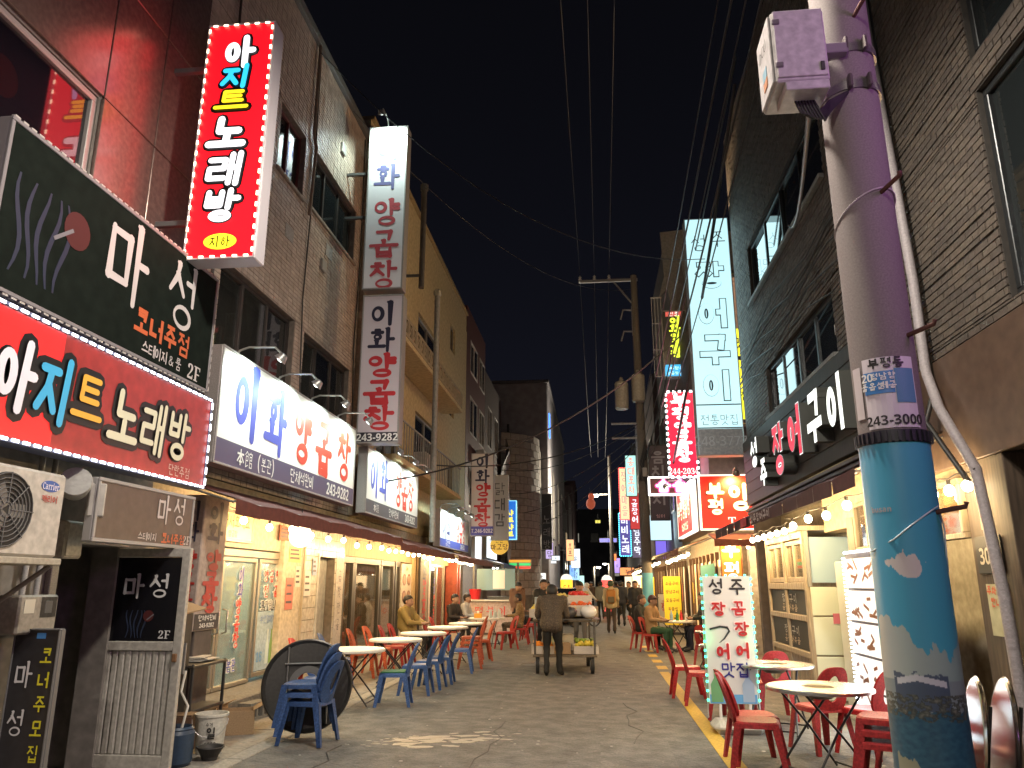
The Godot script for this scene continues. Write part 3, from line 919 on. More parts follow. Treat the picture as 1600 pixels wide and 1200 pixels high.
	structure("manhole_cover", mh, mt(.2, .18, .15, .5, "stone", 3.0, .3))
	# street lamp behind the viewer, over the mouth of the alley
	var sl := thing("street_lamp", "street lamp on a tall grey post behind the viewer", "street lamp", Vector3(-2.9, 0, 5.0))
	var pm := mt(.3, .31, .32, .5, "fine", 2.0, .4)
	var pb2 := MB.new(); pb2.tube([Vector3.ZERO, Vector3(0, 6.4, 0), Vector3(.3, 6.9, 0), Vector3(1.6, 7.1, 0)], [.07, .05, .045, .04], 10)
	part(sl, "post", pb2, pm)
	bp(sl, "lamp_head", Vector3(1.8, 7.08, 0), Vector3(.6, .1, .26), pm, .03)
	bp(sl, "lamp_lens", Vector3(1.8, 7.02, 0), Vector3(.44, .03, .18), glow(1, .93, .82, 4.0), .005)
	spot(sl, Vector3(1.8, 6.98, 0), Vector3(1.9, 0, -3.5), Color(1, .95, .89), 24.0, 78.0, .15)
	# lantern carried by the near utility pole above the frame
	var nl := thing("street_lamp", "street lamp arm high on the near utility pole, above the frame", "street lamp", Vector3(1.45, 6.9, -3.9))
	var nb := MB.new(); nb.tube([Vector3(-.1, -.2, 0), Vector3(-.4, .1, -.1), Vector3(-1.3, .25, -.35)], .03, 8); part(nl, "arm", nb, pm)
	bp(nl, "lamp_head", Vector3(-1.5, .24, -.4), Vector3(.5, .1, .24), pm, .03); bp(nl, "lamp_lens", Vector3(-1.5, .18, -.4), Vector3(.4, .03, .18), glow(1, .95, .88, 4.0), .005)
	spot(nl, Vector3(-1.5, .14, -.4), Vector3(-2.0, -6.9, -3.2), Color(1, .95, .88), 30.0, 80.0, .25)
	# the lilac shop sign outside the frame that tints the near pole
	var ns := thing("neon_sign", "lilac glowing shop sign on the right beyond the frame", "sign", Vector3(3.02, 4.1, -1.9), -90)
	bp(ns, "cabinet", Vector3(0, 0, -.05), Vector3(1.6, .9, .12), plain(.05, .05, .05, .5), .01)
	bp(ns, "sign_face", Vector3(0, 0, .02), Vector3(1.5, .8, .02), glow(.85, .3, 1.0, 1.4), .003)
	area(ns, Vector3(0, 0, .06), 1.5, .8, lin(.85, .32, 1.0), 1.7)

# body of a building behind its facade
func body(o: Node3D, x0: float, x1: float, y0: float, y1: float, z0: float, z1: float, mat: Material) -> void:
	strip(o, "building_core", Vector3(x0, y0, z0), Vector3(x1, y1, z1), mat, 0.0)

func left_near() -> void:
	# ---- the metal clad karaoke building, facade at x = -4.4
	var o := thing("metal_clad_building", "near building clad in brown metal panels with dark stair entrance", "building", Vector3(-4.4, 0, 0), 90)
	var pmat := mt(.2, .145, .125, .24, "fine", .4, .45)
	var dark := mt(.25, .23, .21, .8)
	# hole for the stair and the poster window
	var low := mt(.24, .22, .2, .8, "grime", .7)
	facade(o, [-3.0, 7.3, 0.0, 3.4], [[6.02, 6.86, 0.0, 1.93], [3.0, 5.1, .0, 1.75]], low)
	facade(o, [-3.0, 7.3, 3.4, 11.0], [[4.3, 5.7, 4.72, 5.9]], mt(.2, .18, .16, .8), .2, "backing_wall")
	var xs := [-3.0, -1.4, .4, 2.1, 4.28, 5.72, 6.55, 7.3]
	var ys := [3.42, 4.7, 5.92, 7.2, 8.5, 9.8, 11.0]
	for i in xs.size() - 1:
		for j in ys.size() - 1:
			if xs[i] > 4.2 and xs[i] < 5.0 and ys[j] > 4.6 and ys[j] < 5.0: continue
			bp(o, "panel", Vector3((xs[i] + xs[i + 1]) / 2, (ys[j] + ys[j + 1]) / 2, .02), Vector3(xs[i + 1] - xs[i] - .012, ys[j + 1] - ys[j] - .012, .036), pmat, .006)
	var w := window(o, 4.3, 5.7, 4.72, 5.9, 1, mt(.5, .48, .46, .5, "fine", 3.0, .5), glass(.01, .008, .012, .5), .05, .06)
	var pb := MB.new(); pb.box(Vector3(5.0, 5.31, -.12), Vector3(1.3, 1.1, .01))
	part(w, "poster", pb, mt(.025, .012, .035, .4, "grime", .8))
	var db := MB.new(); db.extrude(disc(.17, 24), 0, .004); db.xf = Transform3D()
	var dp := part(w, "poster_disc", db, plain(.25, .02, .015, .5)); dp.position = Vector3(4.75, 5.45, -.113)
	body(o, -3.0, 7.3, 3.4, 11.0, -8.0, -.3, dark)
	strip(o, "end_wall", Vector3(7.02, 0, -1.5), Vector3(7.3, 3.4, -.25), low)
	strip(o, "stair_wall", Vector3(5.7, 0, -2.6), Vector3(7.02, 3.35, -2.4), mt(.2, .19, .18, .8, "grime", .8))
	strip(o, "stair_side_wall", Vector3(5.75, 0, -2.4), Vector3(5.98, 3.35, -.25), mt(.2, .19, .18, .8, "grime", .8))
	for k in 5: strip(o, "stair_step", Vector3(5.98, 0, -.6 - k * .3), Vector3(7.02, .17 * (k + 1), -.9 - k * .3), mt(.16, .15, .14, .8, "stone", 1.0))
	strip(o, "door_header", Vector3(5.95, 1.93, 0), Vector3(6.95, 2.02, .05), mt(.4, .39, .36, .5, "fine", 2.0, .3))
	strip(o, "door_jamb", Vector3(5.93, .03, 0), Vector3(6.02, 1.93, .05), mt(.4, .39, .36, .5, "fine", 2.0, .3))
	# warm board beside the meter, seen at the lower left edge
	strip(o, "yellow_board", Vector3(3.0, .05, -.12), Vector3(5.08, 1.74, -.05), mt(.52, .36, .13, .6, "grime", 1.2))
	for e in [[4.25, 1.3], [4.42, 1.31], [4.36, 1.15], [4.6, 1.2]]: strip(o, "notice", Vector3(e[0], e[1], -.048), Vector3(e[0] + .13, e[1] + .07, -.044), mt(.3, .24, .15, .8), 0.0)
	var dpipe := MB.new(); dpipe.tube([Vector3(4.12, 3.4, .1), Vector3(4.12, 11, .1)], .05, 10)
	part(o, "downpipe", dpipe, mt(.34, .32, .3, .5))

	# ---- signs of the karaoke bar
	var letter := plain(.5, .47, .47, .5)
	var org := plain(.5, .11, .035, .5)
	var s1 := sign_box("printed_sign", "large black sign with white brush lettering above red lit panel", Vector3(-3.98, 4.12, -5.78), 90, Vector3(3.0, 1.24, .1), mt(.012, .017, .014, .85, "grime", .5), plain(.2, .19, .2, .5), [
		["마", -.05, .16, .56, .7, .15, false, letter, 1], ["성", .84, .18, .5, .66, .15, false, letter, 1], ["코너주점", .6, -.28, .21, .22, .2, false, org, 0], ["스테이지", .5, -.49, .1, .12, .14, false, letter, 0, null, 0, .05], ["룸", .9, -.49, .1, .12, .14, false, letter, 0], ["&", .78, -.49, 1.0, .09, .05, false, letter], ["2F", 1.2, -.49, 1.0, .15, .2, false, letter, 1]])
	var bf1: StandardMaterial3D = s1.get_node("face").material_override; bf1.metallic_specular = .12
	bar_art(s1, Vector3(-.95, .0, .062), 1.5)
	tooth_edge(s1, Vector3(3.0, 1.24, .1))
	var red := glow(.75, .012, .02, .8)
	var wf := glow(.9, .9, 1.0, 1.1); var bl := plain(.004, .004, .005, .4)
	var s2s := Vector3(3.2, .92, .16)
	var s2 := sign_box("lit_panel_sign", "long red panel with white LED border and colourful karaoke lettering", Vector3(-3.95, 2.97, -5.7), 90, s2s, mt(.42, .035, .03, .35, "grime", .6), plain(.1, .12, .2, .5), [
		["아", -1.1, -.0, .36, .46, .2, false, plain(.75, .75, .85, .4), 2, bl, .055, .1, .08], ["지", -.7, -.01, .34, .46, .2, false, plain(.05, .42, .75, .4), 2, bl, .055, .1, .08], ["트", -.32, -.02, .33, .42, .15, false, plain(.8, .42, .05, .4), 2, bl, .055, .1, .08],
		["노래방", .58, -.04, .36, .44, .18, false, plain(.65, .66, .5, .4), 2, bl, .05, .16, .08], ["단란주점", 1.1, -.35, .085, .1, .13, false, plain(.6, .45, .4, .5), 0], ["구", -1.42, -.3, .2, .2, .2, false, plain(.8, .8, .85, .4), 0]])
	var lp := MB.new(); lp.box(Vector3(-1.1, 0, .086), Vector3(.9, .84, .006))
	part(s2, "lit_face", lp, glow(.8, .02, .02, .55))
	led_border(s2, s2s, .105, Vector2(.07, .022), glow(.85, .9, 1.0, 4.0), .02)
	area(s2, Vector3(0, 0, .16), 3.0, .8, Color(1, .75, .75), .55)
	# the tall lit sign that projects over the street
	var vs := Vector3(.74, 2.72, .22)
	var wl := glow(.95, .95, 1.0, 1.15); var blk := plain(.003, .003, .003, .4)
	var s3 := sign_box("projecting_sign", "tall glowing red projecting sign with white, blue and yellow lettering", Vector3(-3.6, 6.04, -6.75), 0, vs, glow(.85, .006, .015, 1.0), plain(.45, .42, .45, .4), [
		["아", .0, .995, .32, .34, .22, false, wl, 2, blk, .03], ["지", .0, .7, .3, .25, .19, false, glow(.03, .5, .9, 1.1), 2, blk, .03, .1, .1], ["트", -.02, .4, .34, .26, .13, false, glow(1, .72, .02, 1.1), 2, blk, .035, .1, .1],
		["노래방", -.03, -.38, .36, .34, .22, true, wl, 2, blk, .03, .22, .1], ["지하", 0, -1.17, .1, .12, .12, false, blk, 0]], "", .02)
	var ev := MB.new(); ev.xf = Transform3D(Basis(), Vector3(0, -1.17, vs.z / 2 + .009)); ev.extrude(disc2(.17, .085, 28), 0, .002)
	part(s3, "yellow_oval", ev, glow(.95, .8, .03, 1.0))
	led_border(s3, vs, .12, Vector2(.05, .022), glow(1, .75, .5, 4.0), .025)
	area(s3, Vector3(0, 0, .2), .7, 2.6, lin(1, .05, .06), .8)
	# its other face glows onto the metal panels
	var bf := MB.new(); bf.box(Vector3(0, 0, -.116), Vector3(.7, 2.66, .008)); part(s3, "rear_sign_face", bf, glow(.85, .006, .015, .5))
	for i in 20: led(s3, Vector3(-.375, -1.28 + i * .134, 0), Vector3(.012, .05, .05), glow(1, .02, .03, 5.0))
	area(s3, Vector3(-.385, 0, 0), .2, 2.6, lin(1, .03, .04), .16, Basis(Vector3.UP, -PI / 2))
	for k in [-.9, .9]: strip(s3, "bracket", Vector3(-.8, k - .03, -.03), Vector3(-.37, k + .03, .03), plain(.1, .1, .1, .5))
	var s4 := sign_box("printed_sign", "small dull brown sign with white lettering above the open door", Vector3(-3.92, 2.17, -6.42), 90, Vector3(1.5, .5, .08), mt(.085, .065, .055, .45, "grime", .8), plain(.3, .29, .28, .5), [
		["마성", .35, .08, .2, .24, .14, false, letter, 1, null, 0, .3], ["스테이지", .0, -.17, .065, .07, .14, false, letter, 0], ["코너주점", .42, -.17, .09, .09, .18, false, org, 0], ["2F", .66, -.17, 1.0, .08, .2, false, letter, 1]])
	s4.rotation_degrees.x = 0

	# ---- the door, standing open across the pavement
	var d := thing("metal_door", "open white aluminium door with black poster panel and corrugated lower half", "door", Vector3(-4.1, 0, -6.9), 0)
	var al := mt(.5, .48, .43, .5, "grime", 1.5, .15)
	for k in [-1, 1]: strip(d, "stile", Vector3(k * .36 - .04, .05, -.025), Vector3(k * .36 + .04, 1.92, .025), al)
	for e in [[.05, .16], [1.02, 1.1], [1.84, 1.92]]: strip(d, "rail", Vector3(-.32, e[0], -.022), Vector3(.32, e[1], .022), al)
	for i in 10: strip(d, "corrugation", Vector3(-.318 + i * .0636, .162, -.012), Vector3(-.318 + i * .0636 + .052, 1.018, .006), al, .012)
	strip(d, "backing_panel", Vector3(-.318, .162, -.02), Vector3(.318, 1.018, -.0125), al, 0)
	var pp := strip(d, "poster_panel", Vector3(-.318, 1.102, -.008), Vector3(.318, 1.838, .008), mt(.006, .006, .009, .25, "", 1), .002)
	write(d, [["마성", .0, 1.58, .19, .2, .16, false, plain(.55, .55, .55, .5), 1, null, 0, .3], ["2F", .22, 1.16, 1.0, .07, .2, false, plain(.6, .6, .6, .5), 1]], .009)
	bar_art(d, Vector3(-.03, 1.28, .011), .5)
	strip(d, "lock", Vector3(.33, .93, .026), Vector3(.375, 1.0, .045), mt(.25, .13, .06, .6))
	# ---- vertical recruiting sign at the lower left
	var v := sign_box("printed_sign", "dark upright sign with white and yellow lettering at lower left", Vector3(-4.12, .66, -5.6), 0, Vector3(.36, 1.24, .06), mt(.028, .028, .034, .4, "grime", 1.0), plain(.12, .12, .12, .5), [
		["마", -.06, .3, .13, .17, .15, false, plain(.6, .6, .62, .5), 1], ["성", -.07, -.03, .13, .17, .15, false, plain(.6, .6, .62, .5), 1], ["코너주모집", .1, .1, .09, .11, .16, true, plain(.65, .6, .03, .5), 0, null, 0, .5]], "", .012)
	strip(v, "sticker", Vector3(.0, .55, .032), Vector3(.07, .59, .04), plain(.05, .2, .5, .5), 0)
	bar_art(v, Vector3(-.08, -.42, .042), .3)
	# ---- outdoor unit on its bracket
	var a := thing("air_conditioner_unit", "beige outdoor air conditioner unit under the red panel at left edge", "air conditioner", Vector3(-4.06, 1.78, -4.9), 90)
	var am := mt(.55, .53, .48, .5, "grime", 1.0)
	bp(a, "casing", Vector3(0, .3, 0), Vector3(.86, .6, .34), am, .02)
	var fg := MB.new()
	for k in 7:
		var ring := []
		for i in 25: ring.append(Vector3(-.14 + cos(TAU * i / 24) * (.05 + k * .032), .3 + sin(TAU * i / 24) * (.05 + k * .032), .182))
		fg.tube(ring, .004, 5, false)
	for k in 8: fg.tube([Vector3(-.14 + cos(TAU * k / 8) * .04, .3 + sin(TAU * k / 8) * .04, .184), Vector3(-.14 + cos(TAU * k / 8) * .25, .3 + sin(TAU * k / 8) * .25, .184)], .004, 5)
	part(a, "fan_grille", fg, plain(.12, .12, .12, .5))
	var fdk := MB.new(); fdk.xf = Transform3D(Basis(), Vector3(-.14, .3, .171)); fdk.extrude(disc(.25, 32), 0, .004); part(a, "fan_opening", fdk, plain(.02, .02, .02, .7))
	var fb := MB.new()
	for k in 3: fb.box(Vector3(-.14, .3, .178) + Vector3(cos(TAU * k / 3), sin(TAU * k / 3), 0) * .1, Vector3(.16, .09, .004), 0, Basis(Vector3(0, 0, 1), TAU * k / 3))
	part(a, "fan_blades", fb, plain(.1, .1, .1, .5))
	var ov := MB.new(); ov.xf = Transform3D(Basis(), Vector3(.26, .5, .171)); ov.extrude(disc2(.095, .04, 28), 0, .003); part(a, "badge", ov, plain(.01, .08, .35, .4))
	write(a, [["Carrier", .26, .5, .8, .045, .05, false, plain(.8, .8, .85, .4), 1], ["캐리어", .26, .41, .05, .055, .16, false, plain(.4, .05, .04, .5), 0]], .172)
	strip(a, "bracket", Vector3(-.45, -.05, -.18), Vector3(.45, -.002, .2), mt(.45, .42, .34, .6, "grime", 2.0))
	for k in [-.38, .38]:
		var st := MB.new(); st.tube([Vector3(k, -.05, .17), Vector3(k, -.4, -.33)], .018, 6); part(a, "strut", st, plain(.15, .14, .13, .5))
	# ---- meter box, conduits, floodlight
	var m := thing("electric_meter", "grey electric meter box fed by two conduits", "meter", Vector3(-4.28, 1.38, -5.62), 90)
	bp(m, "case", Vector3(0, 0, 0), Vector3(.42, .28, .2), mt(.3, .28, .24, .5, "grime", 2.0), .015)
	bp(m, "window", Vector3(.1, .05, .1), Vector3(.17, .15, .012), glass(.03, .03, .03, .6), .003)
	bp(m, "dial", Vector3(.1, .05, .098), Vector3(.08, .09, .012), plain(.6, .6, .58, .5), .002)
	bp(m, "label_plate", Vector3(-.11, .06, .101), Vector3(.11, .1, .006), plain(.5, .48, .4, .6), 0)
	for k in [-.05, .1]:
		var cb := MB.new(); cb.tube([Vector3(k, .14, -.02), Vector3(k, .5, -.02), Vector3(k + .03, .62, -.04), Vector3(k + .03, 1.2, -.04)], .022, 9)
		part(m, "conduit", cb, mt(.36, .36, .36, .5, "fine", 3.0))
	var f := thing("floodlight", "unlit round floodlight beside the small brown sign", "lamp", Vector3(-3.98, 2.34, -5.55), 35)
	var fl := MB.new(); fl.xf = Transform3D(Basis(Vector3.RIGHT, PI / 2 - .2), Vector3.ZERO); fl.lathe([Vector2(0, .1), Vector2(.11, .1), Vector2(.12, .07), Vector2(.1, -.08), Vector2(.05, -.12), Vector2(0, -.12)], 20); part(f, "housing", fl, mt(.4, .4, .38, .5, "grime", 2.0))
	var fl2 := MB.new(); fl2.tube([Vector3(0, 0, -.1), Vector3(-.2, .0, -.28), Vector3(-.2, .0, -.4)], .02, 7); part(f, "arm", fl2, plain(.2, .2, .2, .5))
	bp(f, "junction_box", Vector3(.16, -.1, -.1), Vector3(.12, .26, .1), mt(.5, .48, .44, .5), .01)
	var jb := thing("junction_box", "pale metal junction box hanging under the floodlight", "box", Vector3(-4.3, 1.95, -5.98), 90)
	bp(jb, "case", Vector3.ZERO, Vector3(.22, .3, .14), mt(.5, .47, .4, .5, "grime", 2.0), .012)
	bp(jb, "cover", Vector3(0, 0, .075), Vector3(.19, .26, .012), mt(.52, .49, .43, .5, "grime", 2.0), .004)
	# ---- clutter on the pavement
	var bk := thing("bucket", "white plastic bucket with dark print on the pavement", "bucket", Vector3(-3.78, .018, -7.75), 20)
	var bb := MB.new(); bb.lathe([Vector2(0, .0), Vector2(.125, 0), Vector2(.15, .33), Vector2(.16, .335), Vector2(.16, .36), Vector2(.148, .36), Vector2(.12, .03), Vector2(0, .03)], 30); part(bk, "pail", bb, mt(.62, .61, .55, .4, "grime", 3.0))
	var hb := MB.new(); var hp := []
	for i in 13: hp.append(Vector3(cos(PI * i / 12) * .165, .32 - sin(PI * i / 12) * .16, sin(PI * i / 12) * .05 + .1))
	hb.tube(hp, .004, 6); part(bk, "handle", hb, plain(.5, .5, .5, .4, .8))
	write(bk, [["일", .02, .2, .09, .1, .2, false, plain(.02, .02, .02, .5), 0], ["8022", .02, .1, 1.0, .035, .2, false, plain(.02, .02, .02, .5)], ["수거", .0, .275, .03, .035, .15, false, plain(.05, .05, .05, .5), 0]], .148)
	var dr := thing("plastic_drum", "dark blue plastic drum at the foot of the open door", "drum", Vector3(-3.83, .018, -7.2), 0)
	var dbm := MB.new(); dbm.lathe([Vector2(0, 0), Vector2(.13, 0), Vector2(.15, .03), Vector2(.155, .27), Vector2(.14, .3), Vector2(.145, .31), Vector2(.13, .33), Vector2(.12, .28), Vector2(0, .28)], 26); part(dr, "shell", dbm, mt(.02, .045, .09, .45, "grime", 3.0))
	var hs := MB.new(); hs.tube([Vector3(.05, .3, .02), Vector3(.08, .5, .0), Vector3(-.01, .62, -.02), Vector3(.0, .8, -.05)], .012, 7); part(dr, "hose", hs, plain(.5, .5, .48, .5))
	var cn := thing("rusty_can", "square rusty oil can next to the white bucket", "can", Vector3(-4.08, .018, -7.75), 12)
	bp(cn, "body", Vector3(0, .17, 0), Vector3(.23, .34, .23), mt(.16, .09, .055, .7, "stone", 3.0, .3), .012)
	bp(cn, "rim", Vector3(0, .342, 0), Vector3(.235, .012, .235), mt(.2, .13, .08, .6, "stone", 3.0, .3), .004)
	var cbk := thing("cinder_block", "grey concrete block with three holes by the shop step", "block", Vector3(-4.2, .018, -9.7), 78)
	cinder(cbk)
	var bo := thing("black_bowl", "small black bowl left on the pavement", "bowl", Vector3(-3.62, .018, -7.45), 0)
	var bo2 := MB.new(); bo2.lathe([Vector2(0, .005), Vector2(.07, .005), Vector2(.075, .03), Vector2(.12, .11), Vector2(.128, .11), Vector2(.125, .12), Vector2(.112, .115), Vector2(.065, .035), Vector2(0, .03)], 24); part(bo, "shell", bo2, mt(.03, .028, .026, .6, "grime", 4.0))
	var ck := thing("kitchen_rack", "black metal rack with tray and papers beside the pillar sign", "rack", Vector3(-4.35, .018, -8.35), 90)
	for e in [[-.35, -.2], [.35, -.2], [-.35, .2], [.35, .2]]: strip(ck, "post", Vector3(e[0] - .015, 0, e[1] - .015), Vector3(e[0] + .015, .78, e[1] + .015), plain(.03, .03, .03, .5))
	for y in [.3, .74]: strip(ck, "shelf", Vector3(-.38, y, -.22), Vector3(.38, y + .03, .22), mt(.05, .045, .04, .5, "grime", 2.0))
	for k in 5: bp(ck, "paper", Vector3(.05 + rng.randf_range(-.1, .1), .785 + k * .008, rng.randf_range(-.05, .05)), Vector3(.34, .006, .25), mt(.6, .58, .54, .8, "fine", 2.0), 0).rotation.y = rng.randf_range(-.4, .4)
	var cb1 := thing("dark_cabinet", "black cabinet with a raised flap behind the open door", "cabinet", Vector3(-4.35, .018, -7.75), 90)
	bp(cb1, "carcass", Vector3(0, .65, -.05), Vector3(.5, 1.3, .4), mt(.02, .018, .016, .5, "grime", 2.0), .01)
	bp(cb1, "handle", Vector3(.1, .85, .17), Vector3(.02, .3, .03), plain(.4, .4, .4, .4, .7), .004)
	var fl3 := bp(cb1, "cardboard_flap", Vector3(.05, 1.36, .08), Vector3(.5, .012, .36), mt(.42, .3, .18, .8, "fine", 2.0), 0); fl3.rotation = Vector3(.3, 0, .1)
	for e in [[-4.0, -8.75, .42, 25, "brown cardboard box under the kitchen rack, nearer the road"], [-4.45, -8.95, .35, 5, "brown cardboard box under the pillar sign, nearer the wall"]]:
		var cx := thing("cardboard_box", e[4], "box", Vector3(e[0], .018, e[1]), e[3], "cardboard boxes by the pillar sign")
		var xb := MB.new()
		for q in [[Vector3(0, .12, .15), Vector3(.4, .24, .008)], [Vector3(0, .12, -.15), Vector3(.4, .24, .008)], [Vector3(.2, .12, 0), Vector3(.008, .24, .29)], [Vector3(-.2, .12, 0), Vector3(.008, .24, .29)], [Vector3(0, .005, 0), Vector3(.39, .008, .29)]]: xb.box(q[0], q[1])
		part(cx, "carton", xb, mt(.4, .27, .15, .85, "fine", 2.0))
		var fl4 := bp(cx, "flap", Vector3(.24, .27, 0), Vector3(.12, .006, .29), mt(.42, .29, .17, .85, "fine", 2.0), 0); fl4.rotation.z = .5

func disc(r: float, n := 20) -> PackedVector2Array: return disc2(r, r, n)
func disc2(rx: float, ry: float, n := 20) -> PackedVector2Array:
	var p := PackedVector2Array()
	for k in n: p.append(Vector2(cos(TAU * k / n) * rx, sin(TAU * k / n) * ry))
	return p

# printed picture of a drink, a red disc and blue smoke
func bar_art(o: Node, at: Vector3, s: float) -> void:
	var a := MB.new(); a.xf = Transform3D(Basis(), at + Vector3(.16, .08, 0) * s); a.extrude(disc(.1 * s, 20), 0, .001); part(o, "printed_disc", a, plain(.055, .006, .006, .6))
	for k in 5:
		var b := MB.new(); b.xf = Transform3D(Basis(), at + Vector3(0, 0, -.003))
		var pl := PackedVector2Array()
		for i in 9: pl.append(Vector2(-.25 + k * .08 + sin(i * .7 + k) * .03, -.3 + i * .06) * s)
		for i in 9: pl.append(Vector2(-.25 + k * .08 + sin((8 - i) * .7 + k) * .03 + .012 + .018 * sin((8 - i) * .39), -.3 + (8 - i) * .06) * s)
		b.extrude(pl, 0, .0006 + .0003 * k)
		part(o, "printed_smoke", b, plain(.01, .018, .045, .6))
	var c := MB.new(); c.xf = Transform3D(Basis(Vector3(0, 0, 1), -.9), at + Vector3(.1, .03, .002) * 1.0); c.box(Vector3.ZERO, Vector3(.02 * s, .16 * s, .001)); part(o, "printed_straw", c, plain(.16, .16, .18, .6))

func tooth_edge(o: Node, s: Vector3) -> void:
	var mb := MB.new()
	for i in int(s.x / .08):
		for k in [-1, 1]: mb.box(Vector3(-s.x / 2 + .04 + i * .08, k * (s.y / 2 + .008), s.z / 2), Vector3(.05, .014, .03))
	for i in int(s.y / .08): mb.box(Vector3(s.x / 2 + .008, -s.y / 2 + .04 + i * .08, s.z / 2), Vector3(.014, .05, .03))
	part(o, "unlit_edge_lamps", mb, plain(.4, .38, .36, .5))

func cinder(o: Node) -> void:
	var m := mt(.2, .19, .17, .95, "stone", 2.0)
	var mb := MB.new()
	mb.box(Vector3(0, .015, 0), Vector3(.39, .03, .19)); mb.box(Vector3(0, .175, 0), Vector3(.39, .03, .19))
	for x in [-.18, -.06, .06, .18]: mb.box(Vector3(x, .095, 0), Vector3(.03, .13, .19))
	part(o, "block_body", mb, m)
const WARM := Color(1, .87, .66)
const WHITE_SIGN := "이화양곱창"

func board_texts(w: float, h: float, nav: Material, red: Material, s: float) -> Array:
	return [["이화", -w * .3, h * .1, s * 1.15, s * 1.5, .25, false, nav, 1, null, 0, .22], ["양곱창", w * .19, h * .06, s * 1.05, s * 1.45, .26, false, red, 1, null, 0, .12]]

func left_shops() -> void:
	var navy := plain(.02, .025, .16, .5); var red := plain(.5, .02, .015, .5); var white := plain(.75, .76, .75, .5); var ink := plain(.02, .02, .05, .5)
	# ---- three storey tiled building, facade at x = -5
	var o := thing("tiled_building", "three storey building faced with beige tiles and dark windows", "building", Vector3(-5, 0, 0), 90)
	var wins := [[9.3, 11.95, 4.3, 5.95], [12.4, 14.95, 4.3, 5.9], [10.75, 11.85, 8.2, 9.4], [12.25, 14.8, 8.25, 9.45]]
	var mortar := mt(.2, .17, .145, .9, "grime", .6)
	var cs := facade(o, [7.32, 15.6, 2.95, 11.5], wins, mortar)
	clad(o, cs, .19, .072, .012, .012, [mt(.56, .46, .38, .35, "grime", .5), mt(.51, .42, .345, .4, "grime", .5), mt(.6, .5, .42, .35, "grime", .5)], "tile", 0.0)
	var wf := mt(.06, .05, .045, .4, "fine", 2.0, .3)
	for i in wins.size():
		var q = wins[i]
		window(o, q[0], q[1], q[2], q[3], 2 if i == 2 else 3, wf if i != 2 else mt(.13, .03, .03, .5), glass(.02, .024, .024, .45), .12, .06)
		strip(o, "sill", Vector3(q[0] - .05, q[2] - .06, .0), Vector3(q[1] + .05, q[2] - .003, .06), mt(.3, .26, .22, .7))
		strip(o, "curtain", Vector3(q[0] + .1, q[2], -.5), Vector3(q[1] - .1, q[3], -.47), mt(.12, .12, .11, .9, "fine", 1.0), 0)
	strip(o, "coping", Vector3(7.3, 11.5, -.3), Vector3(15.65, 11.66, .1), mt(.16, .17, .17, .5, "fine", 1.0))
	strip(o, "corner_pilaster", Vector3(15.3, 2.95, .02), Vector3(15.62, 11.9, .14), mt(.36, .28, .2, .7, "grime", 1.0))
	var rp := MB.new(); rp.tube([Vector3(12.05, 11.6, .07), Vector3(12.05, 9.6, .07), Vector3(12.2, 9.4, .07), Vector3(12.1, 8.0, .07)], .03, 8); part(o, "downpipe", rp, mt(.25, .19, .14, .6))
	for e in [[9.0, .02], [12.18, .014], [15.1, .018]]:
		var cv := MB.new(); cv.tube([Vector3(e[0], 11.4, .04), Vector3(e[0] + .05, 8.6, .05), Vector3(e[0] - .04, 6.4, .04), Vector3(e[0] + .1, 4.5, .06)], e[1], 6); part(o, "wall_cable", cv, plain(.05, .045, .04, .6))
	for e in [[9.9, 7.1], [12.9, 7.3], [13.6, 10.2]]: strip(o, "vent_cover", Vector3(e[0], e[1], .016), Vector3(e[0] + .22, e[1] + .22, .07), plain(.35, .34, .32, .5, .4))
	for k in 3: strip(o, "patched_tile", Vector3(9.35 + k * 1.9, 6.7 + k * .5, .016), Vector3(9.7 + k * 1.9, 6.95 + k * .5, .022), mt(.45, .43, .4, .9, "stone", 1.0), 0)
	body(o, 7.32, 15.6, 2.95, 11.5, -7, -.6, mt(.25, .23, .21, .85))
	strip(o, "soffit", Vector3(7.32, 2.75, -2.6), Vector3(22.9, 2.94, -.0), mt(.35, .3, .22, .8))
	# ground floor
	var step := thing("shop_step", "grey concrete step below the glass doors", "step", Vector3(-4.85, 0, -11.1), 90)
	bp(step, "tread", Vector3(0, .11, 0), Vector3(3.4, .2, .75), mt(.2, .19, .17, .85, "stone", .8), .015)
	var fr := mt(.45, .42, .36, .35, "fine", 2.0, .7)
	var gd := thing("glass_door", "glass double door with blue and red lettering on the step", "door", Vector3(-5.1, .22, -10.6), 90)
	var gm := glass(.3, .38, .34, .35, .05)
	for e in [[-.95, -.32], [-.3, .82]]:
		var w := window(gd, e[0], e[1], 0, 1.75, 1, fr, gm, 0, .06, "leaf")
		var hh := MB.new(); hh.tube([Vector3(e[0] + .13 if e[0] > -.5 else e[1] - .1, 1.05, .03), Vector3(e[0] + .13 if e[0] > -.5 else e[1] - .1, 1.03, .1), Vector3(e[0] + .13 if e[0] > -.5 else e[1] - .1, .75, .1), Vector3(e[0] + .13 if e[0] > -.5 else e[1] - .1, .73, .03)], .014, 8)
		part(w, "handle", hh, plain(.6, .6, .6, .25, 1.0))
	strip(gd, "transom", Vector3(-1.0, 1.76, -.06), Vector3(1.95, 1.86, .05), fr)
	write(gd, [["이화", .33, 1.4, .15, .19, .2, true, plain(.03, .03, .3, .5), 1, white, .012], ["양곱창", .3, .84, .16, .2, .22, true, plain(.55, .02, .02, .5), 1, white, .012, .15], ["본관", .22, .28, .12, .15, .18, false, plain(.03, .05, .4, .5), 1, white, .012, .2]], .012)
	var pn := window(gd, .9, 1.9, .05, 1.75, 1, fr, gm, 0, .06, "side_light")
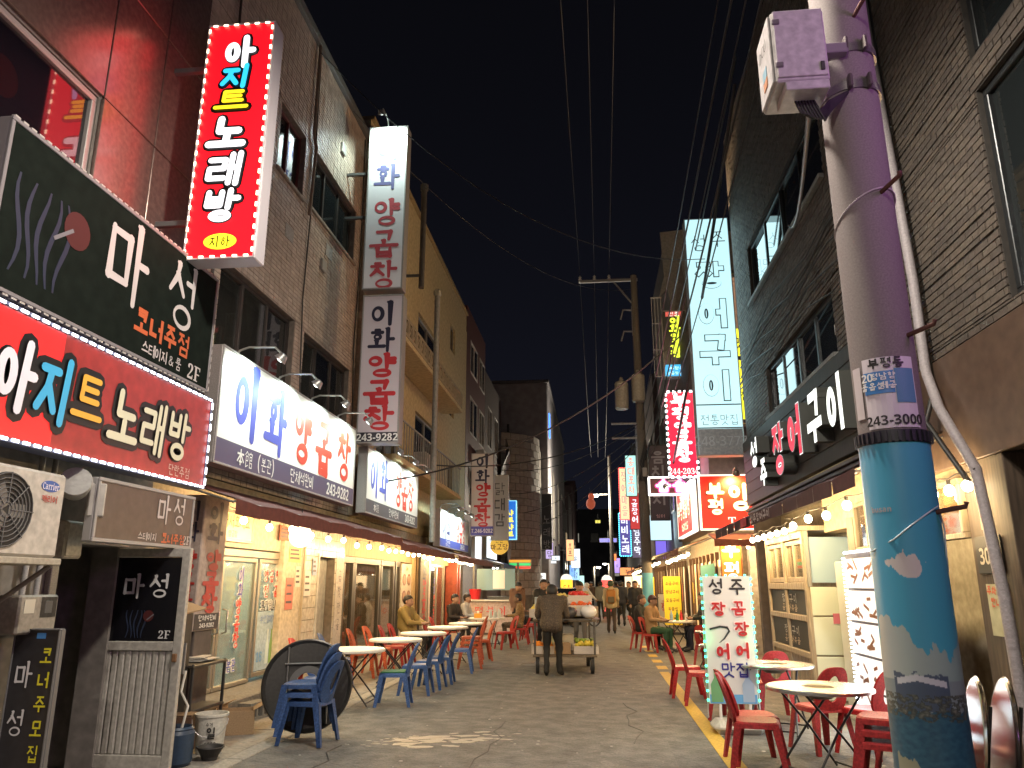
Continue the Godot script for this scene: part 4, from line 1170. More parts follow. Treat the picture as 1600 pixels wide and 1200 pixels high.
	var pm := MB.new(); pm.box(Vector3(1.4, .55, .016), Vector3(.82, .85, .006)); part(pn, "poster", pm, mt(.4, .55, .68, .5, "grime", 1.2))
	for e in [[1.42, plain(.5, .62, .66, .3)], [1.56, plain(.2, .36, .1, .3)]]:
		var bt := MB.new(); bt.extrude(bottle(.055, .5), 0, .003); var bq := part(pn, "printed_bottle", bt, e[1]); bq.position = Vector3(e[0], .2, .02)
	write(gd, [["부산갈매기", 1.36, .86, .1, .12, .1, false, plain(.1, .2, .5, .5), 2], ["16", 1.14, .32, 1.0, .14, .2, false, plain(.1, .3, .6, .5), 1], ["양곱창", 1.38, 1.5, .15, .17, .16, false, red, 1, white, .01, .5], ["전골", 1.38, 1.27, .15, .17, .16, false, red, 1, white, .01, 1.4], ["포장됩니다", 1.4, 1.06, .12, .14, .15, false, ink, 1, white, .01, .2]], .02)
	var tb := sign_box("lit_panel_sign", "warm yellow light box above the glass doors", Vector3(-5.06, 2.38, -10.5), 90, Vector3(1.1, .42, .08), glow(.9, .62, .18, .8), fr, [["어서오세요", 0, .07, .15, .16, .12, false, plain(.12, .05, .01, .5), 2], ["양곱창", -.1, -.1, .08, .09, .12, false, plain(.12, .05, .01, .5), 0]])
	var rm0 := thing("entrance_room", "tiled entrance room behind the glass double door", "room", Vector3(-5.1, 0, 0), 90)
	strip(rm0, "back_wall", Vector3(9.4, 0, -2.6), Vector3(12.9, 2.75, -2.5), mt(.42, .5, .48, .6, "grime", .8)); strip(rm0, "side_wall", Vector3(9.4, 0, -2.5), Vector3(9.5, 2.75, -.3), mt(.42, .48, .46, .6, "grime", .8)); strip(rm0, "side_wall", Vector3(12.8, 0, -2.5), Vector3(12.9, 2.75, -.3), mt(.42, .48, .46, .6, "grime", .8)); strip(rm0, "floor", Vector3(9.4, .05, -2.5), Vector3(12.9, .2, -.05), mt(.3, .3, .28, .5, "grime", .8))
	strip(rm0, "drinks_cooler", Vector3(10.2, .2, -2.2), Vector3(11.2, 1.9, -1.7), mt(.12, .2, .26, .3), .02); strip(rm0, "counter", Vector3(11.4, .2, -1.9), Vector3(12.6, 1.05, -1.3), mt(.3, .2, .12, .6, "wood", .5), .02)
	bp(rm0, "ceiling_light", Vector3(11, 2.7, -1.3), Vector3(1.2, .05, .2), glow(.85, 1, 1, 2.5), .01); omni(rm0, Vector3(11, 2.55, -1.3), Color(.85, 1, 1), 1.4, .2)
	# walls between the doors: plaster pier, tiled pier with a service door, timber front
	var g := thing("grill_restaurant", "ground floor wall with plaster pier, white tiled pier and dark door frames", "restaurant", Vector3(-5, 0, 0), 90)
	strip(g, "plaster_pier", Vector3(12.2, 0, -.3), Vector3(13.05, 2.75, .02), mt(.62, .54, .42, .8, "grime", .9))
	strip(g, "wall_above", Vector3(8.0, 2.1, -.25), Vector3(12.2, 2.75, -.04), mt(.58, .5, .4, .8, "grime", .9))
	strip(g, "near_pier", Vector3(7.4, 0, -.3), Vector3(9.6, 2.1, -.05), mt(.3, .27, .23, .8, "grime", .9))
	var tcs := facade(g, [13.06, 15.3, 0, 2.75], [[13.85, 14.75, .12, 2.08]], mortar, .3, "pier_wall")
	clad(g, tcs, .2, .2, .01, .01, [mt(.62, .58, .5, .2, "grime", .8), mt(.58, .54, .47, .25, "grime", .8)], "tile", 0.0)
	strip(g, "service_door", Vector3(13.86, .13, -.2), Vector3(14.74, 2.07, -.15), mt(.36, .37, .36, .5, "grime", .6))
	strip(g, "service_door_frame", Vector3(13.79, .12, .0), Vector3(13.85, 2.14, .03), mt(.5, .5, .48, .5))
	strip(g, "banner", Vector3(14.82, .4, .014), Vector3(15.24, 2.1, .022), mt(.5, .48, .46, .6, "grime", 1.4), 0)
	write(g, [["곱창전골", 15.03, 1.3, .16, .2, .14, true, plain(.08, .08, .1, .5), 1, null, 0, .5]], .023)
	for e in [[12.35, 1.2, .32, .5, .62, .2, .16], [12.72, 1.55, .24, .34, .7, .68, .6], [12.4, 1.95, .5, .25, .65, .55, .2], [13.15, 1.4, .3, .42, .72, .7, .66], [13.5, 1.75, .22, .3, .3, .4, .6], [11.95, 2.28, .9, .22, .55, .12, .06]]:
		strip(g, "notice", Vector3(e[0], e[1], .024), Vector3(e[0] + e[2], e[1] + e[3], .028), mt(e[4], e[5], e[6], .6, "fine", 3.0), 0)
		for r in 3: strip(g, "printed_line", Vector3(e[0] + .03, e[1] + e[3] * (.2 + r * .26), .0285), Vector3(e[0] + e[2] - .05 - .02 * r, e[1] + e[3] * (.2 + r * .26) + .035, .0295), plain(.08, .06, .07, .6), 0)
	var tap := MB.new(); tap.tube([Vector3(12.9, .2, .05), Vector3(12.9, .62, .05), Vector3(12.9, .66, .12), Vector3(12.9, .6, .14)], .014, 7); part(g, "water_tap", tap, plain(.3, .28, .22, .35, .8))
	var cdt := MB.new(); cdt.tube([Vector3(13.02, .1, .05), Vector3(13.02, 2.7, .05)], .018, 7); part(g, "conduit", cdt, plain(.35, .3, .22, .5))
	# open timber shop with shelf and fridge
	var rm := mt(.45, .3, .15, .7, "wood", .5)
	strip(g, "room_back", Vector3(15.3, 0, -3.2), Vector3(23.0, 2.75, -3.0), rm)
	for k in 40: strip(g, "plank", Vector3(15.3 + k * .19, .02, -2.995), Vector3(15.3 + k * .19 + .182, 2.74, -2.975), rm, .004)
	strip(g, "room_side", Vector3(22.9, 0, -3.0), Vector3(23.1, 2.75, -.25), rm)
	strip(g, "room_side", Vector3(15.32, 0, -3.0), Vector3(15.42, 2.75, -.31), rm)
	strip(g, "room_floor", Vector3(15.3, 0.02, -3.0), Vector3(23.0, .06, .0), mt(.25, .22, .18, .6, "grime", .8))
	strip(g, "lintel", Vector3(15.3, 2.15, -.2), Vector3(21.2, 2.75, 0), mt(.5, .36, .2, .7, "wood", .4))
	var df := mt(.035, .028, .02, .45, "fine", 2.0)
	for e in [[15.35, 16.1, false], [16.1, 18.1, true], [18.15, 19.4, true], [19.5, 20.0, false]]: window(g, e[0], e[1], .05, 2.15, 1, df, glass(.05, .06, .05, .12), .05, .13, "sliding_door")
	strip(g, "menu_panel", Vector3(20.0, .1, -.02), Vector3(21.1, 2.12, .02), mt(.55, .5, .42, .6, "grime", 1.0), .004)
	for r in 4:
		for c in 2:
			var ov := MB.new(); ov.xf = Transform3D(Basis(), Vector3(20.3 + c * .5, .45 + r * .42, .021)); ov.extrude(disc2(.2, .15, 20), 0, .004); part(g, "printed_dish", ov, mt(.22, .1, .06, .5, "fine", 5.0))
			var ov2 := MB.new(); ov2.xf = Transform3D(Basis(), Vector3(20.3 + c * .5, .45 + r * .42, .025)); ov2.extrude(disc2(.15, .1, 20), 0, .003); part(g, "printed_food", ov2, mt(.4, .22, .12, .5, "fine", 9.0))
	write(g, [["메뉴", 20.55, 2.0, .14, .14, .15, false, plain(.4, .2, .02, .5), 0]], .021)
	strip(g, "stone_pier", Vector3(21.1, 0, -.25), Vector3(21.55, 2.75, .03), mt(.5, .36, .18, .8, "stone", .9))
	var vb := sign_box("banner_sign", "tall wooden board with painted lettering between the two shop fronts", Vector3(-4.9, 1.42, -22.2), 90, Vector3(1.1, 2.1, .05), mt(.42, .37, .28, .7, "wood", .4), df, [["이화", 0, .62, .42, .34, .2, true, ink, 1], ["양곱창", 0, -.24, .44, .34, .2, true, red, 1], ["243-9282", 0, -.8, .9, .12, .2, false, ink], ["본관", 0, -.95, .2, .12, .2, false, white, 0]])
	var sh := thing("wooden_shelf", "wooden shelf stacked with bottles and cups inside the open shop", "shelf", Vector3(-6.6, .06, -17.9), 90)
	for y in [.0, .35, .75, 1.1, 1.42]: strip(sh, "board", Vector3(-.7, y, -.2), Vector3(.7, y + .03, .2), mt(.22, .11, .05, .6, "wood", .7))
	for x in [-.7, .0, .67]: strip(sh, "upright", Vector3(x, 0, -.2), Vector3(x + .03, 1.45, .2), mt(.22, .11, .05, .6, "wood", .7))
	for i in 14:
		var bt := thing("bottle", ["pale bottle on the wooden shelf inside the shop", "green bottle on the wooden shelf inside the shop", "amber bottle on the wooden shelf inside the shop"][i % 3], "bottle", Vector3(-6.55, [.84, 1.19, 1.51][i % 3], -17.3 - (i / 3) * .25 - .02), 0, "bottles on the shop shelf")
		var bm := MB.new(); bm.lathe([Vector2(0, 0), Vector2(.04, 0), Vector2(.04, .12), Vector2(.015, .18), Vector2(.015, .22), Vector2(0, .22)], 10); part(bt, "glass_body", bm, [plain(.6, .6, .55, .3), plain(.08, .2, .08, .2), plain(.5, .25, .08, .3)][i % 3])
	var fg := thing("refrigerator", "grey steel refrigerator standing inside the open shop", "refrigerator", Vector3(-6.7, .06, -16.4), 90)
	bp(fg, "cabinet", Vector3(0, .9, 0), Vector3(.8, 1.8, .6), mt(.3, .29, .27, .4, "fine", 1.0, .4), .02); bp(fg, "handle", Vector3(-.3, 1.1, .32), Vector3(.03, .5, .04), plain(.2, .2, .2, .3, .8), .008)
	var room := thing("ceiling_lamp", "warm ceiling lamp inside the open shop", "lamp", Vector3(-6.3, 2.6, -18.0))
	bp(room, "diffuser_lamp", Vector3.ZERO, Vector3(.3, .05, 1.2), glow(1, .75, .45, 2.5), .01); omni(room, Vector3(0, -.1, 0), WARM, 2.2, .15)
	# second restaurant front further along
	var g2 := thing("grill_restaurant", "further restaurant front with curtained glass doors and pale posts", "restaurant", Vector3(-5, 0, 0), 90)
	strip(g2, "room_back", Vector3(23.2, 0, -2.4), Vector3(27.4, 2.75, -2.2), mt(.4, .28, .15, .7, "wood", .5))
	strip(g2, "post", Vector3(23.1, 0, -.2), Vector3(23.5, 2.75, .04), mt(.6, .52, .5, .6, "grime", 1.0))
	for e in [[23.5, 24.7], [24.7, 26.0]]: window(g2, e[0], e[1], .05, 2.2, 1, fr, glass(.1, .1, .09, .3), .05, .08, "sliding_door")
	strip(g2, "curtain", Vector3(24.8, .1, -.6), Vector3(25.9, 2.15, -.55), mt(.4, .33, .2, .9, "wood", 1.0), 0)
	strip(g2, "lintel", Vector3(23.1, 2.2, -.2), Vector3(27.6, 2.75, 0), mt(.6, .45, .25, .7, "wood", .4))
	strip(g2, "red_frame", Vector3(26.6, 0, -.1), Vector3(26.75, 2.3, .3), mt(.3, .05, .02, .5)); strip(g2, "red_frame", Vector3(27.1, 0, -.1), Vector3(27.3, 2.3, .3), mt(.3, .05, .02, .5))
	write(g2, [["이화", 24.1, 1.55, .2, .25, .2, true, plain(.05, .05, .4, .5), 1], ["양곱창", 24.1, .85, .22, .26, .2, true, plain(.6, .03, .02, .5), 1]], .03)
	var room2 := thing("ceiling_lamp", "warm ceiling lamp inside the further restaurant", "lamp", Vector3(-6.0, 2.6, -25.0))
	bp(room2, "diffuser_lamp", Vector3.ZERO, Vector3(.3, .05, 1.2), glow(1, .75, .45, 2.5), .01); omni(room2, Vector3(0, -.12, 0), WARM, 2.0, .15)
	# ---- pillar sign with two printed faces
	var ps := thing("pillar_sign", "square pillar sign with blue and red lettering on two faces", "sign", Vector3(-4.48, 0, -8.6), 0)
	bp(ps, "pillar", Vector3(0, 1.84, 0), Vector3(.24, 1.48, .58), mt(.46, .38, .34, .6, "grime", 1.2), .01)
	bp(ps, "foot", Vector3(0, .56, 0), Vector3(.2, 1.08, .4), mt(.12, .1, .09, .7), .01)
	for k in 2:
		var fc := Node3D.new(); fc.name = "printed_face"; ps.add_child(fc, true); fc.rotation_degrees.y = 90 * k
		var zf: float = [.291, .121][k]; var hw: float = [.11, .28][k]; var cw: float = [.16, .34][k]
		strip(fc, "base_band", Vector3(-hw, 1.11, zf - .001), Vector3(hw, 1.28, zf + .003), plain(.02, .02, .025, .5), 0)
		write(fc, [["이화", 0, 2.28, cw, .2, .2, true, ink, 1, null, 0, .16], ["양곱창", 0, 1.62, cw, .2, .22, true, plain(.45, .03, .025, .5), 1, null, 0, .16], ["단체석완비", 0, 1.235, cw * .22, .06, .15, false, white, 0], ["243-9282", 0, 1.155, .6 if k == 0 else 1.3, .045, .2, false, white]], zf + .002)
	# ---- big boards lit by arm lamps
	var pan := plain(.8, .82, .8, .45); var band := plain(.075, .065, .13, .5); var frm := mt(.4, .38, .37, .5, "fine", 2.0, .3)
	var b1 := sign_box("lit_board_sign", "nearest wide white board sign lit by four arm lamps", Vector3(-4.43, 3.66, -10.95), 90, Vector3(5.25, 1.42, .18), pan, frm, [
		["이", -1.9, .16, .7, .86, .25, false, plain(.06, .08, .42, .5), 1], ["화", -.97, .1, .66, .84, .27, false, plain(.06, .08, .42, .5), 1], ["양", .0, .08, .66, .8, .27, false, plain(.62, .06, .03, .5), 1], ["곱", .97, .06, .66, .8, .25, false, plain(.62, .06, .03, .5), 1], ["창", 1.98, .08, .64, .8, .27, false, plain(.62, .06, .03, .5), 1]], "restaurant board signs lit by arm lamps")
	strip(b1, "navy_band", Vector3(-2.6, -.69, .098), Vector3(2.6, -.4, .106), band, 0)
	write(b1, [["本館", -1.85, -.545, .2, .2, .13, false, white, 0], ["본관", -1.2, -.545, .15, .18, .13, false, white, 0], ["(", -1.42, -.545, 1.0, .2, .05, false, white], [")", -.98, -.545, 1.0, .2, .05, false, white], ["단체석완비", .1, -.545, .17, .2, .14, false, white, 0], ["243-9282", 1.75, -.545, 1.05, .19, .2, false, white]], .107)
	for i in 4: arm_lamp(["arm lamp over the near end of the nearest board sign", "second arm lamp from the near end of the nearest board", "third arm lamp from the near end of the nearest board", "arm lamp over the far end of the nearest board sign"][i], Vector3(-4.5, 4.36, -8.95 - i * 1.3), 90, .62, 1.1, "arm lamps over the board signs")
	var b2 := sign_box("lit_board_sign", "second wide white board sign along the left side", Vector3(-4.43, 3.55, -16.55), 90, Vector3(4.4, 1.28, .18), pan, frm, board_texts(4.4, 1.28, plain(.06, .08, .42, .5), plain(.62, .06, .03, .5), .5), "restaurant board signs lit by arm lamps")
	strip(b2, "grey_band", Vector3(-2.17, -.61, .098), Vector3(2.17, -.36, .106), plain(.08, .085, .1, .5), 0)
	write(b2, [["本館", -1.5, -.485, .16, .16, .13, false, white, 0], ["단체석완비", -.1, -.485, .15, .17, .14, false, white, 0], ["243-9282", 1.4, -.485, 1.0, .17, .2, false, white]], .107)
	for i in 3: arm_lamp(["near arm lamp of the second board sign", "middle arm lamp of the second board sign", "far arm lamp of the second board sign"][i], Vector3(-4.5, 4.2, -15.2 - i * 1.35), 90, .6, 1.1, "arm lamps over the board signs")
	var b3 := sign_box("lit_board_sign", "third white board sign with blue band, farthest of the lit boards", Vector3(-4.43, 3.15, -24.1), 90, Vector3(5.0, 1.05, .18), pan, frm, board_texts(5.0, 1.05, navy, plain(.62, .04, .03, .5), .46), "restaurant board signs lit by arm lamps")
	strip(b3, "blue_band", Vector3(-2.46, -.5, .098), Vector3(2.46, -.28, .106), plain(.05, .09, .45, .5), 0)
	write(b3, [["곱창전문", -1.3, -.39, .16, .16, .14, false, white, 0], ["246-9282", 1.3, -.39, 1.0, .15, .2, false, white]], .107)
	for i in 4: arm_lamp(["nearest arm lamp of the third board sign", "second arm lamp of the third board sign", "third arm lamp of the third board sign", "farthest arm lamp of the third board sign"][i], Vector3(-4.5, 3.72, -22.3 - i * 1.2), 90, .6, 1.6, "arm lamps over the board signs")
	# ---- vertical projecting signs
	var lil := plain(.6, .55, .6, .5)
	var v1 := sign_box("projecting_sign", "upper tall white projecting sign with a lamp on top", Vector3(-4.08, 9.1, -14.1), 0, Vector3(.82, 3.65, .3), plain(.75, .74, .78, .5), frm, [["이화", 0, .98, .5, .52, .2, true, plain(.12, .12, .3, .5), 1, null, 0, .28], ["양곱창", 0, -.85, .54, .56, .2, true, plain(.5, .06, .08, .5), 1, null, 0, .22]])
	strip(v1, "bracket", Vector3(-.9, .8, -.03), Vector3(-.41, .86, .03), plain(.06, .06, .06, .5)); strip(v1, "bracket", Vector3(-.9, -.2, -.03), Vector3(-.41, -.14, .03), plain(.06, .06, .06, .5))
	arm_lamp("lamp on top of the upper tall white projecting sign", Vector3(-4.1, 10.92, -13.98), 0, .55, 3.2, "arm lamps over the board signs")
	var v2 := sign_box("projecting_sign", "lower tall white projecting sign with the telephone number below", Vector3(-4.04, 5.66, -14.1), 0, Vector3(.82, 2.98, .3), lil, frm, [["이화", 0, .82, .5, .44, .2, true, plain(.012, .012, .04, .5), 1, null, 0, .24], ["양곱창", 0, -.5, .56, .44, .22, true, plain(.5, .02, .03, .5), 1, null, 0, .18]])
	strip(v2, "number_band", Vector3(-.4, -1.47, .158), Vector3(.4, -1.28, .166), plain(.015, .015, .03, .5), 0)
	write(v2, [["243-9282", 0, -1.375, 1.0, .14, .2, false, white]], .167)
	var v3s := sign_box("projecting_sign", "third tall white projecting sign hanging over the arm lamps further on", Vector3(-3.75, 4.55, -26.0), 0, Vector3(.78, 2.8, .3), plain(.62, .6, .58, .5), frm, [["이화", 0, .85, .46, .42, .2, true, ink, 1, null, 0, .25], ["양곱창", 0, -.38, .5, .42, .22, true, plain(.5, .02, .02, .5), 1, null, 0, .2]])
	strip(v3s, "number_band", Vector3(-.38, -1.38, .158), Vector3(.38, -1.08, .166), plain(.06, .06, .3, .5), 0)
	write(v3s, [["T.246-9282", .0, -1.23, .8, .13, .2, false, white]], .167)
	# ---- awnings
	awning("maroon awning below the nearest board sign", -5.0, -3.85, 8.0, 15.4, 2.85, 2.5, mt(.13, .03, .025, .8, "grime", .7), 90)
	awning("maroon awning below the second board sign", -5.0, -3.9, 15.5, 21.6, 2.75, 2.42, mt(.15, .04, .03, .8, "grime", .7), 90)
	awning("maroon awning below the third board sign", -5.0, -3.8, 21.7, 29.0, 2.7, 2.38, mt(.17, .05, .03, .8, "grime", .7), 90)
	bulb_string("string of warm bulbs under the nearest maroon awning", Vector3(-4.35, 2.5, -8.9), Vector3(-4.35, 2.42, -15.2), 8, .05, .4)
	bulb_string("string of warm bulbs under the second maroon awning", Vector3(-4.4, 2.45, -15.6), Vector3(-4.4, 2.4, -21.4), 10, .05, .4)
	bulb_string("string of warm bulbs under the third maroon awning", Vector3(-4.4, 2.45, -22.6), Vector3(-4.4, 2.4, -28.5), 10, .05, .5)
	var gl := thing("globe_lantern", "large round white globe lantern hanging under the nearest awning", "lantern", Vector3(-4.3, 2.28, -11.1))
	var gb := MB.new(); gb.ball(Vector3.ZERO, Vector3(.17, .165, .17), 22, 14); part(gl, "globe_lamp", gb, glow(1, .86, .62, 2.0))
	var gw := MB.new(); gw.tube([Vector3(0, .16, 0), Vector3(0, .4, 0)], .008, 6); part(gl, "cord", gw, plain(.02, .02, .02, .5)); omni(gl, Vector3.ZERO, Color(1, .82, .55), 1.3, .17)

func bottle(w: float, h: float) -> PackedVector2Array:
	return PackedVector2Array([Vector2(-w, 0), Vector2(w, 0), Vector2(w, h * .55), Vector2(w * .38, h * .75), Vector2(w * .38, h), Vector2(-w * .38, h), Vector2(-w * .38, h * .75), Vector2(-w, h * .55)])

# sloping cloth awning along a facade, with ribs and valance; a..b are distances along the wall
func awning(label: String, wall: float, front: float, a: float, b: float, y1: float, y0: float, mat: Material, turn: float) -> Node3D:
	var o := thing("awning", label, "awning", Vector3(wall, 0, 0), turn)
	var d := absf(front - wall)
	var n := int((b - a) / 1.2)
	var mb := MB.new(); var vb := MB.new()
	for i in n:
		var s := lerpf(a, b, float(i) / n); var e := lerpf(a, b, float(i + 1) / n); var m := (s + e) / 2
		for seg in [[s, m], [m, e]]:
			var da := -.025 if seg[0] == m else 0.0; var db := -.025 if seg[1] == m else 0.0
			for t in [0.0, .015]:
				mb.quad(Vector3(seg[0], y1 - t, .02), Vector3(seg[1], y1 - t, .02), Vector3(seg[1], y0 + db - t, d), Vector3(seg[0], y0 + da - t, d), Vector3(0, 1 if t == 0.0 else -1, .3))
			vb.quad(Vector3(seg[0], y0 + da, d + .002), Vector3(seg[1], y0 + db, d + .002), Vector3(seg[1], y0 - .17 + rng.randf_range(-.015, .01), d + .02 * rng.randf()), Vector3(seg[0], y0 - .17, d), Vector3(0, 0, 1))
	part(o, "canopy", mb, mat); part(o, "valance", vb, mat)
	for i in n + 1:
		var s := lerpf(a + .02, b - .02, float(i) / n)
		var rb := MB.new(); rb.tube([Vector3(s, y1 - .05, .02), Vector3(s, y0 - .04, d - .03)], .014, 6); part(o, "rib", rb, plain(.25, .24, .22, .5, .5))
	var fb := MB.new(); fb.tube([Vector3(a, y0 - .03, d - .02), Vector3(b, y0 - .03, d - .02)], .016, 6); part(o, "front_bar", fb, plain(.4, .38, .35, .4, .6))
	return o

func left_far() -> void:
	var fm := mt(.3, .28, .25, .5, "fine", 2.0, .3); var dg := glass(.015, .018, .02, .6); var white := plain(.8, .8, .8, .5)
	# yellow house with balconies
	var c := thing("yellow_building", "yellow plastered house with balconies and pierced block railings", "building", Vector3(-5, 0, 0), 90)
	var yel := mt(.6, .49, .27, .85, "grime", .6)
	var h := [[17.2, 19.3, 4.6, 6.6], [17.2, 19.3, 7.4, 9.4], [21.0, 24.2, 4.3, 6.4], [21.0, 24.2, 7.4, 9.4], [26.0, 27.0, 4.6, 5.6], [26.0, 27.0, 7.4, 8.4], [26.0, 27.0, 9.8, 10.8]]
	facade(c, [15.65, 29.6, 2.95, 11.6], h, yel)
	for q in h: window(c, q[0], q[1], q[2], q[3], 2, fm, dg, .12, .06)
	for y in [4.35, 7.2]:
		strip(c, "balcony_slab", Vector3(16.2, y - .12, .02), Vector3(24.6, y, .75), yel)
		for k in 20:
			if y > 5.0: 
				var pb := MB.new(); var x := 16.3 + k * .42
				for e in [[Vector3(x, y + .05, .72), Vector3(.4, .08, .07)], [Vector3(x, y + .45, .72), Vector3(.4, .08, .07)], [Vector3(x - .17, y + .25, .72), Vector3(.06, .32, .07)], [Vector3(x + .17, y + .25, .72), Vector3(.06, .32, .07)]]: pb.box(e[0], e[1])
				pb.box(Vector3(x, y + .25, .72), Vector3(.05, .42, .06), 0, Basis(Vector3(0, 0, 1), .7)); pb.box(Vector3(x, y + .25, .721), Vector3(.05, .42, .06), 0, Basis(Vector3(0, 0, 1), -.7))
				part(c, "pierced_block", pb, mt(.42, .36, .24, .9, "stone", 1.0))
		if y < 5.0:
			for k in 34: strip(c, "baluster", Vector3(16.25 + k * .245, y, .7), Vector3(16.27 + k * .245, y + .85, .72), plain(.2, .2, .19, .5))
			strip(c, "handrail", Vector3(16.2, y + .85, .69), Vector3(24.6, y + .89, .73), plain(.25, .25, .24, .5))
	strip(c, "parapet", Vector3(15.65, 11.6, -.25), Vector3(29.6, 12.3, -.02), yel); strip(c, "parapet_cap", Vector3(15.65, 12.3, -.3), Vector3(29.6, 12.4, .06), mt(.4, .3, .14, .8))
	body(c, 15.65, 29.6, 2.95, 11.6, -8, -.6, mt(.25, .23, .21, .85)); strip(c, "lower_wall", Vector3(23.1, 2.75, -.5), Vector3(29.6, 2.95, 0), yel)
	bp(c, "air_conditioner", Vector3(20.2, 4.7, .45), Vector3(.8, .6, .35), mt(.4, .39, .36, .6), .02)
	var pi := thing("drain_pipe", "tall grey pipe running down the yellow house", "pipe", Vector3(-4.0, 2.6, -19.0))
	var pm := MB.new(); pm.tube([Vector3(0, 0, 0), Vector3(-.02, 6.5, 0)], .075, 12); part(pi, "pipe", pm, mt(.32, .31, .28, .5, "grime", 1.0)); bp(pi, "cap", Vector3(-.02, 6.55, 0), Vector3(.2, .2, .2), mt(.4, .38, .3, .6), .05)
	var ch := thing("flue_pipe", "dark flue pipe rising over the yellow house roof", "pipe", Vector3(-4.0, 8.5, -17.0))
	var cm := MB.new(); cm.tube([Vector3(0, 0, 0), Vector3(0, 2.6, 0)], .07, 12); cm.tube([Vector3(0, 2.6, 0), Vector3(0, 2.75, 0)], .1, 12); part(ch, "pipe", cm, mt(.09, .08, .07, .6)); strip(ch, "bracket", Vector3(-.95, .3, -.03), Vector3(-.06, .36, .03), plain(.1, .1, .1, .5))
	# maroon house
	var d := thing("maroon_building", "maroon tiled house with white framed windows", "building", Vector3(-5, 0, 0), 90)
	var mr := mt(.12, .03, .028, .6, "grime", .5)
	var hd := [[30.6, 32.6, 4.6, 6.2], [30.6, 32.6, 7.6, 9.2], [33.2, 34.8, 4.6, 6.2], [33.2, 34.8, 7.6, 9.2], [30.6, 32.6, 10.2, 11.6], [33.2, 34.8, 10.2, 11.6]]
	facade(d, [29.65, 35.0, 2.6, 12.8], hd, mr)
	for q in hd: window(d, q[0], q[1], q[2], q[3], 2, mt(.5, .48, .46, .5), dg, .02, .09)
	body(d, 29.65, 35.0, 2.6, 12.8, -8, -.6, mt(.25, .23, .21, .85))
	bp(d, "air_conditioner", Vector3(32.3, 6.8, .25), Vector3(.8, .65, .35), mt(.4, .39, .36, .6), .02); bp(d, "air_conditioner", Vector3(32.3, 5.9, .25), Vector3(.8, .65, .35), mt(.4, .39, .36, .6), .02)
	strip(d, "lower_wall", Vector3(29.65, 0, -.3), Vector3(35.0, 2.6, -.02), mt(.15, .13, .12, .8))
	var e := thing("brown_building", "dark brown house with tall windows and a white tarpaulin", "building", Vector3(-5, 0, 0), 90)
	var he := [[36.0, 37.5, 4.4, 7.0], [38.5, 40.0, 4.4, 7.0], [36.0, 37.5, 8.0, 10.0], [38.5, 40, 8, 10]]
	facade(e, [35.05, 41.5, 0, 11.5], he, mt(.07, .045, .04, .7, "grime", .5))
	for q in he: window(e, q[0], q[1], q[2], q[3], 2, mt(.45, .43, .42, .5), dg, .02, .09)
	body(e, 35.05, 41.5, 0, 11.5, -8, -.6, mt(.25, .23, .21, .85))
	var tp := MB.new()
	for i in 8:
		for j in 5:
			var P := func(a: int, b: int) -> Vector3: return Vector3(40.2 + b * .55, 9.2 - a * .75 - b * .35, .35 + .18 * sin(a * 1.7 + b) + .1 * cos(b * 2.3 + a))
			tp.quad(P.call(i, j), P.call(i, j + 1), P.call(i + 1, j + 1), P.call(i + 1, j), Vector3(0, 0, 1))
	part(e, "tarpaulin", tp, mt(.45, .46, .48, .7, "fine", .6))
	# curved block of pale stone courses
	var f := thing("stone_building", "pale stone clad building with a rounded corner and slit windows", "building", Vector3(-6.1, 0, -44.6))
	var inn := MB.new(); inn.lathe([Vector2(2.9, 0), Vector2(2.9, 9.6), Vector2(2.6, 9.9), Vector2(0, 9.9)], 32); part(f, "core", inn, mt(.2, .18, .16, .85, "grime", .5))
	strip(f, "flank", Vector3(-3, 0, -3.2), Vector3(2.85, 9.6, 0), mt(.22, .2, .17, .85, "grime", .5), 0)
	var stones := [MB.new(), MB.new()]
	for j in 22:
		for k in 14:
			var a := -1.2 + (k + .5 * (j & 1)) * .2
			stones[rng.randi() % 2].box(Vector3(sin(a + .55) * 2.94, 1.2 + j * .4, cos(a + .55) * 2.94), Vector3(.56, .37, .1), 0, Basis(Vector3.UP, a + .55))
	part(f, "stone_courses", stones[0], mt(.5, .46, .41, .8, "grime", .5), "stuff"); part(f, "stone_courses", stones[1], mt(.46, .42, .38, .8, "grime", .5), "stuff")
	for k in 3: strip(f, "slit_window", Vector3(2.86, 4.5, -1.0 - k * .8), Vector3(2.95, 7.2, -.7 - k * .8), plain(.01, .01, .012, .2), 0)
	var g := thing("tall_grey_building", "large pale grey windowless block rising behind the left row", "building", Vector3(-8.0, 0, -48), 0)
	bp(g, "tower", Vector3(0, 7.1, -13), Vector3(10.4, 14.2, 26), mt(.42, .4, .43, .85, "grime", .15), .05)
	for k in 3: window(g, -.8, .8, 0, 4.5, 2, fm, dg, -.06, .1).transform = Transform3D(Basis(Vector3.UP, PI / 2), Vector3(5.2, 4.5, -5.0 - k * 7.0))
	strip(g, "downpipe", Vector3(2.6, 0, .02), Vector3(2.75, 11.5, .16), plain(.05, .05, .055, .6)); bp(g, "parapet", Vector3(0, 14.3, -13), Vector3(10.6, .2, 26.2), mt(.2, .19, .2, .85), .02)
	bp(g, "blue_light_strip", Vector3(5.25, 11.6, -1.2), Vector3(.08, 1.6, .5), glow(.08, .3, 1.0, 1.6), .01)
	# smaller signs of the far left row
	var grey := plain(.42, .42, .4, .5)
	sign_box("projecting_sign", "unlit grey projecting sign behind the third white one", Vector3(-3.35, 4.25, -27.5), 0, Vector3(.62, 2.3, .25), grey, grey, [["닭대감", 0, .1, .4, .44, .14, true, plain(.08, .08, .08, .5), 0, null, 0, .25]])
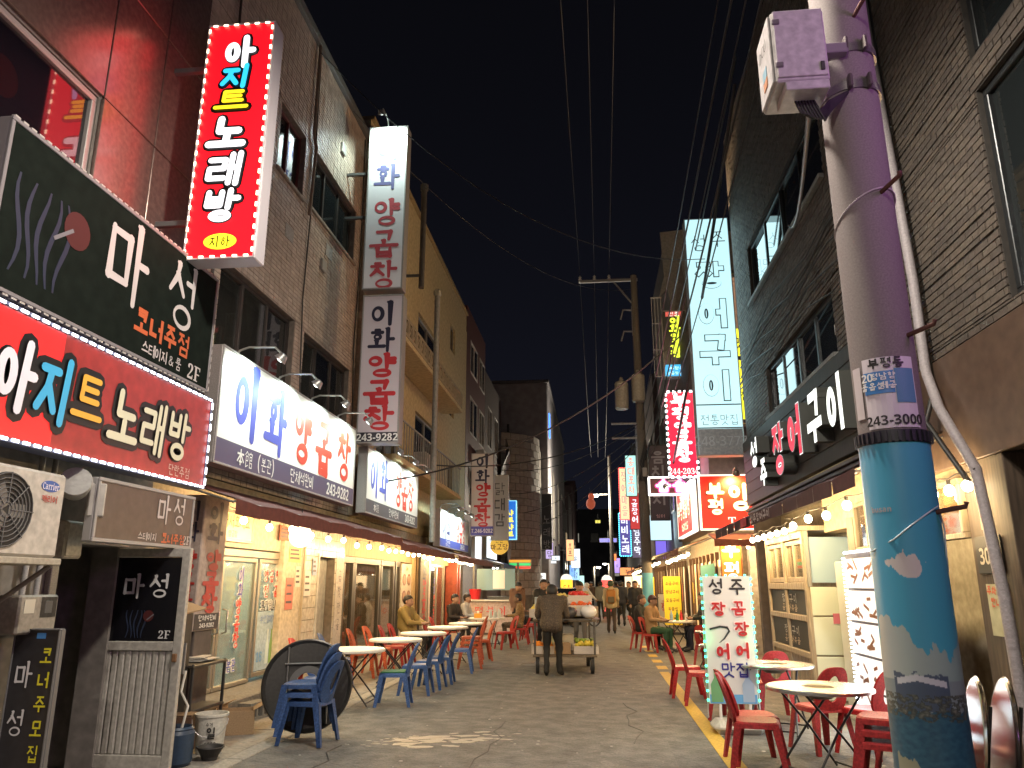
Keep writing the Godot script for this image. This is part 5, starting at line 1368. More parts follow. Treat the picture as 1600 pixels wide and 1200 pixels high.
	var sb := sign_box("projecting_sign", "glowing blue projecting sign with yellow lettering", Vector3(-3.25, 4.0, -30), 0, Vector3(.52, 1.5, .2), glow(.01, .12, .5, 1.0), glow(.3, .8, 1.0, .9), [["샤브샤브", 0, -.13, .28, .24, .2, true, glow(1, .8, .1, 1.0), 0, null, 0, .12]])
	area(sb, Vector3(0, .5, .14), .4, .5, Color(.6, .9, 1), .8)
	var rs := thing("round_sign", "round amber shop sign hanging above the blue awning", "sign", Vector3(-3.42, 2.95, -28.0))
	var rb := MB.new(); rb.xf = Transform3D(Basis(), Vector3.ZERO); rb.extrude(disc(.33, 32), -.06, .06); part(rs, "disc", rb, glow(.75, .45, .06, .5))
	write(rs, [["천산", 0, .15, .14, .14, .14, false, plain(.1, .03, .01, .5), 0], ["마고당", 0, -.06, .19, .2, .14, false, plain(.2, .04, .01, .5), 0]], .062)
	var ws := sign_box("lit_panel_sign", "glowing white shop sign beyond the round amber sign", Vector3(-4.2, 3.05, -31.2), 90, Vector3(3.2, 1.0, .15), glow(.85, .95, 1.0, 1.1), grey, [["한우곱창", .0, .1, .4, .42, .16, false, plain(.05, .2, .4, .5), 0]])
	area(ws, Vector3(0, 0, .12), 3.0, .9, Color(.9, .97, 1), 1.2)
	var ps := sign_box("lit_panel_sign", "blank glowing white panel under the third projecting sign", Vector3(-4.2, 3.1, -27.6), 90, Vector3(1.6, 1.5, .12), glow(.9, .95, 1.0, 1.1), grey, [])
	awning("blue awning of the stall beyond the third board", -5.0, -3.4, 29.2, 33.5, 2.75, 2.35, mt(.03, .09, .25, .7, "grime", .7), 90)
	awning("grey awning farther along the left side", -5.0, -3.6, 34.2, 39.0, 2.7, 2.3, mt(.12, .13, .14, .7, "grime", .7), 90)
	var st := thing("stripe_sign", "convenience store fascia with orange, green and red stripes", "sign", Vector3(-3.75, 2.45, -37.0), 0)
	for k in [[.2, .85, .3, .02], [.05, .03, .55, .15], [-.1, .7, .04, .03]]: bp(st, "stripe_light", Vector3(.2, k[0], 0), Vector3(1.0, .1, .12), glow(k[1], k[2], k[3], 1.0), .004)
	bp(st, "fascia", Vector3(.2, .05, -.1), Vector3(1.05, .45, .1), grey)
	sign_box("projecting_sign", "black unlit karaoke sign high on the grey block", Vector3(-2.75, 5.1, -45), 0, Vector3(.6, 3.2, .2), plain(.015, .015, .018, .4), plain(.2, .2, .2, .5), [["노래방", .0, -.6, .4, .5, .1, true, plain(.4, .4, .42, .5), 0, null, 0, .4]])
	for e2 in [["small white lit sign far along the left side", -2.9, 3.1, -50.0, .9, .5, [.8, .9, 1.0]], ["narrow orange lit sign far along the left side", -1.9, 4.1, -60.0, .6, 1.6, [1.0, .45, .2]], ["pale blue lit sign far down the left side", -1.7, 2.6, -66.0, .7, 1.4, [.4, .7, 1.0]], ["small lilac lit sign far along the left side", -2.75, 3.55, -47.5, .5, 1.0, [.5, .4, .7]], ["bright white door light far down the left side", -3.2, 1.6, -46.5, .6, 1.3, [.95, .95, .9]]]:
		var fs := sign_box("small_lit_sign", e2[0], Vector3(e2[1], e2[2], e2[3]), 0, Vector3(e2[4], e2[5], .12), glow(e2[6][0], e2[6][1], e2[6][2], 1.0), grey, [[["식당", "호프", "주점", "포차", "식당"][int(e2[4] * 10) % 5], 0, 0, e2[4] * .55, minf(e2[5] * .36, .5), .14, e2[5] > e2[4], plain(.05, .06, .12, .5), 0]])
		strip(fs, "bracket", Vector3(-e2[4] / 2 - .9, -.03, -.03), Vector3(-e2[4] / 2, .03, .03), plain(.05, .05, .05, .5))
	# far left row of low shop fronts
	for k in 5:
		var q := thing("far_shop", ["low dark shop front after the brown house", "narrow dark shop front beside the stone building", "dark three storey block past the stone building", "dark brick block deep in the alley on the left", "last dark block at the left end of the alley"][k], "building", Vector3([-5.6, -2.55, -2.5, -2.45, -2.4][k], 0, -50 - k * 13.0))
		bp(q, "block", Vector3(-2.5, 3 + k * 1.1, -5), Vector3(5, 6 + k * 2.2, 11), mt(.06 + .01 * k, .055, .06, .85, "grime", .4), .02)
		for j in 4:
			var lit := (j + k) % 3 == 0
			strip(q, "window", Vector3(.0, 2.8 + (j / 2) * 2.0, -8 + (j % 2) * 4.0), Vector3(.06, 4.0 + (j / 2) * 2.0, -6 + (j % 2) * 4.0), glow(.8, .6, .35, .25) if lit else plain(.015, .015, .02, .15), 0)
	# food stall
	var s := thing("snack_stall", "snack stall with a pale counter printed in red", "stall", Vector3(-3.35, 0, -26.2))
	bp(s, "counter", Vector3(0, .55, 0), Vector3(1.55, 1.0, .6), mt(.55, .42, .38, .5, "grime", 1.0), .02)
	bp(s, "worktop", Vector3(0, 1.08, .02), Vector3(1.62, .06, .7), plain(.5, .5, .5, .3, .8), .01)
	write(s, [["떡볶이", -.1, .75, .26, .26, .14, false, plain(.6, .03, .02, .5), 1, null, 0, .45]], .302)
	bp(s, "griddle", Vector3(.2, 1.16, 0), Vector3(.8, .1, .5), plain(.03, .03, .03, .4), .01)
	for x in [-.75, .75]: strip(s, "post", Vector3(x - .03, 1.1, -.3), Vector3(x + .03, 2.3, -.24), plain(.1, .1, .1, .5))
	bp(s, "menu_board", Vector3(0, 1.75, -.3), Vector3(1.3, .7, .04), mt(.2, .35, .42, .5, "fine", 2.0), .004); bp(s, "menu_sheet", Vector3(.1, 1.75, -.27), Vector3(.4, .6, .01), plain(.7, .72, .72, .5), 0)
	var rbk := thing("red_bucket", "red plastic bucket on the end of the snack stall counter", "bucket", Vector3(-4.0, 1.11, -26.15)); var rbm := MB.new(); rbm.lathe([Vector2(0, 0), Vector2(.16, 0), Vector2(.2, .3), Vector2(.21, .3), Vector2(.21, .33), Vector2(.19, .33), Vector2(.15, .02), Vector2(0, .02)], 20); part(rbk, "pail", rbm, plain(.5, .02, .03, .4))
	bulb_string("string of cool white bulbs over the snack stall", Vector3(-3.9, 2.3, -29.5), Vector3(-3.6, 2.25, -33.0), 5, .04, .5, .05, Color(1, .95, .85))
func solid_letters(src: MB, depth: float) -> MB:
	var mb := MB.new()
	for i in src.v.size() / 3:
		var q := [src.v[i * 3], src.v[i * 3 + 1], src.v[i * 3 + 2]]
		var c: Vector3 = (q[0] + q[1] + q[2]) / 3.0
		for k in 3:
			var a: Vector3 = q[k]; var b: Vector3 = q[(k + 1) % 3]
			mb.quad(a, b, b - Vector3(0, 0, depth), a - Vector3(0, 0, depth), (a + b) / 2 - c)
	return mb

func wrap_print() -> ImageTexture:
	var W := 256; var H := 512
	var im := Image.create(W, H, false, Image.FORMAT_RGB8)
	var f := FastNoiseLite.new(); f.seed = 4; f.frequency = .018; f.fractal_octaves = 4
	var f2 := FastNoiseLite.new(); f2.seed = 8; f2.frequency = .09
	for y in H:
		for x in W:
			var v := float(y) / H; var uu := float(x) / W
			var n := f.get_noise_2d(x, y); var g := f2.get_noise_2d(x * .5, y * 2.0)
			var c := Color(.27, .6, .76).lerp(Color(.27, .62, .7), uu)
			if pow((uu - .52) / .17, 2) + pow((v - .255 + n * .015) / .026, 2) < 1.0 + n * 2.0: c = Color(.78, .76, .75)
			if v > .395 + n * .05 - .03 * sin(uu * 7.0): c = Color(.7, .71, .71).lerp(Color(.5, .62, .6), uu)
			if v > .475: c = Color(.5, .56, .58)
			if v > .53 + n * .01: c = Color(.14, .3, .4).lerp(Color(.22, .4, .48), .5 + g * .8)
			if v > .465 + g * .012 and v < .53 and uu > .25 and uu < .7: c = Color(.28, .34, .42)
			if absf(v - .47 - .05 * absf(uu - .45)) < .006 and uu > .28 and uu < .68: c = Color(.75, .77, .8)
			if v > .5 and v < .545 + n * .01 and g > -.1: c = Color(.22, .25, .24).lerp(Color(.6, .6, .55), maxf(0, g))
			if absf(v - .63 - uu * .05 + n * .02) < .018 + n * .01 and uu > .18: c = Color(.55, .56, .48)
			if absf(v - .655 - uu * .05) < .006 and uu > .18: c = Color(.1, .14, .13)
			if v > .75: c = c.lerp(Color(.12, .3, .36), .3)
			im.set_pixel(x, y, c)
	return ImageTexture.create_from_image(im)

func right_near() -> void:
	# ---- utility pole with printed wrap
	var o := thing("utility_pole", "thick concrete utility pole wrapped in a printed blue seaside picture", "utility pole", Vector3(1.47, 0, -3.9))
	var pb := MB.new(); pb.tube([Vector3.ZERO, Vector3(0, 2.26, 0), Vector3(-.02, 12, 0)], [.157, .153, .134], 40); part(o, "shaft", pb, mt(.24, .21, .21, .85, "fine", 2.5))
	var wm := StandardMaterial3D.new(); wm.albedo_texture = wrap_print(); wm.roughness = .45; wm.clearcoat_enabled = true; wm.clearcoat = .3; wm.clearcoat_roughness = .3
	var wb := MB.new()
	for k in 48:
		for j in 2:
			var q := []
			for e in [[k, j], [k + 1, j], [k + 1, j + 1], [k, j + 1]]:
				var a: float = TAU * e[0] / 48 + 2.78; var yy: float = [.02, 1.15, 2.27][e[1]]; var rr: float = [.164, .162, .16][e[1]]
				q.append([Vector3(cos(a) * rr, yy, -sin(a) * rr), Vector3(cos(a), 0, -sin(a)), Vector2(pingpong(e[0] / 24.0, 1.0) * .98 + .01, 1.0 - yy / 2.27)])
			wb.tri(q[0][0], q[1][0], q[2][0], q[0][1], q[1][1], q[2][1], q[0][2], q[1][2], q[2][2])
			wb.tri(q[0][0], q[2][0], q[3][0], q[0][1], q[2][1], q[3][1], q[0][2], q[2][2], q[3][2])
	part(o, "printed_wrap", wb, wm)
	var rb := MB.new()
	for k in 36: rb.box(Vector3(cos(TAU * k / 36), 0, sin(TAU * k / 36)) * .166 + Vector3(0, 2.28, 0), Vector3(.02, .05, .012), 0, Basis(Vector3.UP, -TAU * k / 36))
	rb.lathe([Vector2(.155, 2.25), Vector2(.165, 2.25), Vector2(.165, 2.31), Vector2(.154, 2.31)], 40); part(o, "wrap_collar", rb, plain(.02, .02, .03, .5))
	for y in [4.17, 4.4]:
		var bb := MB.new(); bb.lathe([Vector2(.145, y), Vector2(.158, y), Vector2(.158, y + .05), Vector2(.145, y + .05)], 36); part(o, "steel_band", bb, mt(.25, .23, .24, .4, "fine", 3.0, .7))
		for s in [-1, 1]: bp(o, "band_clip", Vector3(s * .05, y + .03, .165), Vector3(.02, .08, .05), plain(.12, .1, .1, .5, .5))
	for e in [[1.92, .75, 1], [2.78, .6, 1], [3.55, .3, 1], [4.62, .15, 1], [5.2, -.6, 1]]:
		var sb := MB.new(); var dir := Vector3(sin(e[1]), .12, cos(e[1])); var root := Vector3(sin(e[1]) * .13, e[0], cos(e[1]) * .13)
		sb.tube([root, root + dir * .16, root + dir * .165 + Vector3(0, .02, 0)], .012, 7); part(o, "step_bolt", sb, mt(.16, .07, .06, .6, "fine", 4.0, .4))
	var lw := MB.new(); var lp := []
	for i in 25: lp.append(Vector3(cos(TAU * i / 24) * .154, 3.48 + .1 * sin(TAU * i / 24 + .6), sin(TAU * i / 24) * .154))
	lw.tube(lp, .006, 5); part(o, "tie_wire", lw, plain(.4, .36, .38, .5))
	var st := MB.new(); st.tube([Vector3(-.165, 1.75, .02), Vector3(-.1, 1.8, .135), Vector3(-.03, 1.86, .165), Vector3(.06, 1.92, .156), Vector3(.11, 1.95, .14), Vector3(.165, 1.85, .04), Vector3(.13, 1.75, .108), Vector3(.165, 1.66, .02)], .004, 5); part(o, "loose_string", st, plain(.5, .6, .62, .4))
	# curved leaflets pasted on the pole
	leaflet(o, -1.02, .55, 2.32, 2.67, plain(.62, .58, .64, .4)); leaflet(o, -1.0, -.12, 2.49, 2.6, plain(.05, .2, .5, .4), .003); leaflet(o, -.1, .5, 2.44, 2.61, mt(.12, .3, .5, .4, "fine", 8.0), .003); leaflet(o, -1.5, -1.12, 2.38, 2.64, plain(.5, .46, .48, .5), .001)
	curved(o, "부평동", -.3, 2.64, .05, .052, .2, plain(.02, .02, .02, .5)); curved(o, "정남향", -.42, 2.574, .034, .036, .18, plain(.75, .75, .75, .5)); curved(o, "풀옵션", -.74, 2.528, .034, .036, .18, plain(.75, .75, .75, .5)); curved(o, "제공", -.3, 2.528, .034, .036, .18, plain(.75, .75, .75, .5))
	curved_latin(o, "243-3000", -.22, 2.358, .046, plain(.02, .02, .02, .5)); curved_latin(o, "20", -.88, 2.574, .04, plain(.75, .75, .75, .5)); curved_latin(o, "busan", -.95, 1.94, .026, plain(.35, .34, .34, .5))
	# ---- lilac tinted control box on the pole
	var d := thing("control_box", "pale metal control box with cables strapped high on the near pole", "box", Vector3(1.13, 4.32, -3.72), 0)
	var bm := mt(.55, .53, .54, .4, "grime", 1.5)
	bp(d, "case", Vector3(0, 0, 0), Vector3(.27, .42, .3), bm, .008); bp(d, "door", Vector3(0, 0.01, .155), Vector3(.25, .4, .012), bm, .003)
	bp(d, "side_plate", Vector3(-.142, 0, 0), Vector3(.012, .4, .27), bm, .003); bp(d, "skirt", Vector3(.02, -.235, .05), Vector3(.22, .05, .2), bm, .004)
	for y in [-.12, .14]: bp(d, "hinge", Vector3(-.115, y, .165), Vector3(.04, .03, .015), plain(.25, .22, .25, .4, .7), .004)
	bp(d, "latch", Vector3(.1, -.14, .165), Vector3(.02, .05, .012), plain(.05, .05, .05, .5), .003); bp(d, "mounting_arm", Vector3(.21, .08, -.02), Vector3(.17, .06, .06), plain(.2, .18, .2, .5), .005)
	var side := Node3D.new(); side.name = "side_print"; d.add_child(side); side.rotation_degrees.y = -90
	write(side, [["DCU", 0, .08, 1.0, .06, .05, false, plain(.03, .03, .03, .5)]], .149)
	bp(d, "sticker", Vector3(-.15, -.06, .0), Vector3(.003, .06, .08), plain(.2, .35, .45, .5), 0); bp(d, "sticker", Vector3(-.15, -.12, .0), Vector3(.003, .05, .08), plain(.45, .2, .1, .5), 0)
	for k in 7:
		var cb := MB.new(); cb.tube([Vector3(-.02 + k * .015, -.25, .04), Vector3(-.0 + k * .02, -.33 - .01 * k, .05), Vector3(.06 + k * .012, -.36, .03), Vector3(.17, -.24 - k * .01, .0), Vector3(.3, -.15, -.05)], .007, 6); part(d, "cable_loop", cb, plain(.015, .015, .015, .5))
	# ---- dark brick building of the eel restaurant, facade at x = 3.2
	var b := thing("brick_building", "dark brick building on the right with mirror-like windows", "building", Vector3(3.2, 0, 0), -90)
	var wins := [[-13.9, -9.9, 4.5, 5.4], [-14.6, -9.7, 6.95, 8.1], [-8.9, -7.75, 4.3, 6.1], [-8.9, -7.75, 7.1, 8.7], [-5.85, -2.2, 3.7, 5.5], [-5.85, -2.2, 5.8, 7.6], [-5.85, -2.2, 8.0, 9.6]]
	var mor := mt(.05, .045, .04, .9, "grime", .7)
	var cs := facade(b, [-16.0, 3.0, 3.6, 11.5], wins, mor)
	clad(b, cs, .215, .068, .012, .014, [mt(.095, .078, .065, .75, "stone", .7), mt(.08, .066, .056, .8, "stone", .7), mt(.11, .09, .072, .75, "stone", .7)], "brick", .5)
	var df := mt(.05, .055, .06, .35, "fine", 2.0, .6); var mg := plain(.012, .015, .016, .03)
	mg.metallic_specular = .9
	for i in wins.size(): window(b, wins[i][0], wins[i][1], wins[i][2], wins[i][3], 4 if i < 2 else 2, df, mg, .08, .07)
	for q in wins.slice(0, 2): strip(b, "sill", Vector3(q[0] - .05, q[2] - .07, .016), Vector3(q[1] + .05, q[2] - .003, .09), mt(.2, .2, .19, .6))
	body(b, -16, 3, 2.9, 11.5, -8, -.4, mt(.25, .23, .21, .85))
	strip(b, "end_wall", Vector3(-16.2, 0, -6), Vector3(-16.0, 11.5, 0), mt(.12, .1, .1, .8, "grime", .5))
	write(b, [["M", -9.98, 4.85, 1.0, .14, .05, false, plain(.5, .5, .5, .5)]], -.03)
	for k in 5:
		var cv := MB.new(); var y0 := 6.3 - k * .22
		var pts := []
		for i in 9: pts.append(Vector3(-15.9 + i * 1.05, y0 - .12 * sin(i * PI / 2.0 + k) - .05 * k * i * .1, .06 + .012 * k))
		cv.tube(pts, .012 + .004 * (k % 2), 6); part(b, "wall_cable", cv, plain(.03, .03, .03, .6))
	# fascia boards with raised lit letters
	var f := thing("fascia_sign", "dark timber fascia with raised white and red glowing letters", "sign", Vector3(3.2, 0, 0), -90)
	var dk := mt(.04, .034, .03, .55, "wood", .5)
	for k in 6: strip(f, "plank", Vector3(-16.05, 3.12 + k * .215, .02), Vector3(-7.7, 3.12 + k * .215 + .207, .12), dk, .006)
	var wl := glow(.9, .95, .9, 1.25); var rl := glow(.75, .05, .09, .9); var sd := plain(.06, .065, .06, .5)
	for e in [["성", -13.95, 3.86, .6, .5, wl], ["주", -13.3, 3.42, .5, .46, wl], ["장", -12.15, 3.62, .74, .78, rl], ["어", -11.15, 3.7, .74, .7, rl], ["구", -10.1, 3.68, .66, .66, wl], ["이", -9.2, 3.66, .66, .68, wl]]:
		var src := MB.new(); ht(src, e[0], e[1], e[2], e[3], e[4], .19, false, 0, .34, 0)
		part(f, "letter_sides", solid_letters(src, .22), sd); part(f, "glowing_letter_light", src, e[5])
		if e[5] == rl:
			var ot := MB.new(); ht(ot, e[0], e[1], e[2], e[3], e[4], .19, false, 0, .334, 0, .018); part(f, "letter_outline_light", ot, glow(.9, .9, .9, .9))
	area(f, Vector3(-12.8, 3.75, .4), 5.0, .6, Color(1, .92, .9), .8)
	for k in 3: strip(f, "cornice", Vector3(-16.05, 3.0 - k * .06, .02), Vector3(-7.7, 3.05 - k * .06, .16 - k * .03), mt(.06, .05, .05, .5))
	# wall under the fascia
	var g := thing("grill_restaurant", "eel restaurant ground floor with recessed pale wall and timber posts", "restaurant", Vector3(3.2, 0, 0), -90)
	strip(g, "back_wall", Vector3(-16.0, 0, -.7), Vector3(-6.95, 2.95, -.5), mt(.4, .36, .28, .8, "grime", .8))
	strip(g, "upper_wall", Vector3(-11.4, 2.3, -.5), Vector3(-6.95, 2.95, -.02), mt(.5, .38, .24, .8, "grime", .8))
	strip(g, "timber_post", Vector3(-7.0, 0, -.5), Vector3(-6.3, 2.6, .03), mt(.12, .085, .06, .6, "wood", .5))
	strip(g, "timber_post", Vector3(-10.2, 0, -.5), Vector3(-9.95, 2.4, .05), mt(.28, .2, .13, .6, "wood", .5))
	strip(g, "metal_panel", Vector3(-7.65, 2.6, -.1), Vector3(3, 3.58, .05), mt(.15, .1, .075, .35, "grime", .5, .4))
	strip(g, "door_leaf", Vector3(-6.25, 0, -.4), Vector3(-2, 2.55, -.3), mt(.02, .02, .02, .4)); strip(g, "door_bar", Vector3(-4.6, 0, -.3), Vector3(-4.5, 2.55, -.2), mt(.06, .06, .06, .4))
	window(g, -9.9, -9.0, 1.98, 2.55, 2, mt(.3, .25, .18, .6, "wood", .6), glass(.06, .05, .04, .5), -.02, .05); window(g, -8.0, -7.05, 1.98, 2.5, 2, mt(.3, .25, .18, .6, "wood", .6), glass(.1, .06, .03, .5), -.02, .05)
	strip(g, "steel_fridge", Vector3(-11.25, .02, -.49), Vector3(-10.3, 1.9, -.06), plain(.6, .63, .6, .3, .2), .02); strip(g, "fridge_door_seam", Vector3(-10.29, .9, -.4), Vector3(-10.28, .94, -.1), plain(.1, .1, .1, .5), 0); strip(g, "red_poster", Vector3(-10.9, 1.75, -.49), Vector3(-10.3, 2.45, -.48), plain(.4, .12, .08, .6), 0)
	strip(g, "notice", Vector3(-11.2, 1.2, -.49), Vector3(-10.4, 1.7, -.48), mt(.5, .4, .36, .6), 0)
	# house number plate and leaflet on the post
	strip(g, "number_plate", Vector3(-6.92, 1.68, .035), Vector3(-6.5, 1.98, .045), plain(.03, .03, .03, .5), .004); write(g, [["30-1", -6.71, 1.82, .9, .13, .2, false, plain(.5, .46, .36, .5)]], .046)
	strip(g, "leaflet", Vector3(-6.85, 1.2, .034), Vector3(-6.5, 1.6, .037), mt(.5, .5, .32, .6), 0); write(g, [["주차금지", -6.68, 1.55, .07, .07, .2, false, plain(.5, .1, .05, .5), 0], ["안내문", -6.68, 1.46, .07, .07, .2, false, plain(.5, .1, .05, .5), 0]], .038)
	strip(g, "small_sticker", Vector3(-6.78, 2.03, .034), Vector3(-6.66, 2.13, .037), plain(.45, .4, .3, .6), 0)
	# glowing photo panel with LED strips
	var p := thing("menu_light_box", "tall light box of dish photographs edged with white LED strips", "sign", Vector3(2.98, 0, -8.6), -90)
	bp(p, "frame", Vector3(0, 1.0, -.06), Vector3(2.5, 1.95, .1), mt(.1, .09, .12, .5), .01)
	for r in 5:
		for c in 5:
			var x := -1.0 + c * .5; var y := .28 + r * .36
			var tile := bp(p, "photo_light", Vector3(x, y, 0.0), Vector3(.47, .33, .012), glow(.75, .72, .7, .95), 0)
			var fd := MB.new(); fd.xf = Transform3D(Basis(), Vector3(x, y, .007))
			for k in 5: fd.box(Vector3(rng.randf_range(-.15, .15), rng.randf_range(-.1, .1), .001 + k * .0006), Vector3(rng.randf_range(.1, .22), .035, .001), 0, Basis(Vector3(0, 0, 1), rng.randf_range(-.8, .8)))
			part(tile, "printed_food", fd, plain(.25, .1, .055, .5)).position = -tile.position
	for i in 40: led(p, Vector3(-1.235, .1 + i * .046, .02), Vector3(.035, .022, .03), glow(.8, .92, 1.0, 6.0))
	for i in 12: led(p, Vector3(-1.1 + i * .2, 1.96, .02), Vector3(.12, .025, .03), glow(.8, .92, 1.0, 6.0))
	area(p, Vector3(-.9, 1.0, .08), .5, 1.8, Color(.85, .95, 1), 1.0); area(p, Vector3(.2, 1.1, .06), 1.8, 1.4, Color(1, .96, .92), .7)
	# service booth
	var k := thing("service_booth", "timber serving booth with windows, chalkboards and pale green side panels", "booth", Vector3(3.0, 0, -12.95), -90)
	var wood := mt(.52, .43, .31, .6, "wood", .6)
	bp(k, "core", Vector3(0, .78, -.36), Vector3(2.46, 1.55, .66), mt(.4, .33, .22, .7), .004)
	for e in [[-1.25, -1.15], [-.05, .05], [1.15, 1.25]]: strip(k, "post", Vector3(e[0], 0, -.06), Vector3(e[1], 2.35, .03), wood)
	for e in [[1.52, 1.62], [1.08, 1.16], [2.25, 2.35], [.58, .66]]: strip(k, "rail", Vector3(-1.15, e[0], -.04), Vector3(1.15, e[1], .035), wood)
	for e in [[-1.14, -.06], [.06, 1.14]]: window(k, e[0], e[1], 1.63, 2.24, 2, wood, glass(.25, .22, .16, .3), .03, .07)
	for e in [[1.17, 1.51], [.67, 1.07]]:
		strip(k, "chalkboard", Vector3(-1.14, e[0], -.02), Vector3(1.14, e[1], .0), mt(.015, .018, .016, .6, "grime", 1.0), .003)
		write(k, [["장어구이", 0.1, (e[0] + e[1]) / 2 + .05, .2, .12, .1, false, plain(.5, .5, .48, .7), 1, null, 0, .2], ["꼼장어볶음", .1, (e[0] + e[1]) / 2 - .09, .16, .1, .1, false, plain(.5, .4, .3, .7), 1, null, 0, .2]], .001)
	for i in 12: strip(k, "slat", Vector3(-1.14 + i * .19, .03, -.02), Vector3(-1.14 + i * .19 + .17, .57, .005), wood, .006)
	strip(k, "roof_board", Vector3(-1.3, 2.35, -.75), Vector3(1.3, 2.42, .1), wood)
	# side that faces the viewer: steel window above, pale green panels below
	var sp := plain(.6, .66, .56, .35)
	for e in [[.05, .62], [.64, 1.15], [1.17, 1.56]]: strip(k, "side_panel", Vector3(1.235, e[0], -.68), Vector3(1.262, e[1], -.03), sp, .006)
	strip(k, "side_glass", Vector3(1.2, 1.62, -.66), Vector3(1.215, 2.26, -.05), glow(.32, .42, .42, .35), 0); strip(k, "side_post", Vector3(1.19, 1.56, -.06), Vector3(1.27, 2.36, .0), plain(.3, .3, .29, .4, .5)); strip(k, "pink_cloth", Vector3(1.263, 1.06, -.55), Vector3(1.275, 1.2, -.3), plain(.55, .15, .22, .8), 0)
	bp(k, "tube_light", Vector3(1.1, 2.2, -.4), Vector3(.06, .05, .3), glow(.9, 1, .98, 3.0), .01)
	# ---- awning and bulbs
	var aw := awning("dark maroon awning of the eel restaurant", 3.2, 2.35, -15.6, -7.2, 2.95, 2.62, mt(.07, .02, .022, .8, "grime", .7), -90)
	write(aw, [["성주장어구이", -11.3, 2.53, .2, .12, .14, false, plain(.35, .3, .3, .6), 0]], .875)
	strip(aw, "printed_patch", Vector3(-12.8, 2.47, .874), Vector3(-12.3, 2.6, .878), plain(.35, .01, .015, .7), 0)
	bulb_string("string of bright bulbs under the eel restaurant awning", Vector3(2.75, 2.56, -7.6), Vector3(2.75, 2.52, -11.6), 5, .05, .75, .05, Color(1, .86, .62))
	bulb_string("row of bulbs hanging in front of the serving booth", Vector3(2.8, 2.48, -11.7), Vector3(2.8, 2.48, -14.6), 6, .03, .5)
	bulb_string("two bare bulbs beside the near timber post", Vector3(3.05, 2.5, -6.5), Vector3(3.05, 2.5, -7.5), 3, .02, .4)
	# ---- tall backlit sign
	var ws := glow(.5, .8, .84, .95); var oln := plain(.03, .05, .06, .5)
	var v := sign_box("projecting_sign", "very tall pale cyan lit sign with outlined lettering on the right", Vector3(2.68, 6.9, -16.4), 0, Vector3(.97, 5.4, .32), ws, plain(.3, .31, .32, .5), [["성", -.2, 2.1, .34, .4, .07, false, oln, 0], ["주", .22, 2.18, .34, .4, .07, false, oln, 0]], "", .02)
	for e in [["장", 1.32, .62], ["어", .42, .66], ["구", -.42, .66], ["이", -1.2, .66]]: write(v, [[e[0], 0, e[1], .62, e[2], .19, false, glow(.5, .8, .84, .95), 0, oln, .02]], .172)
	for y in [-1.62, -2.12]: strip(v, "seam", Vector3(-.46, y - .012, .168), Vector3(.46, y + .012, .175), plain(.06, .07, .08, .5), 0)
	write(v, [["전통맛집", 0, -1.95, .18, .22, .08, false, oln, 2, null, 0, .12], ["248-3777", 0, -2.4, .95, .2, .05, false, plain(.45, .5, .55, .5)]], .172)
	strip(v, "grey_panel", Vector3(-.46, -2.68, .168), Vector3(.46, -2.14, .174), mt(.4, .43, .46, .5, "grime", 1.2), 0)
	for y in [-2.0, -.6, 1.4]: strip(v, "bracket", Vector3(.48, y, -.04), Vector3(.62, y + .08, .04), plain(.05, .05, .05, .5))
	area(v, Vector3(0, .2, .22), .9, 4.6, Color(.8, .97, 1), 1.5)
	var vy := sign_box("projecting_sign", "yellow lit sign half hidden behind the tall cyan sign", Vector3(3.62, 6.4, -18.2), 0, Vector3(.9, 2.4, .2), glow(.9, .85, .04, 1.0), plain(.1, .1, .1, .5), [["맛집", .1, .8, .3, .3, .14, false, plain(.05, .08, .05, .5), 0], ["전화", .1, -.5, .2, .22, .12, false, plain(.05, .08, .05, .5), 0]])
	# ---- white corrugated cable duct on the brick pier
	var c := thing("cable_duct", "long pale cable duct snaking down the brick pier", "pipe", Vector3(3.08, 0, -7.3))
	var cm := MB.new(); cm.tube([Vector3(0, 9.5, -.2), Vector3(0, 7.2, -.15), Vector3(0, 5.6, 0), Vector3(.0, 4.4, .1), Vector3(.0, 3.5, .1), Vector3(-.04, 3.1, .35), Vector3(.0, 2.5, .75), Vector3(0.02, 1.5, .85), Vector3(.02, 0.02, .9)], .045, 10); part(c, "duct", cm, mt(.36, .33, .35, .6, "stone", 1.5))
	var cw := MB.new(); cw.tube([Vector3(.05, 9.5, -.26), Vector3(.05, 5.6, -.06), Vector3(.04, 3.3, .1), Vector3(-.1, 3.0, .2), Vector3(-.02, 2.4, .65)], .025, 7); part(c, "black_cable", cw, plain(.015, .015, .015, .5))
	# ---- tables and chairs in front
	var redm := plain(.42, .016, .02, .3)
	table("nearest round steel table with grill in front of the light box", Vector3(1.95, .0, -7.55), 20, true, "steel tables on the right", .46)
	table("second round steel table behind the nearest one", Vector3(2.0, 0, -9.6), 65, true, "steel tables on the right", .44)
	table("third steel table, behind the green edged banner", Vector3(1.95, 0, -12.4), 10, true, "steel tables on the right", .44)
	var ch := chair("red plastic chair at lower centre, nearest the yellow line", redm, "red plastic chairs on the right", Vector3(1.38, .004, -7.6), 80)
	for e in [[1.42, -7.95, 95, "red plastic chair tucked close behind the nearest one"], [2.2, -8.55, -160, "red plastic chair behind the nearest steel table, left one"], [2.62, -8.4, -145, "red plastic chair behind the nearest steel table, right one"], [2.55, -7.1, -75, "red plastic chair right of the nearest steel table"], [2.15, -10.45, 180, "red plastic chair beyond the second steel table"], [1.62, -10.3, 150, "red plastic chair between second steel table and the banner"], [1.28, -12.25, 90, "red plastic chair left of the banner, farther of two"], [1.4, -11.5, 85, "red plastic chair left of the banner, nearer of two"], [2.0, -13.2, 180, "red plastic chair beyond the third steel table"]]:
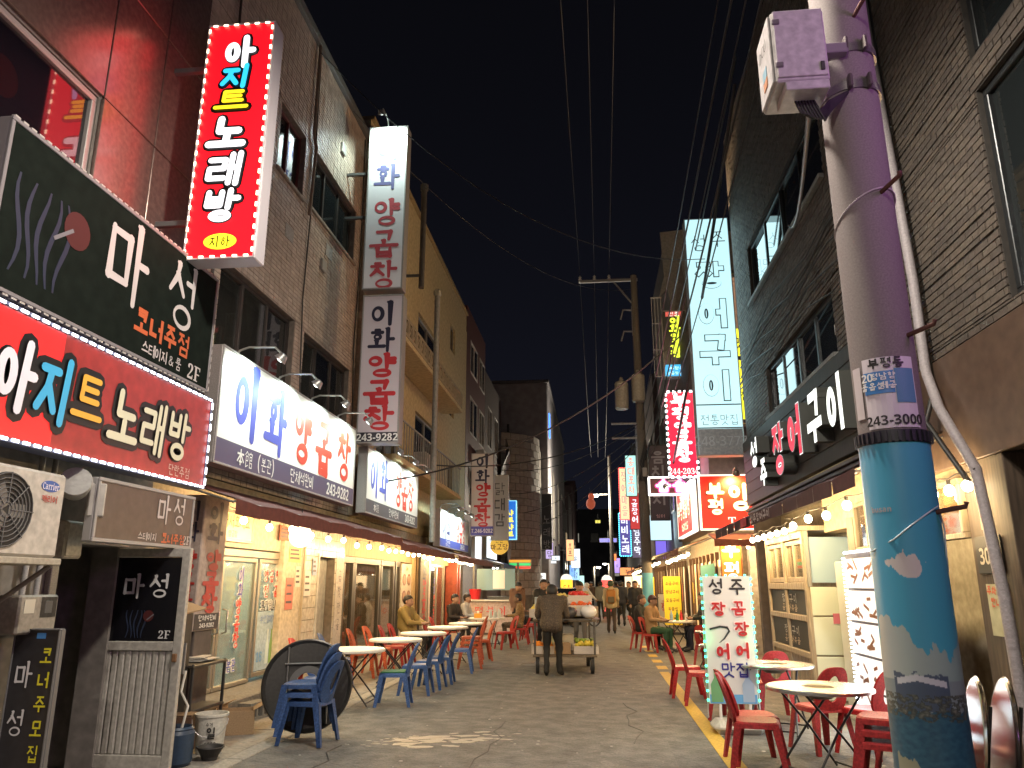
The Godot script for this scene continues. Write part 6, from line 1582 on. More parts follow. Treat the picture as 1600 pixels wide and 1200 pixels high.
		copy(ch, Vector3(e[0], .004, e[1]), e[2], e[3])
	var qi := 0
	for q in get_children():
		if q.name.begins_with("plastic_chair"):
			qi += 1; tint(q, plastic(.42, .016, .02, qi))
	for i in 3: copy(ch, Vector3(2.22 + i * .012, .004 + i * .085, -6.75 - i * .02), -115, ["bottom red chair of the stack beside the pole", "middle red chair of the stack beside the pole", "top red chair of the stack beside the pole"][i], "red chairs stacked by the pole")
	for i in 2:
		var lt2 := thing("folded_table", ["left folded steel table leaning at the right edge", "right folded steel table leaning at the right edge"][i], "table", Vector3(2.4 + i * .17, .02, -5.7 + i * .02), 0, "steel table tops leaning by the door")
		var tm := MB.new(); tm.xf = Transform3D(Basis(Vector3.UP, -.28) * Basis(Vector3(0, 0, 1), -.16 + PI / 2), Vector3(0, .5, 0)); tm.lathe([Vector2(0, -.02), Vector2(.46, -.02), Vector2(.485, -.012), Vector2(.5, 0), Vector2(.485, .012), Vector2(.46, .015), Vector2(0, .015)], 40); part(lt2, "tabletop", tm, mt(.6, .6, .58, .16, "fine", 3.0, 1.0))
		for s in [-1, 1]:
			var lg := MB.new(); lg.xf = tm.xf; lg.tube([Vector3(-.3, -.045, s * .2), Vector3(.35, -.05, s * .22)], .012, 6); part(lt2, "leg", lg, plain(.02, .02, .02, .4))
	# ---- LED edged standing banner
	var n := thing("standing_banner", "white standing banner edged with green LEDs on a water base", "banner", Vector3(1.5, 0, -9.45), 2)
	strip(n, "panel", Vector3(-.27, .3, -.02), Vector3(.27, 1.69, .02), plain(.5, .52, .56, .5), .004)
	var ink := plain(.012, .012, .02, .5); var rdd := plain(.36, .01, .02, .5); var pink := plain(.75, .6, .65, .5)
	write(n, [["성", -.12, 1.57, .16, .17, .17, false, ink, 2], ["주", .12, 1.57, .16, .17, .17, false, ink, 2], ["장", -.11, 1.32, .15, .15, .2, false, rdd, 2, pink, .014], ["꼼", .12, 1.33, .15, .15, .2, false, rdd, 2, pink, .014], ["장", .14, 1.1, .15, .15, .2, false, rdd, 2, pink, .014], ["어", -.09, .86, .15, .15, .2, false, rdd, 2, pink, .014], ["어", .13, .87, .15, .15, .2, false, rdd, 2, pink, .014], ["맛집", .04, .66, .15, .15, .16, false, plain(.02, .02, .2, .5), 2, null, 0, .1]], .021)
	var el := MB.new(); el.tube([Vector3(-.22, 1.1, .024), Vector3(-.1, 1.13, .024), Vector3(-.02, 1.12, .024), Vector3(.0, 1.08, .024), Vector3(-.06, 1.0, .024), Vector3(-.12, .95, .024)], [.012, .012, .013, .012, .008, .002], 6); part(n, "painted_eel", el, ink)
	for e in [[-.18, plain(.12, .3, .16, .4)], [.17, plain(.3, .4, .55, .4)]]:
		var bq := MB.new(); bq.extrude(bottle(.065, .34), 0, .003); part(n, "printed_bottle", bq, e[1]).position = Vector3(e[0], .32, .021)
	strip(n, "printed_sea", Vector3(-.26, .305, .0205), Vector3(.26, .4, .0215), plain(.1, .3, .6, .5), 0)
	for i in 16:
		for s in [-1, 1]: led(n, Vector3(s * .285, .34 + i * .088 + .01 * (i % 3), .02), Vector3(.02, .024, .02), glow(.05, 1.0, .45, 5.0))
	for i in 5: led(n, Vector3(-.22 + i * .11, 1.7, .02), Vector3(.02, .02, .02), glow(.05, 1.0, .45, 5.0))
	omni(n, Vector3(-.3, 1.0, .06), Color(.1, 1, .5), .018, .1); omni(n, Vector3(.3, 1.0, .06), Color(.1, 1, .5), .018, .1)
	for s in [-1, 1]: strip(n, "frame_post", Vector3(s * .285 - .006, .15, -.015), Vector3(s * .285 + .006, 1.7, .0), plain(.5, .5, .5, .4, .6))
	for s in [-.15, .18]: strip(n, "stem", Vector3(s - .015, .13, -.015), Vector3(s + .015, .3, .015), plain(.6, .6, .6, .4))
	var wbm := MB.new(); wbm.box(Vector3(0.02, .075, .03), Vector3(.56, .14, .36), .06); part(n, "water_base", wbm, mt(.55, .55, .52, .5, "grime", 2.0))

func leaflet(o: Node, a0: float, a1: float, y0: float, y1: float, mat: Material, lift := 0.0) -> void:
	var mb := MB.new()
	for k in 10:
		var a := lerpf(a0, a1, k / 10.0); var b := lerpf(a0, a1, (k + 1) / 10.0); var r := .1565 + lift
		mb.quad(Vector3(sin(a) * r, y0, cos(a) * r), Vector3(sin(b) * r, y0, cos(b) * r), Vector3(sin(b) * r, y1, cos(b) * r), Vector3(sin(a) * r, y1, cos(a) * r), Vector3(sin(a), 0, cos(a)))
	part(o, "leaflet", mb, mat)
func bend(src: MB, a: float, y: float) -> void:
	for i in src.v.size():
		var p := src.v[i]; var t := a + p.x / .158; var r := .1612 + p.z
		src.v[i] = Vector3(sin(t) * r, p.y + y, cos(t) * r); src.n[i] = Vector3(sin(t), 0, cos(t))
func curved(o: Node, s: String, a: float, y: float, cw: float, chh: float, wt: float, mat: Material) -> void:
	var mb := MB.new(); ht(mb, s, 0, 0, cw, chh, wt, false, .1, 0.0, 0); bend(mb, a, y); part(o, "leaflet_print", mb, mat)
func curved_latin(o: Node, s: String, a: float, y: float, h: float, mat: Material) -> void:
	var mb := MB.new(); lt(mb, s, 0, 0, h, 0.001); bend(mb, a, y); part(o, "leaflet_print", mb, mat)

func right_far() -> void:
	var fm := mt(.25, .24, .22, .5, "fine", 2.0, .3); var dg := glass(.015, .018, .02, .6); var dk := plain(.03, .03, .03, .5)
	# corner building with the red corner sign
	var o := thing("corner_building", "purple brown corner building above the red corner sign", "building", Vector3(2.85, 0, -19.3))
	var wl := mt(.16, .115, .115, .8, "grime", .5)
	bp(o, "upper_block", Vector3(4.0, 6.2, -4.0), Vector3(8.0, 6.4, 8.0), wl, .02)
	window(o, .9, 2.0, 4.35, 4.95, 1, fm, plain(.4, .42, .42, .3), -.05, .06); window(o, 1.4, 2.6, 6.2, 7.4, 2, fm, dg, -.05, .06)
	strip(o, "ground_wall", Vector3(.4, 0, -8), Vector3(8, 3, -1.2), mt(.45, .38, .28, .8, "grime", .8), 0)
	strip(o, "white_pillar", Vector3(.85, 0, -.5), Vector3(1.05, 2.8, -.25), mt(.7, .68, .62, .5)); strip(o, "door_glass", Vector3(1.3, .05, -1.1), Vector3(2.4, 2.1, -1.08), glow(.3, .36, .34, .4), 0)
	strip(o, "wall_poster", Vector3(1.1, 2.05, -.9), Vector3(2.2, 2.6, -.88), plain(.75, .72, .66, .6), 0); write(o, [["영업중", 1.6, 2.3, .16, .14, .12, false, dk, 0]], -.87)
	strip(o, "blue_poster", Vector3(1.5, 1.6, -.9), Vector3(1.9, 2.02, -.88), plain(.3, .5, .6, .6), 0)
	# red corner sign: one face to the viewer, one to the street
	var red := glow(.75, .025, .015, .85); var cream := glow(1, .88, .6, 1.1); var trim := glow(1, .9, .75, 1.4); var br := plain(.2, .03, .01, .5)
	var s := sign_box("corner_sign", "red lit corner sign facing the viewer with cream lettering", Vector3(3.82, 3.5, -19.0), 0, Vector3(2.6, 1.32, .12), red, trim, [["부", -.92, .27, .36, .34, .22, false, cream, 2, br, .03], ["평", -.92, -.12, .36, .36, .22, false, cream, 2, br, .03], ["양", -.36, .1, .55, .62, .2, false, cream, 2, br, .03], ["곱", .3, .1, .55, .62, .2, false, cream, 2, br, .03], ["창", .95, .1, .55, .62, .2, false, cream, 2, br, .03], ["T. 244-2034", .1, -.46, 1.0, .2, .2, false, glow(1, .8, .7, 1.0), 1]], "", .035)
	area(s, Vector3(0, 0, .12), 2.4, 1.2, lin(1, .3, .18), 1.6)
	arm_lamp("warm lamp over the red corner sign", Vector3(3.35, 4.12, -18.94), 0, .5, 2.4, "lamps over the corner sign", Color(1, .85, .5))
	var s2 := sign_box("corner_sign", "red lit corner sign facing the street with small cream lettering", Vector3(2.42, 3.45, -20.75), -90, Vector3(3.3, 1.25, .12), red, trim, [["부평양곱창", 0, .05, .5, .5, .16, false, cream, 1, br, .02], ["양곱창전골", 0, -.4, .26, .18, .14, false, cream, 0]], "", .035)
	area(s2, Vector3(0, 0, .12), 3.0, 1.1, lin(1, .3, .18), 1.2)
	arm_lamp("warm lamp over the street face of the corner sign", Vector3(2.36, 4.05, -20.3), -90, .5, 2.0, "lamps over the corner sign", Color(1, .85, .5))
	# vertical red sign with white bulbs, and the round lettered box below it
	var v := sign_box("projecting_sign", "glowing red vertical sign bordered with white LED dots", Vector3(2.42, 5.55, -21.0), 0, Vector3(.76, 2.35, .2), glow(.8, .01, .05, 1.0), plain(.3, .3, .32, .5), [["부평양곱창", 0, .16, .46, .33, .24, true, glow(.95, .95, 1, 1.2), 1, null, 0, .17], ["244-2034", 0, -1.02, .85, .16, .2, false, glow(1, .9, .9, 1.0), 1]], "", .02)
	led_border(v, Vector3(.76, 2.35, .2), .15, Vector2(.07, .06), glow(.95, .97, 1, 5.0), .0); area(v, Vector3(0, 0, .2), .7, 2.2, lin(1, .2, .3), 1.6)
	var r := sign_box("projecting_sign", "small dark box sign with lilac lettering and white tube border", Vector3(2.1, 4.17, -21.2), 0, Vector3(1.24, .5, .2), plain(.08, .04, .05, .5), glow(1, .98, .95, 1.8), [["슴슴", 0, 0, .34, .3, .3, false, glow(.75, .65, 1, 1.3), 2, glow(.7, .05, .3, .8), .03, .3]], "", .045)
	area(r, Vector3(0, 0, .14), 1.2, .45, Color(.95, .9, 1), 1.0)
	sign_box("projecting_sign", "dull purple sign with grey lettering behind the white bordered box", Vector3(2.25, 5.0, -27), 0, Vector3(.66, 2.6, .2), plain(.06, .035, .055, .5), dk, [["음치박치", 0, .15, .48, .42, .16, true, plain(.3, .28, .33, .5), 0, null, 0, .15], ["쉼터", 0, -1.15, .14, .12, .15, false, plain(.5, .3, .35, .5), 0]])
	var g := sign_box("projecting_sign", "black sign with lime green brush lettering high on the right", Vector3(2.72, 9.05, -24), 0, Vector3(.8, 2.25, .22), plain(.008, .01, .012, .4), plain(.25, .25, .25, .5), [["원조", 0, 1.0, .16, .14, .16, false, glow(.9, .8, .75, .9), 0], ["이화양곱창", .02, .22, .34, .25, .26, true, glow(.75, .95, .05, 1.2), 1, null, 0, .12]])
	strip(g, "red_band_light", Vector3(-.26, .92, .12), Vector3(.26, 1.08, .122), glow(.6, .1, .08, .7), 0); strip(g, "blue_band_light", Vector3(-.36, -1.08, .12), Vector3(.36, -.7, .126), glow(.02, .4, .75, .9), 0); write(g, [["부평동", 0, -.82, .14, .11, .14, false, glow(.5, .85, 1, 1.0), 0], ["양곱창골목", 0, -.98, .11, .09, .14, false, glow(.5, .85, 1, 1.0), 0]], .127)
	var cage := MB.new()
	for k in 4: cage.box(Vector3(-.5, -1.0 + k * .9, -.2), Vector3(.35, .03, .03)); cage.box(Vector3(-.66 + k * .1, .35, -.2), Vector3(.02, 2.7, .02))
	part(g, "ladder_frame", cage, plain(.3, .3, .3, .5))
	# right row beyond the corner
	var rows := [["tall_block", "pale block with torn panel rising behind the lime sign", 3.0, -27.5, 7.0, 14.6, [.2, .19, .185]], ["far_block", "brown house in the middle of the right row", 2.8, -34.6, 8.0, 11.0, [.1, .07, .07]], ["far_block", "grey house with lit signs on the right row", 2.9, -42.7, 9.0, 12.0, [.1, .1, .11]], ["far_block", "dark house deeper on the right row", 3.0, -51.8, 12.0, 10.0, [.07, .065, .07]], ["far_block", "last dark house at the right end of the alley", 3.2, -64.0, 16.0, 13.0, [.05, .05, .055]]]
	for e in rows:
		var b := thing(e[0], e[1], "building", Vector3(e[2], 0, e[3]))
		bp(b, "walls", Vector3(4, e[5] / 2 + 1.4, -e[4] / 2), Vector3(8, e[5] - 2.8, e[4]), mt(e[6][0], e[6][1], e[6][2], .8, "grime", .4), .02)
		strip(b, "ground_floor", Vector3(.5, 0, -e[4]), Vector3(8, 2.8, 0), mt(.3, .26, .2, .8), 0)
		for i in 4:
			var y := 4.2 + (i / 2) * 2.8; var z: float = -e[4] * (.28 + .45 * (i % 2))
			var w := window(b, -.6, .6, 0, 1.3, 2, fm, dg, -.04, .06); w.rotation_degrees.y = -90; w.position = Vector3(0, y, z)
	var shed := thing("roof_shed", "torn white sheet metal hanging from the tall right block", "sheet", Vector3(2.9, 12.4, -27.4)); var tb := MB.new()
	tb.extrude(PackedVector2Array([Vector2(-.3, -.5), Vector2(-.05, .4), Vector2(-.12, 2.2), Vector2(1.1, 2.3), Vector2(1.0, 1.2), Vector2(.75, -.2), Vector2(.6, 1.0), Vector2(.2, -1.3), Vector2(.05, -.1)]), -.02, .02); part(shed, "sheet", tb, mt(.3, .3, .3, .7, "grime", .7))
	# lit signs of the far right row
	for e in [["mint lit vertical sign beyond the second pole", 1.72, 6.4, -35.5, .52, 1.9, [.5, .95, .85], "종대포차"], ["neon edged orange vertical sign beyond the mint one", 1.6, 6.2, -41, .5, 2.7, [.9, .8, .45], "장어마을"], ["red sign with white lettering beyond the second pole", 2.0, 5.1, -39, .5, 1.8, [.5, .04, .04], "곰장어"], ["blue bordered neon sign far on the right row", 1.75, 4.4, -46, .7, 2.5, [.1, .08, .3], "비비노래"], ["rose neon lettered sign far on the right row", 2.35, 4.2, -44.5, .6, 2.4, [.12, .1, .16], "청담주막"], ["violet glowing wall panel on the right row", 2.75, 3.9, -33.5, .5, 2.6, [.22, .16, .75], ""], ["pale blue lit window sign above the right awnings", 2.5, 3.7, -30.5, .9, 1.0, [.6, .85, .95], "곱창"]]:
		var c = e[6]
		var q := sign_box("far_lit_sign", e[0], Vector3(e[1], e[2], e[3]), 0, Vector3(e[4], e[5], .15), glow(c[0], c[1], c[2], .9), plain(.1, .1, .1, .5), [[e[7], 0, 0, e[4] * .6, e[5] / 5.2, .18, true, glow(.9, .35, .3, 1.0) if c[1] > .5 else glow(.85, .9, 1, 1.1), 0, null, 0, .15]] if e[7] != "" and e[5] > 1.2 else [])
		if e[0].begins_with("blue"): led_border(q, Vector3(.7, 2.5, .15), .12, Vector2(.08, .05), glow(.1, .75, 1, 3.0), .02)
		if e[0].begins_with("neon"): led_border(q, Vector3(.5, 2.7, .15), .12, Vector2(.1, .05), glow(1, .1, .08, 2.5), .0)
		area(q, Vector3(0, 0, .14), e[4], e[5], lin(c[0], c[1], c[2]), .8)
	# glazed fronts and timber of the right row at street level
	var tones := [glow(1, .72, .34, .42), mt(.42, .26, .12, .7, "wood", .5), glow(1, .82, .5, .5), mt(.55, .42, .22, .7, "wood", .5), plain(.62, .58, .52, .6), mt(.3, .16, .08, .7, "wood", .5)]
	for k in 3:
		var ff := thing("street_restaurant", ["glazed timber front of the corner restaurant", "glazed timber front of the restaurant past the corner", "farther glazed timber front on the right row"][k], "restaurant", Vector3(3.18, 0, -19.9 - k * 8.2), -90)
		for i in 9:
			var x0 := -.2 - i * .82; var tn = tones[(i * 5 + k * 2) % 6]
			strip(ff, "lit_window" if (i * 5 + k * 2) % 6 in [0, 2] else "timber_panel", Vector3(x0 - .74, .35, 0), Vector3(x0, 2.2, .04), tn, .004)
			strip(ff, "mullion", Vector3(x0 + .0, .05, .0), Vector3(x0 + .08, 2.4, .09), mt(.16, .09, .05, .6, "wood", .5)); strip(ff, "kick_board", Vector3(x0 - .74, .03, 0), Vector3(x0, .34, .05), mt(.2, .13, .08, .7, "wood", .5))
			if i % 3 == 1: strip(ff, "poster", Vector3(x0 - .6, 1.0, .042), Vector3(x0 - .15, 1.65, .046), [plain(.65, .6, .5, .6), plain(.6, .1, .06, .6), plain(.7, .5, .05, .6)][(i / 3 + k) % 3], 0)
	# awnings and warm shop fronts of the right row
	awning("brown awning of the corner restaurant along the street", 2.9, 2.0, -26.5, -19.3, 2.75, 2.45, mt(.3, .1, .04, .8, "grime", .7), -90)
	awning("dark awning past the corner restaurant", 2.9, 1.9, -34, -27, 2.8, 2.5, mt(.06, .055, .055, .8, "grime", .7), -90)
	awning("orange red awning farther down the right side", 2.9, 1.7, -44, -35, 2.6, 2.25, mt(.4, .1, .05, .8, "grime", .7), -90)
	var fa := awning("rust coloured awning over the corner restaurant door", -19.2, -18.2, 2.7, 5.2, 2.78, 2.6, mt(.3, .09, .05, .8, "grime", .7), 0)
	fa.position = Vector3(0, 0, -19.2)
	write(fa, [["부평양곱창", 4.0, 2.5, .16, .12, .14, false, plain(.6, .5, .4, .6), 1]], 1.02)
	bulb_string("string of warm bulbs along the corner restaurant", Vector3(2.3, 2.45, -19.6), Vector3(2.3, 2.4, -26.2), 9, .05, .6)
	bulb_string("string of warm bulbs past the corner restaurant", Vector3(2.2, 2.45, -27.4), Vector3(2.2, 2.4, -33.8), 7, .05, .55)
	bulb_string("far string of warm bulbs on the right side", Vector3(2.0, 2.3, -35.5), Vector3(2.0, 2.25, -44), 7, .05, .5)
	bulb_string("short row of bulbs over the corner restaurant door", Vector3(2.9, 2.55, -18.7), Vector3(4.6, 2.55, -18.7), 4, .03, .5)
	var ob := sign_box("banner_sign", "orange lit banner with white lettering beside the corner door", Vector3(3.15, 1.95, -18.85), 0, Vector3(.5, 1.5, .06), glow(.85, .22, .03, .85), plain(.3, .1, .03, .5), [["부평", 0, .2, .34, .4, .22, true, glow(1, .98, .95, 1.1), 2, null, 0, .3]])
	var gc := thing("green_curtain", "green plastic curtain hanging at the corner restaurant", "curtain", Vector3(2.95, .1, -21.4), -90); var gm := MB.new()
	for i in 24:
		var x0 := -1.3 + i * .11
		gm.quad(Vector3(x0, 0, .03 * (i & 1)), Vector3(x0 + .11, 0, .03 * ((i + 1) & 1)), Vector3(x0 + .11, 2.0, .03 * ((i + 1) & 1)), Vector3(x0, 2.0, .03 * (i & 1)), Vector3(0, 0, 1))
	part(gc, "sheet", gm, mt(.02, .2, .06, .3, "fine", 1.0))
	for e in [["yellow standing banner listing dishes, nearer one", 2.5, -26.8, .56, ["소금구이", "양념구이", "모듬구이", "볶음밥", "전골"]], ["yellow standing banner with a blue picture, farther one", 1.92, -30.0, .48, ["곱창", "", "", "대창"]]]:
		var n := thing("yellow_banner", e[0], "banner", Vector3(e[1], 0, e[2]), 0, "yellow standing banners")
		strip(n, "panel", Vector3(-e[3] / 2, .3, -.02), Vector3(e[3] / 2, 1.85, .02), plain(.85, .66, .03, .5), .004); strip(n, "foot", Vector3(-.3, .02, -.2), Vector3(.3, .08, .2), dk); strip(n, "stem", Vector3(-.02, .08, -.02), Vector3(.02, .3, .02), dk)
		for i in e[4].size():
			if e[4][i] != "": write(n, [[e[4][i], 0, 1.62 - i * .27, .1, .11, .16, false, plain(.05, .04, .01, .5), 0]], .021)
		if e[3] < .5: strip(n, "picture", Vector3(-.11, 1.2, .021), Vector3(.11, 1.6, .024), plain(.12, .08, .35, .5), 0)
	for e in [["glowing white standing sign beside the dark clothed walker", 1.72, -31.5, .36, 1.0, [.95, .9, .9]], ["pale standing menu board by the second pole", 2.35, -28.8, .4, 1.25, [.5, .47, .43]]]:
		var n := sign_box("standing_sign", e[0], Vector3(e[1], e[4] / 2 + .03, e[2]), 0, Vector3(e[3], e[4], .1), glow(e[5][0], e[5][1], e[5][2], .9) if e[4] < 1.1 else plain(.55, .52, .48, .6), dk, [["곱창", 0, .2, .16, .16, .16, true, plain(.5, .05, .04, .5), 0]])
func street_life() -> void:
	# ---- tables and chairs along the left
	var blue := plain(.035, .10, .30, .35); var redm := plain(.45, .025, .02, .32); var org := plain(.55, .1, .03, .35)
	var grp := "chairs along the left tables"
	var tz := [-10.9, -12.9, -14.6, -16.6, -18.6, -21.4]
	var tn := ["nearest round table on the left, beside the folded table", "second round table from the near end on the left", "third round table from the near end on the left", "fourth round table, in front of the seated man in a vest", "fifth round table, just before the laid one", "farthest left table, laid with bottles and a tissue box"]
	for i in 6: table(tn[i], Vector3(-3.35 + .08 * i, .02 if i < 4 else .005, tz[i]), 15 * i, false, "round tables along the left", .43 if i != 5 else .5)
	var b0 := chair("blue plastic chair with green seat pad at the nearest left table", blue, grp, Vector3(-2.78, .004, -11.0), -82)
	bp(b0, "seat_pad", Vector3(0, .435, .02), Vector3(.34, .02, .33), mt(.03, .16, .07, .8, "fine", 3.0), .01)
	var b1 := chair("blue plastic chair drawn up at the second left table, near side", blue, grp, Vector3(-2.72, .004, -12.1), -88)
	for e in [[-2.66, -12.75, -92, "blue plastic chair at the second left table, far side"], [-2.62, -13.4, -86, "blue plastic chair between the second and third left tables"], [-2.55, -15.0, -84, "blue plastic chair standing farthest along the left row"], [-3.62, -10.35, 20, "blue plastic chair half hidden behind the folded round table"]]: copy(b1, Vector3(e[0], .004, e[1]), e[2], e[3])
	copy(b1, Vector3(-4.15, .03, -12.6), 100, "blue grey chair against the wall at the second left table")
	for i in 3: copy(b1, Vector3(-3.0 - i * .03, .012 + i * .085, -8.35), -96 + i * 3, ["bottom blue chair of the stack leaning by the folded table", "middle blue chair of the stack leaning by the folded table", "top blue chair of the stack leaning by the folded table"][i], "stacked blue chairs")
	var o0 := chair("orange red plastic chair pulled out towards the road", org, grp, Vector3(-2.52, .004, -17.4), -75)
	var o1 := chair("orange chair by the wall at the third left table, near one", org, grp, Vector3(-4.1, .03, -13.9), 95)
	copy(o1, Vector3(-4.05, .03, -14.7), 85, "orange chair by the wall at the third left table, far one")
	for i in 3: copy(o0, Vector3(-2.5 + .01 * i, .004 + i * .085, -15.8 - i * .03), -80, ["bottom orange red chair of the stack by the fourth table", "middle orange red chair of the stack by the fourth table", "top orange red chair of the stack by the fourth table"][i], "stacked orange red chairs")
	var r0 := chair("red chair against the wall at the nearest left table", redm, grp, Vector3(-4.15, .03, -11.4), 95)
	for e in [[-4.0, -15.6, 95, "red chair by the wall, first after the orange ones"], [-4.0, -16.3, 88, "red chair by the wall, second after the orange ones"], [-3.9, -19.0, 92, "red chair beside the wooden lettered board, near one"], [-3.85, -19.7, 90, "red chair beside the wooden lettered board, far one"], [-2.3, -20.4, -60, "red chair with its back to the viewer at the laid table"], [-2.1, -22.2, -90, "red chair holding the woman in the flowered top"], [-2.0, -23.6, -95, "red chair behind the woman in the flowered top"], [-1.95, -24.6, -90, "far red chair on the left near the stall"]]: copy(r0, Vector3(e[0], .004, e[1]), e[2], e[3])
	var n := 0
	for q in get_children():
		if not q.name.begins_with("plastic_chair"): continue
		n += 1
		var m: StandardMaterial3D = q.get_child(0).material_override
		if m == blue: tint(q, plastic(.035, .10, .30, n))
		elif m == redm: tint(q, plastic(.45, .025, .02, n))
		elif m == org: tint(q, plastic(.55, .1, .03, n))
	# folded table leaning behind the stack
	var f := thing("folded_table", "large dark round table top with a centre hole leaning behind blue chairs", "table", Vector3(-3.2, .02, -8.75), 0)
	var fm := MB.new(); fm.xf = Transform3D(Basis(Vector3.UP, .35) * Basis(Vector3.RIGHT, PI / 2 - .18), Vector3(0, .5, 0))
	fm.lathe([Vector2(.13, .02), Vector2(.44, .02), Vector2(.47, .035), Vector2(.485, .03), Vector2(.49, .0), Vector2(.47, -.02), Vector2(.13, -.02), Vector2(.13, .02)], 44); part(f, "tabletop", fm, mt(.05, .048, .045, .35, "grime", 2.0, .6))
	for s in [-1, 1]:
		var lg := MB.new(); lg.xf = fm.xf; lg.tube([Vector3(s * .22, .04, -.4), Vector3(s * .22, .045, .4)], .013, 6); part(f, "leg", lg, plain(.12, .12, .12, .4, .6)); var l2 := MB.new(); l2.xf = fm.xf; l2.tube([Vector3(-.25, .055, s * .22), Vector3(.25, .055, s * .22)], .013, 6); part(f, "crossbar", l2, plain(.12, .12, .12, .4, .6))
	var ring := MB.new(); ring.xf = fm.xf; ring.lathe([Vector2(.13, .022), Vector2(.2, .022), Vector2(.2, .045), Vector2(.13, .045), Vector2(.13, .022)], 30); part(f, "grill_ring", ring, plain(.1, .1, .1, .4, .6))
	# things on the laid table
	var tz5 := -21.4
	for i in 6:
		var bt := thing("bottle", "small clear bottle on the laid left table", "bottle", Vector3(-2.85 + (i % 3) * .12, .725, tz5 + .15 - (i / 3) * .25), 0, "bottles on the laid table"); var bm := MB.new(); bm.lathe([Vector2(0, 0), Vector2(.033, 0), Vector2(.033, .13), Vector2(.013, .19), Vector2(.013, .23), Vector2(0, .23)], 12); part(bt, "glass_body", bm, plain(.45, .5, .5, .15))
	var tis := thing("tissue_box", "orange tissue box on the laid left table", "box", Vector3(-3.15, .725, tz5 + .25)); bp(tis, "carton", Vector3(0, .06, 0), Vector3(.2, .12, .12), plain(.7, .32, .03, .6), .006); bp(tis, "tissue", Vector3(0, .15, 0), Vector3(.06, .07, .03), plain(.8, .8, .78, .8), .01)
	# ---- people
	var skin := Color(.42, .25, .17)
	var sit := {"pelvis": Vector3(0, .52, -.05), "waist": Vector3(0, .68, -.07), "chest": Vector3(0, .92, -.06), "neck": Vector3(0, 1.08, -.03), "head": Vector3(0, 1.22, 0), "shl": Vector3(.17, 1.0, -.05), "ell": Vector3(.24, .76, .04), "hal": Vector3(.12, .74, .26), "shr": Vector3(-.17, 1.0, -.05), "elr": Vector3(-.24, .76, .04), "har": Vector3(-.12, .74, .26),
		"hpl": Vector3(.09, .5, -.03), "knl": Vector3(.12, .5, .38), "anl": Vector3(.12, .09, .36), "tol": Vector3(.13, .035, .52), "hpr": Vector3(-.09, .5, -.03), "knr": Vector3(-.12, .5, .38), "anr": Vector3(-.12, .09, .36), "tor": Vector3(-.13, .035, .52)}
	var push := {"pelvis": Vector3(0, .9, -.05), "waist": Vector3(0, 1.04, .0), "chest": Vector3(0, 1.23, .08), "neck": Vector3(0, 1.37, .14), "head": Vector3(0, 1.47, .2), "shl": Vector3(.19, 1.3, .1), "ell": Vector3(.27, 1.05, .16), "hal": Vector3(.24, .95, .38), "shr": Vector3(-.19, 1.3, .1), "elr": Vector3(-.27, 1.05, .16), "har": Vector3(-.24, .95, .38), "hpl": Vector3(.09, .88, -.05), "knl": Vector3(.1, .48, .02), "anl": Vector3(.1, .09, -.1), "tol": Vector3(.11, .035, .05), "hpr": Vector3(-.09, .88, -.05), "knr": Vector3(-.12, .48, .05), "anr": Vector3(-.13, .09, .03), "tor": Vector3(-.17, .035, .18)}
	var walk := {"knl": Vector3(.1, .5, .1), "anl": Vector3(.1, .1, .16), "tol": Vector3(.1, .035, .3), "knr": Vector3(-.1, .5, -.02), "anr": Vector3(-.1, .13, -.25), "tor": Vector3(-.1, .04, -.13), "hal": Vector3(.22, .9, -.1), "har": Vector3(-.22, .92, .12)}
	var cap := Color(.012, .012, .012)
	person("person in patterned brown jacket and black cap pushing the fruit cart", Vector3(-.82, .005, -14.6), 180, push, {"skin": skin, "top": Color(.17, .125, .085), "legs": Color(.008, .008, .011), "shoe": Color(.03, .03, .03), "hair": cap, "hat": true, "bulk": 1.22, "print": true}, .018)
	var bpk := person("person in cream jacket with an orange brown backpack walking away", Vector3(.48, .005, -27.0), 178, walk, {"skin": skin, "top": Color(.5, .4, .23), "legs": Color(.05, .035, .025), "shoe": Color(.1, .1, .1), "hair": Color(.04, .07, .04), "hat": true, "bulk": 1.12})
	var bk := thing("backpack", "orange brown backpack on the walker in the cream jacket", "backpack", Vector3(.48, 1.0, -26.82), 0); bp(bk, "bag", Vector3(0, .2, .06), Vector3(.3, .46, .18), mt(.4, .17, .04, .8, "fine", 3.0), .06); bp(bk, "pocket", Vector3(0, .1, .17), Vector3(.22, .2, .06), mt(.12, .1, .06, .8, "fine", 3.0), .03)
	for s in [-.1, .1]: bp(bk, "strap", Vector3(s, .43, -.05), Vector3(.04, .03, .2), mt(.12, .1, .06, .8), .01)
	person("person all in dark clothes standing on the right of the alley", Vector3(1.42, .005, -29.5), 0, {}, {"skin": skin, "top": Color(.014, .014, .017), "legs": Color(.008, .008, .01), "shoe": Color(.4, .4, .4), "hair": Color(.01, .008, .007), "bulk": 1.15, "longhair": true})
	person("person in tan fleece seated with back to the road at the right table", Vector3(1.38, .004, -20.0), 60, sit, {"skin": skin, "top": Color(.42, .26, .13), "legs": Color(.03, .1, .05), "shoe": Color(.1, .1, .1), "hair": Color(.05, .012, .01), "hat": true, "bulk": 1.1}, .02)
	person("person in black seated left of the one in tan fleece", Vector3(1.15, .004, -20.7), 70, sit, {"skin": skin, "top": Color(.02, .02, .022), "legs": Color(.02, .02, .022), "shoe": Color(.1, .1, .1), "hair": Color(.03, .012, .01), "bulk": 1.05, "longhair": true}, .02)
